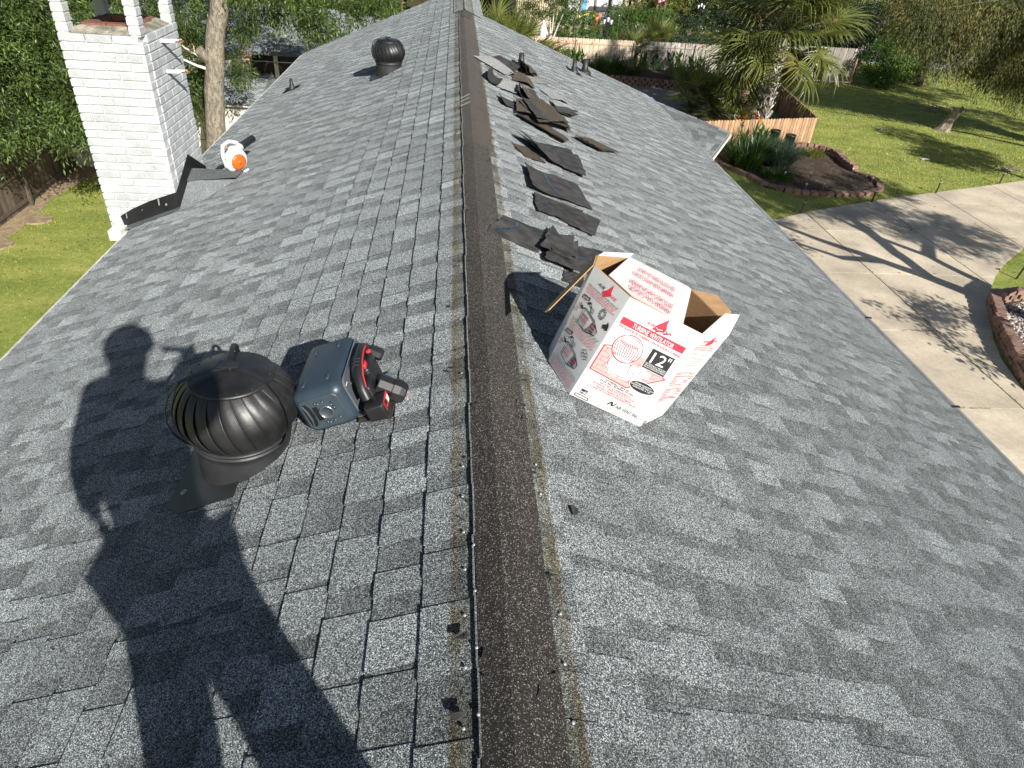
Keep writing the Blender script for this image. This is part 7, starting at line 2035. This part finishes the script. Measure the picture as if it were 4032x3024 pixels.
# dark background trees
def bg_tree(x, y, label, blobs, n, m, seed, r=.4, ln=.22, wd=.1, hgt=6, **k):
    t = thing('tree', (x, y, 0), label, 'tree', 'dark trees in the far background' if 'far background' in label else None)
    mb = MB(); limb(mb, [(x, y, 0), (x + .2, y, hgt * .5), (x, y, hgt)], r, r * .5, 9, .05, seed); mb.build('trunk', M['bark_dark'], t)
    leaf_cloud('crown', m, blobs, n, ln, wd, t, seed, **k)
for i, (x, y, w, h_, lb) in enumerate(((-12, 48, 6, 5, 'dense dark tree at the far left behind the neighbour house, far background'), (-2, 66, 6, 6, 'dark tree behind the porch posts, far background'), (20.5, 70, 5.5, 5, 'dark tree behind the second lamp post, far background'), (26, 66, 4.5, 5, 'dark tree behind the palm crown, far background'), (22.5, 56, 2.6, 3.2, 'dark bushy tree just behind the palm crown, far background'), (29, 57, 2.6, 3.6, 'dark tree between the palm and the utility pole, far background'), (31, 74, 4.5, 5, 'dark tree left of the utility pole, far background'), (12, 84, 8, 6, 'dark tree above the patio house, far background'), (60, 84, 9, 7, 'dark tree across the street on the right, far background'))):
    bg_tree(x, y, lb, [(x, y, h_ * .55, w, 2.5, h_ * .6), (x - w * .6, y - 1, h_ * .35, w * .6, 2, h_ * .4), (x + w * .6, y - 1, h_ * .35, w * .6, 2, h_ * .4)], 16000, M['leaf_dark'], 40 + i, spread=.6)
bg_tree(27.8, 45.0, 'bright green rounded bush tree at the edge of the lawn', [(26.1, 44.3, 1.5, 1.1, .9, 1.25), (27.2, 44.6, 2.2, 1.3, 1, 1.1), (28.2, 45, 1.7, 1.3, 1, 1.5), (26.6, 44.1, .8, .9, .7, .7), (27.6, 45, 3.2, 1.0, .9, .7)], 26000, M['leaf_bright'], 51, .12, .12, .06, 1.6, spread=.28)
bg_tree(29.8, 45.6, 'dark cedar with bare lower trunk at the edge of the lawn', [(29.2, 46, 2.0, 1.8, 1.2, 1.6), (30.4, 46.4, 3.2, 1.9, 1.4, 1.6), (29.5, 47.5, 4.0, 2.4, 1.2, 1.4), (27.0, 49, 2.6, 2.0, 1.2, 1.8), (28.2, 47, 3.7, 1.8, 1.2, 1.3), (31, 46, 1.6, 1.2, 1, 1.2), (26.4, 48, 3.3, 1.6, 1, 1.3)], 30000, M['leaf_dark'], 52, .28, .16, .05, 4, spread=.45, grav=.5)
def cypress():
    # boughs of a big cypress that hang in from the upper right
    t = thing('cypress_tree', (29.5, 31.0, 0), 'big olive brown cypress whose drooping boughs hang in at the upper right', 'tree')
    mb = MB(); limb(mb, [(29.8, 31, 0), (29.5, 31.2, 5), (29.3, 31.3, 10)], .5, .3, 12, .05, 3)
    ends = [((29.6, 31.2, 6.8), (25.5, 32, 6.4), (20.0, 33.4, 5.0)), ((29.6, 31.2, 5.9), (26, 32.4, 5.6), (22.4, 33.6, 4.2)), ((29.6, 31.2, 5.2), (27.0, 32, 5.0), (24.6, 33.2, 3.5)), ((29.6, 31.2, 7.5), (25, 34, 7.3), (21, 36, 6.4)), ((29.6, 31, 4.6), (28, 31.8, 4.2), (26.4, 32.6, 3.2))]
    for i, e in enumerate(ends): limb(mb, e, .06, .012, 7, .12, i)
    mb.build('trunk', M['bark'], t)
    bl = []
    for e in ends:
        for k in range(7):
            u = (k + .6) / 7; p = V(e[0]).lerp(V(e[1]), u * 2) if u < .5 else V(e[1]).lerp(V(e[2]), u * 2 - 1)
            bl.append((p.x, p.y, p.z - .35, .95, .8, .55))
    bl += [(21.5, 33.6, 5.3, 1.3, .8, .8), (23.2, 33.6, 4.6, 1.1, .8, .8), (25.6, 33, 4.3, 1.2, .9, .9), (27.4, 32.6, 4.6, 1.4, 1, .9), (26.6, 32.8, 3.2, .9, .7, .5), (24, 33.5, 5.6, 1.8, 1, .7), (26.5, 33, 5.2, 1.8, 1.1, .9), (20.6, 33.6, 5.6, 1.0, .8, .55), (28, 32, 3.6, 1.0, .9, .6), (22.6, 34, 4.9, 1.2, .9, .6)]
    leaf_cloud('crown', M['leaf_cedar'], bl, 230000, .17, .028, t, 61, twigs=30, spread=.6, down=.4, grav=1.3, tv=(.35, 1.8))  # wide spray tones paint bright highlights and dark gaps into the needles
    d = leaf_cloud('vine_leaves', M['leaf_oak'], [(24.4, 33.0, 3.0, .5, .4, .28), (24.9, 33.0, 2.6, .22, .2, .4), (23.6, 33.2, 3.1, .3, .3, .2)], 520, .15, .09, t, 62, twigs=8, spread=.2)
cypress()
# utility pole and street furniture beyond
mb = MB(); mb.tube([(31.9, 58, 0), (32.2, 58, 4), (32.6, 58, 9)], .17, 10); tag(mb.build('utility_pole', M['bark']), 'leaning grey wooden utility pole at the top of the picture', 'utility pole')

# ------------------------------------------------------------------ patio house, lamp posts, grill, chair
def patio_house():
    t = thing('patio_house', (11, 66, 0), 'pale neighbour house with large white windows behind the patio', 'house')
    mb = MB(); mb.box(5, 15.2, 63.2, 72, 0, 4.2); mb.build('wall', mat('tan_siding', (.40, .34, .26), .8), t)
    fr = M['picket_dark']
    for i in range(4):
        x = 9.15 + i * 1.18
        w = MB(); w.box(x, x + 1.02, 63.10, 63.18, .2, 2.9); wo = w.build('window', M['off_white'], t)
        w = MB(); w.box(x + .05, x + .97, 63.05, 63.09, 1.25, 2.85); w.build('pane', M['white_paint'], wo)
        w = MB(); w.box(x + .05, x + .97, 63.05, 63.09, .25, 1.18); w.build('pane', M['gutter'], wo)
    for i in range(5):
        x = 9.02 + i * 1.18
        w = MB(); w.box(x, x + .12, 62.98, 63.1, .1, 3.0); w.build('mullion', mat('olive_trim', (.16, .14, .09), .8) if i == 0 else bpy.data.materials['olive_trim'], t)
    sd = MB()
    for i in range(22): sd.box(5.1 + i * .18, 5.22 + i * .18, 63.12, 63.19, .3, 4)
    sd.build('board_siding', M['picket_old'], t)['kind'] = 'stuff'
    for x in (10.2, 13.75): 
        p = MB(); p.box(x - .09, x + .09, 60.6, 60.78, 0, 4); p.build('porch_post', M['post_brown'], t)
patio_house()
t = thing('pergola', (15.7, 58.6, 0), 'two brown pergola posts before the yellow leaved shrub', 'pergola')
for x in (15.4, 16.0):
    p = MB(); p.box(x - .07, x + .07, 58.5, 58.64, 0, 4.2); p.build('post', M['post_brown'], t)
p = MB(); p.box(13, 18, 58.4, 58.7, 4.1, 4.3); p.build('beam', M['post_brown'], t)
M['flag_red'] = mat('faded_red_cloth', (.28, .07, .08), .8); M['flag_white'] = mat('white_cloth', (.42, .40, .44), .8)
t = thing('striped_cloth', (15.7, 58.2, 2.3), 'faded red and white striped cloth hanging at the pergola posts', 'cloth')
for i in range(7):
    p = MB(); p.box(15.3 + i * .13, 15.42 + i * .13, 58.2 + .03 * (i % 2), 58.25 + .03 * (i % 2), 2.5 + .05 * i, 3.3); p.build('stripe', M['flag_red'] if i % 2 == 0 else M['flag_white'], t)
t = thing('kettle_cover', (12.7, 60.0, 0), 'grill under a black fitted cover on the patio', 'grill')
p = MB(); p.add([(11.9, 59.5, .75), (13.5, 59.5, .75), (13.5, 60.5, .75), (11.9, 60.5, .75), (12.3, 59.7, 1.75), (13.2, 59.7, 1.75), (13.2, 60.3, 1.75), (12.3, 60.3, 1.75), (11.6, 59.5, .2), (13.6, 59.5, .2), (13.6, 60.5, .2), (11.6, 60.5, .2)], [(4, 5, 6, 7), (0, 1, 5, 4), (1, 2, 6, 5), (2, 3, 7, 6), (3, 0, 4, 7), (8, 9, 1, 0), (9, 10, 2, 1), (10, 11, 3, 2), (11, 8, 0, 3)]); p.build('cover', M['black_plastic'], t)
p = MB(); p.obox((12.75, 59.58, 1.35), V(.10, 0, 0), V(0, .01, 0), V(0, 0, .03)); p.build('badge', M['ink_white'], t)
def chair(x, y, m, label):
    t = thing('patio_chair', (x, y, 0), label, 'chair')
    p = MB(); p.obox((x, y, .45), V(.32, 0, 0), V(0, .3, 0), V(0, 0, .06)); p.build('seat', m, t)
    p = MB(); p.obox((x, y + .3, .95), V(.32, 0, 0), V(0, .05, .02), V(0, .06, .45)); p.build('backrest', m, t)
    for a in (-.28, .28):
        for b in (-.25, .25):
            p = MB(); p.box(x + a - .03, x + a + .03, y + b - .03, y + b + .03, 0, .42); p.build('leg', M['picket_new'], t)
chair(10.95, 59.0, mat('coral_cushion', (.60, .13, .10), .8), 'wooden patio chair with a coral cushion before the white windows')
t = thing('ring_float', (10.2, 59.2, 1.2), 'yellow curved pool float resting on the patio furniture', 'pool float')
p = MB(); p.tube([(9.55 + i * .14, 59.0, 1.15 + .22 * math.sin(i / 10 * math.pi)) for i in range(11)], .09, 8); p.build('float', mat('yellow_vinyl', (.75, .60, .10), .5), t)
t = thing('blue_towel', (10.1, 60.4, 1.5), 'light blue towel hung over the porch post', 'towel')
p = MB(); p.obox((10.1, 60.5, 2.1), V(.2, 0, 0), V(0, .04, 0), V(0, 0, .75)); p.build('towel', mat('blue_cloth', (.12, .35, .62), .8), t)
p = MB(); p.lathe([(0, 0), (.3, 0), (.34, 1.2), (.26, 1.5), (0, 1.6)], 12, (11.75, 58.5, 0)); tag(p.build('cactus', M['flash_grey']), 'grey wrapped column standing between hedge and lamp post', 'column')
def lamp_post(x, y, hgt, label, lit):
    t = thing('lamp_post', (x, y, 0), label, 'lamp post', 'black garden lamp posts')
    p = MB(); p.lathe([(.12, 0), (.12, .15), (.05, .2), (.035, .3), (.035, hgt)], 10, (x, y, 0)); p.build('pole', M['black_plastic'], t)
    for dx, dz in ((-.22, 0), (.22, 0), (0, .12)):
        a = MB(); a.tube([(x, y, hgt - .1), (x + dx, y, hgt - .14), (x + dx, y, hgt + dz)], .016, 6); a.build('arm', M['black_plastic'], t)
        l = MB(); l.lathe([(.05, 0), (.10, .26), (0, .26)], 6, (x + dx, y, hgt + dz)); lo = l.build('lantern', M['lamp_face'], t)
        c = MB(); c.lathe([(.12, .26), (.05, .36), (.015, .42), (0, .43)], 6, (x + dx, y, hgt + dz)); c.build('lantern_cap', M['black_plastic'], lo)
lamp_post(9.35, 46.6, 2.3, 'black three lantern lamp post between the two clipped hedges', 0)
lamp_post(19.6, 61.0, 2.05, 'black lamp post with white lanterns against the dark trees', 1)
t = thing('parked_trailer', (25.2, 62, 0), 'pale trailer roof in the shade left of the palm crown', 'trailer')
p = MB(); p.box(23.4, 27.0, 61, 63.5, .5, 1.5); p.build('body', M['flash_grey'], t)
p = MB(); p.box(23.2, 27.2, 60.9, 63.6, 1.5, 1.6); p.build('roof', M['flash_grey'], t)
p = MB(); p.obox((18.9, 52.8, .55), V(.14, 0, 0), V(0, .1, 0), V(0, 0, .35)); tag(p.build('garden_gnome', mat('blue_figure', (.09, .12, .25), .6)), 'small blue garden figure right of the lilac flowers', 'garden figure')
p = MB(); p.lathe([(0, 0), (.28, 0), (.30, .05), (.04, .07), (.03, .9), (.0, .92)], 16, (12.35, 38.4, .03)); tag(p.build('umbrella_stand', M['black_plastic']), 'black round stand on the shaded pool deck', 'stand')
p = MB(); p.lathe([(0, 0), (.5, 0), (.42, .22), (0, .3)], 12, (12.6, 53.4, .3)); tag(p.build('rock', M['flash_black']), 'dark rock on the tan patio strip above the pale fence', 'rock')
t = thing('solar_lantern', (8.25, 43.2, .36), 'tiny black lantern on a hook against the pale fence', 'lantern')
p = MB(); p.tube([(8.25, 43.3, .36), (8.25, 43.3, 1.25)], .012, 5); p.build('stake', M['black_plastic'], t)
p = MB(); p.lathe([(.04, 0), (.06, .02), (.05, .16), (.07, .17), (0, .24)], 8, (8.25, 43.25, .95)); p.build('lamp', M['black_plastic'], t)

# ------------------------------------------------------------------ trees outside the frame whose shadows fall on the driveway and lawns
def shade_tree(x, y, label, limbs, blobs, n, seed, r0=.28, m='leaf_oak', ln=.14, wd=.06, spread=.4):
    t = thing('shade_tree', (x, y, 0), label, 'tree'); mb = MB()
    for i, (pts, a, b) in enumerate(limbs): limb(mb, pts, a, b, 9, .03, seed + i)
    mb.build('trunk', M['bark'], t)
    leaf_cloud('crown', M[m], blobs, n, ln, wd, t, seed, spread=spread, twigs=24)
shade_tree(15.9, 12.6, 'spreading tree growing in the round gravel bed beside the driveway', [
    ([(15.9, 12.6, 0), (15.6, 13.3, 1.2), (15.35, 13.1, 2.4)], .30, .22),
    ([(15.35, 13.1, 2.4), (14.85, 13.0, 3.4), (14.5, 12.65, 4.4), (14.3, 12.5, 5.4)], .19, .09), ([(14.9, 13.0, 3.2), (14.1, 12.5, 3.6), (13.45, 12.6, 4.3)], .13, .06),
    ([(15.35, 13.1, 2.4), (15.95, 13.6, 3.4), (16.7, 13.9, 4.3), (16.95, 14.0, 5.2)], .17, .08), ([(15.7, 13.3, 1.8), (16.9, 12.6, 2.6), (16.9, 13.1, 3.4), (16.5, 13.3, 4.3), (16.7, 13.2, 5.4)], .17, .08),
    ([(16.9, 13.1, 3.4), (19.0, 12.2, 5.0), (20.9, 11.8, 6.1)], .14, .06), ([(15.4, 13.1, 2.4), (16.3, 12.2, 4.0), (18.0, 11.6, 6.4)], .14, .06)],
    [(20.6, 11.4, 6.4, 1.3, 1.0, .5), (21.3, 10.6, 6.2, 1.2, .9, .45), (19.2, 11.9, 7.0, 1.3, .9, .5), (17.7, 11.3, 7.2, 1.0, .8, .4), (18.4, 12.0, 8.4, 1.2, .9, .5), (21.8, 12.2, 8.0, 1.2, .9, .5), (14.9, 10.3, 2.9, .5, .5, .3), (14.2, 9.7, 3.3, .5, .5, .3), (13.6, 9.8, 2.0, .4, .4, .25), (16.6, 13.4, 6.8, .5, .5, .3), (14.4, 12.5, 5.5, .5, .5, .3), (13.4, 12.6, 4.5, .4, .4, .3), (16.9, 13.6, 5.6, .6, .5, .3), (19.9, 10.9, 5.6, 1.0, .8, .4), (18.9, 11.2, 6.2, 1.0, .8, .4), (17.0, 10.6, 8.0, 1.1, 1.0, .45), (18.3, 11.0, 8.2, 1.1, .9, .45), (19.6, 11.0, 8.0, 1.1, .9, .4), (16.4, 12.2, 8.6, 1.0, 1.0, .45), (18.4, 13.2, 8.6, 1.3, 1.1, .5)], 36000, 71)
shade_tree(34, 22, 'large shade tree standing right of the picture, shading the far right lawn', [([(34, 22, 0), (33.5, 22.3, 4), (33, 22.5, 8)], .5, .3), ([(33.5, 22.3, 4), (30.5, 23.5, 6.5), (28, 24.5, 8)], .2, .06), ([(33.5, 22.3, 5), (33, 26, 8), (32, 29, 9)], .2, .06), ([(33.2, 22.4, 6.5), (26, 22.5, 9.5), (17.5, 24, 11.6)], .07, .02)],  # thin last limb and its far canopy added to shade the pool yard
    [(31.5, 25, 9, 2.4, 2.4, 1.0), (29.0, 25.2, 8.0, 1.8, 1.6, .8), (33.5, 28, 9.4, 2.2, 2.0, .9), (31.5, 30.5, 9.0, 1.8, 1.6, .7), (35.5, 24, 8.5, 2.0, 2, .9), (27.2, 21.5, 7.2, 1.2, 1.0, .5), (36, 30, 9, 2, 2, .9), (18.6, 24.5, 11.2, 1.7, 1.7, .8), (16.6, 26.0, 11.0, 1.6, 1.6, .7), (20.2, 25.5, 11.8, 1.5, 1.6, .8), (18.0, 27.8, 11.6, 1.6, 1.4, .7), (15.6, 23.6, 10.4, 1.1, 1.1, .5)], 44000, 81, ln=.2, wd=.07)
shade_tree(26.5, 21.0, 'smaller tree right of the picture whose shade reaches the lawn edge', [([(26.5, 21, 0), (26.3, 21.1, 3), (26.4, 21, 5.5)], .2, .1)], [(25.8, 20.8, 5.4, 1.2, 1.1, .6), (27.2, 21.4, 5.6, 1.3, 1.1, .6), (25.0, 21.5, 4.9, .7, .7, .4)], 6500, 85, ln=.18, wd=.07)

# fallen leaves and specks on the lawn, the driveway and the roof
def fallen():
    r = np.random.default_rng(101); P_ = []
    for x0, x1, y0, y1, z, n in ((9, 30, 20, 34, .03, 900), (9, 18, 16, 24, .038, 90), (-11.5, -5, 8, 20, .03, 260)):
        P_.append(np.c_[r.uniform(x0, x1, n), r.uniform(y0, y1, n), np.full(n, z)])
    P_ = np.concatenate(P_); n = len(P_)
    v, q, t = blades(P_, r.uniform(0, 6.28, n), r.uniform(.05, .11, n), .045, r.uniform(1.25, 1.6, n), .2, 1, 6, r.uniform(.5, 1.5, n))
    tag(np_mesh('fallen_leaves', v, q, M['straw'], None, t), 'dry fallen leaves scattered over the lawn and driveway', kind='stuff')
    P_ = []
    for _ in range(260):
        f = left if r.random() < .5 else right
        s = r.uniform(.2, 3.2); y = r.uniform(.8, 12); p = f(s, y, .0165); P_.append((p.x, p.y, p.z))
    P_ = np.array(P_); n = len(P_)
    v, q, t = blades(P_, r.uniform(0, 6.28, n), r.uniform(.006, .02, n), .006, r.uniform(1.2, 1.6, n), .2, 1, 7, r.uniform(.2, 1.6, n))
    tag(np_mesh('roof_litter', v, q, M['straw'], None, t), 'tiny bits of leaf and granule grit lying on the shingles', kind='stuff')
fallen()
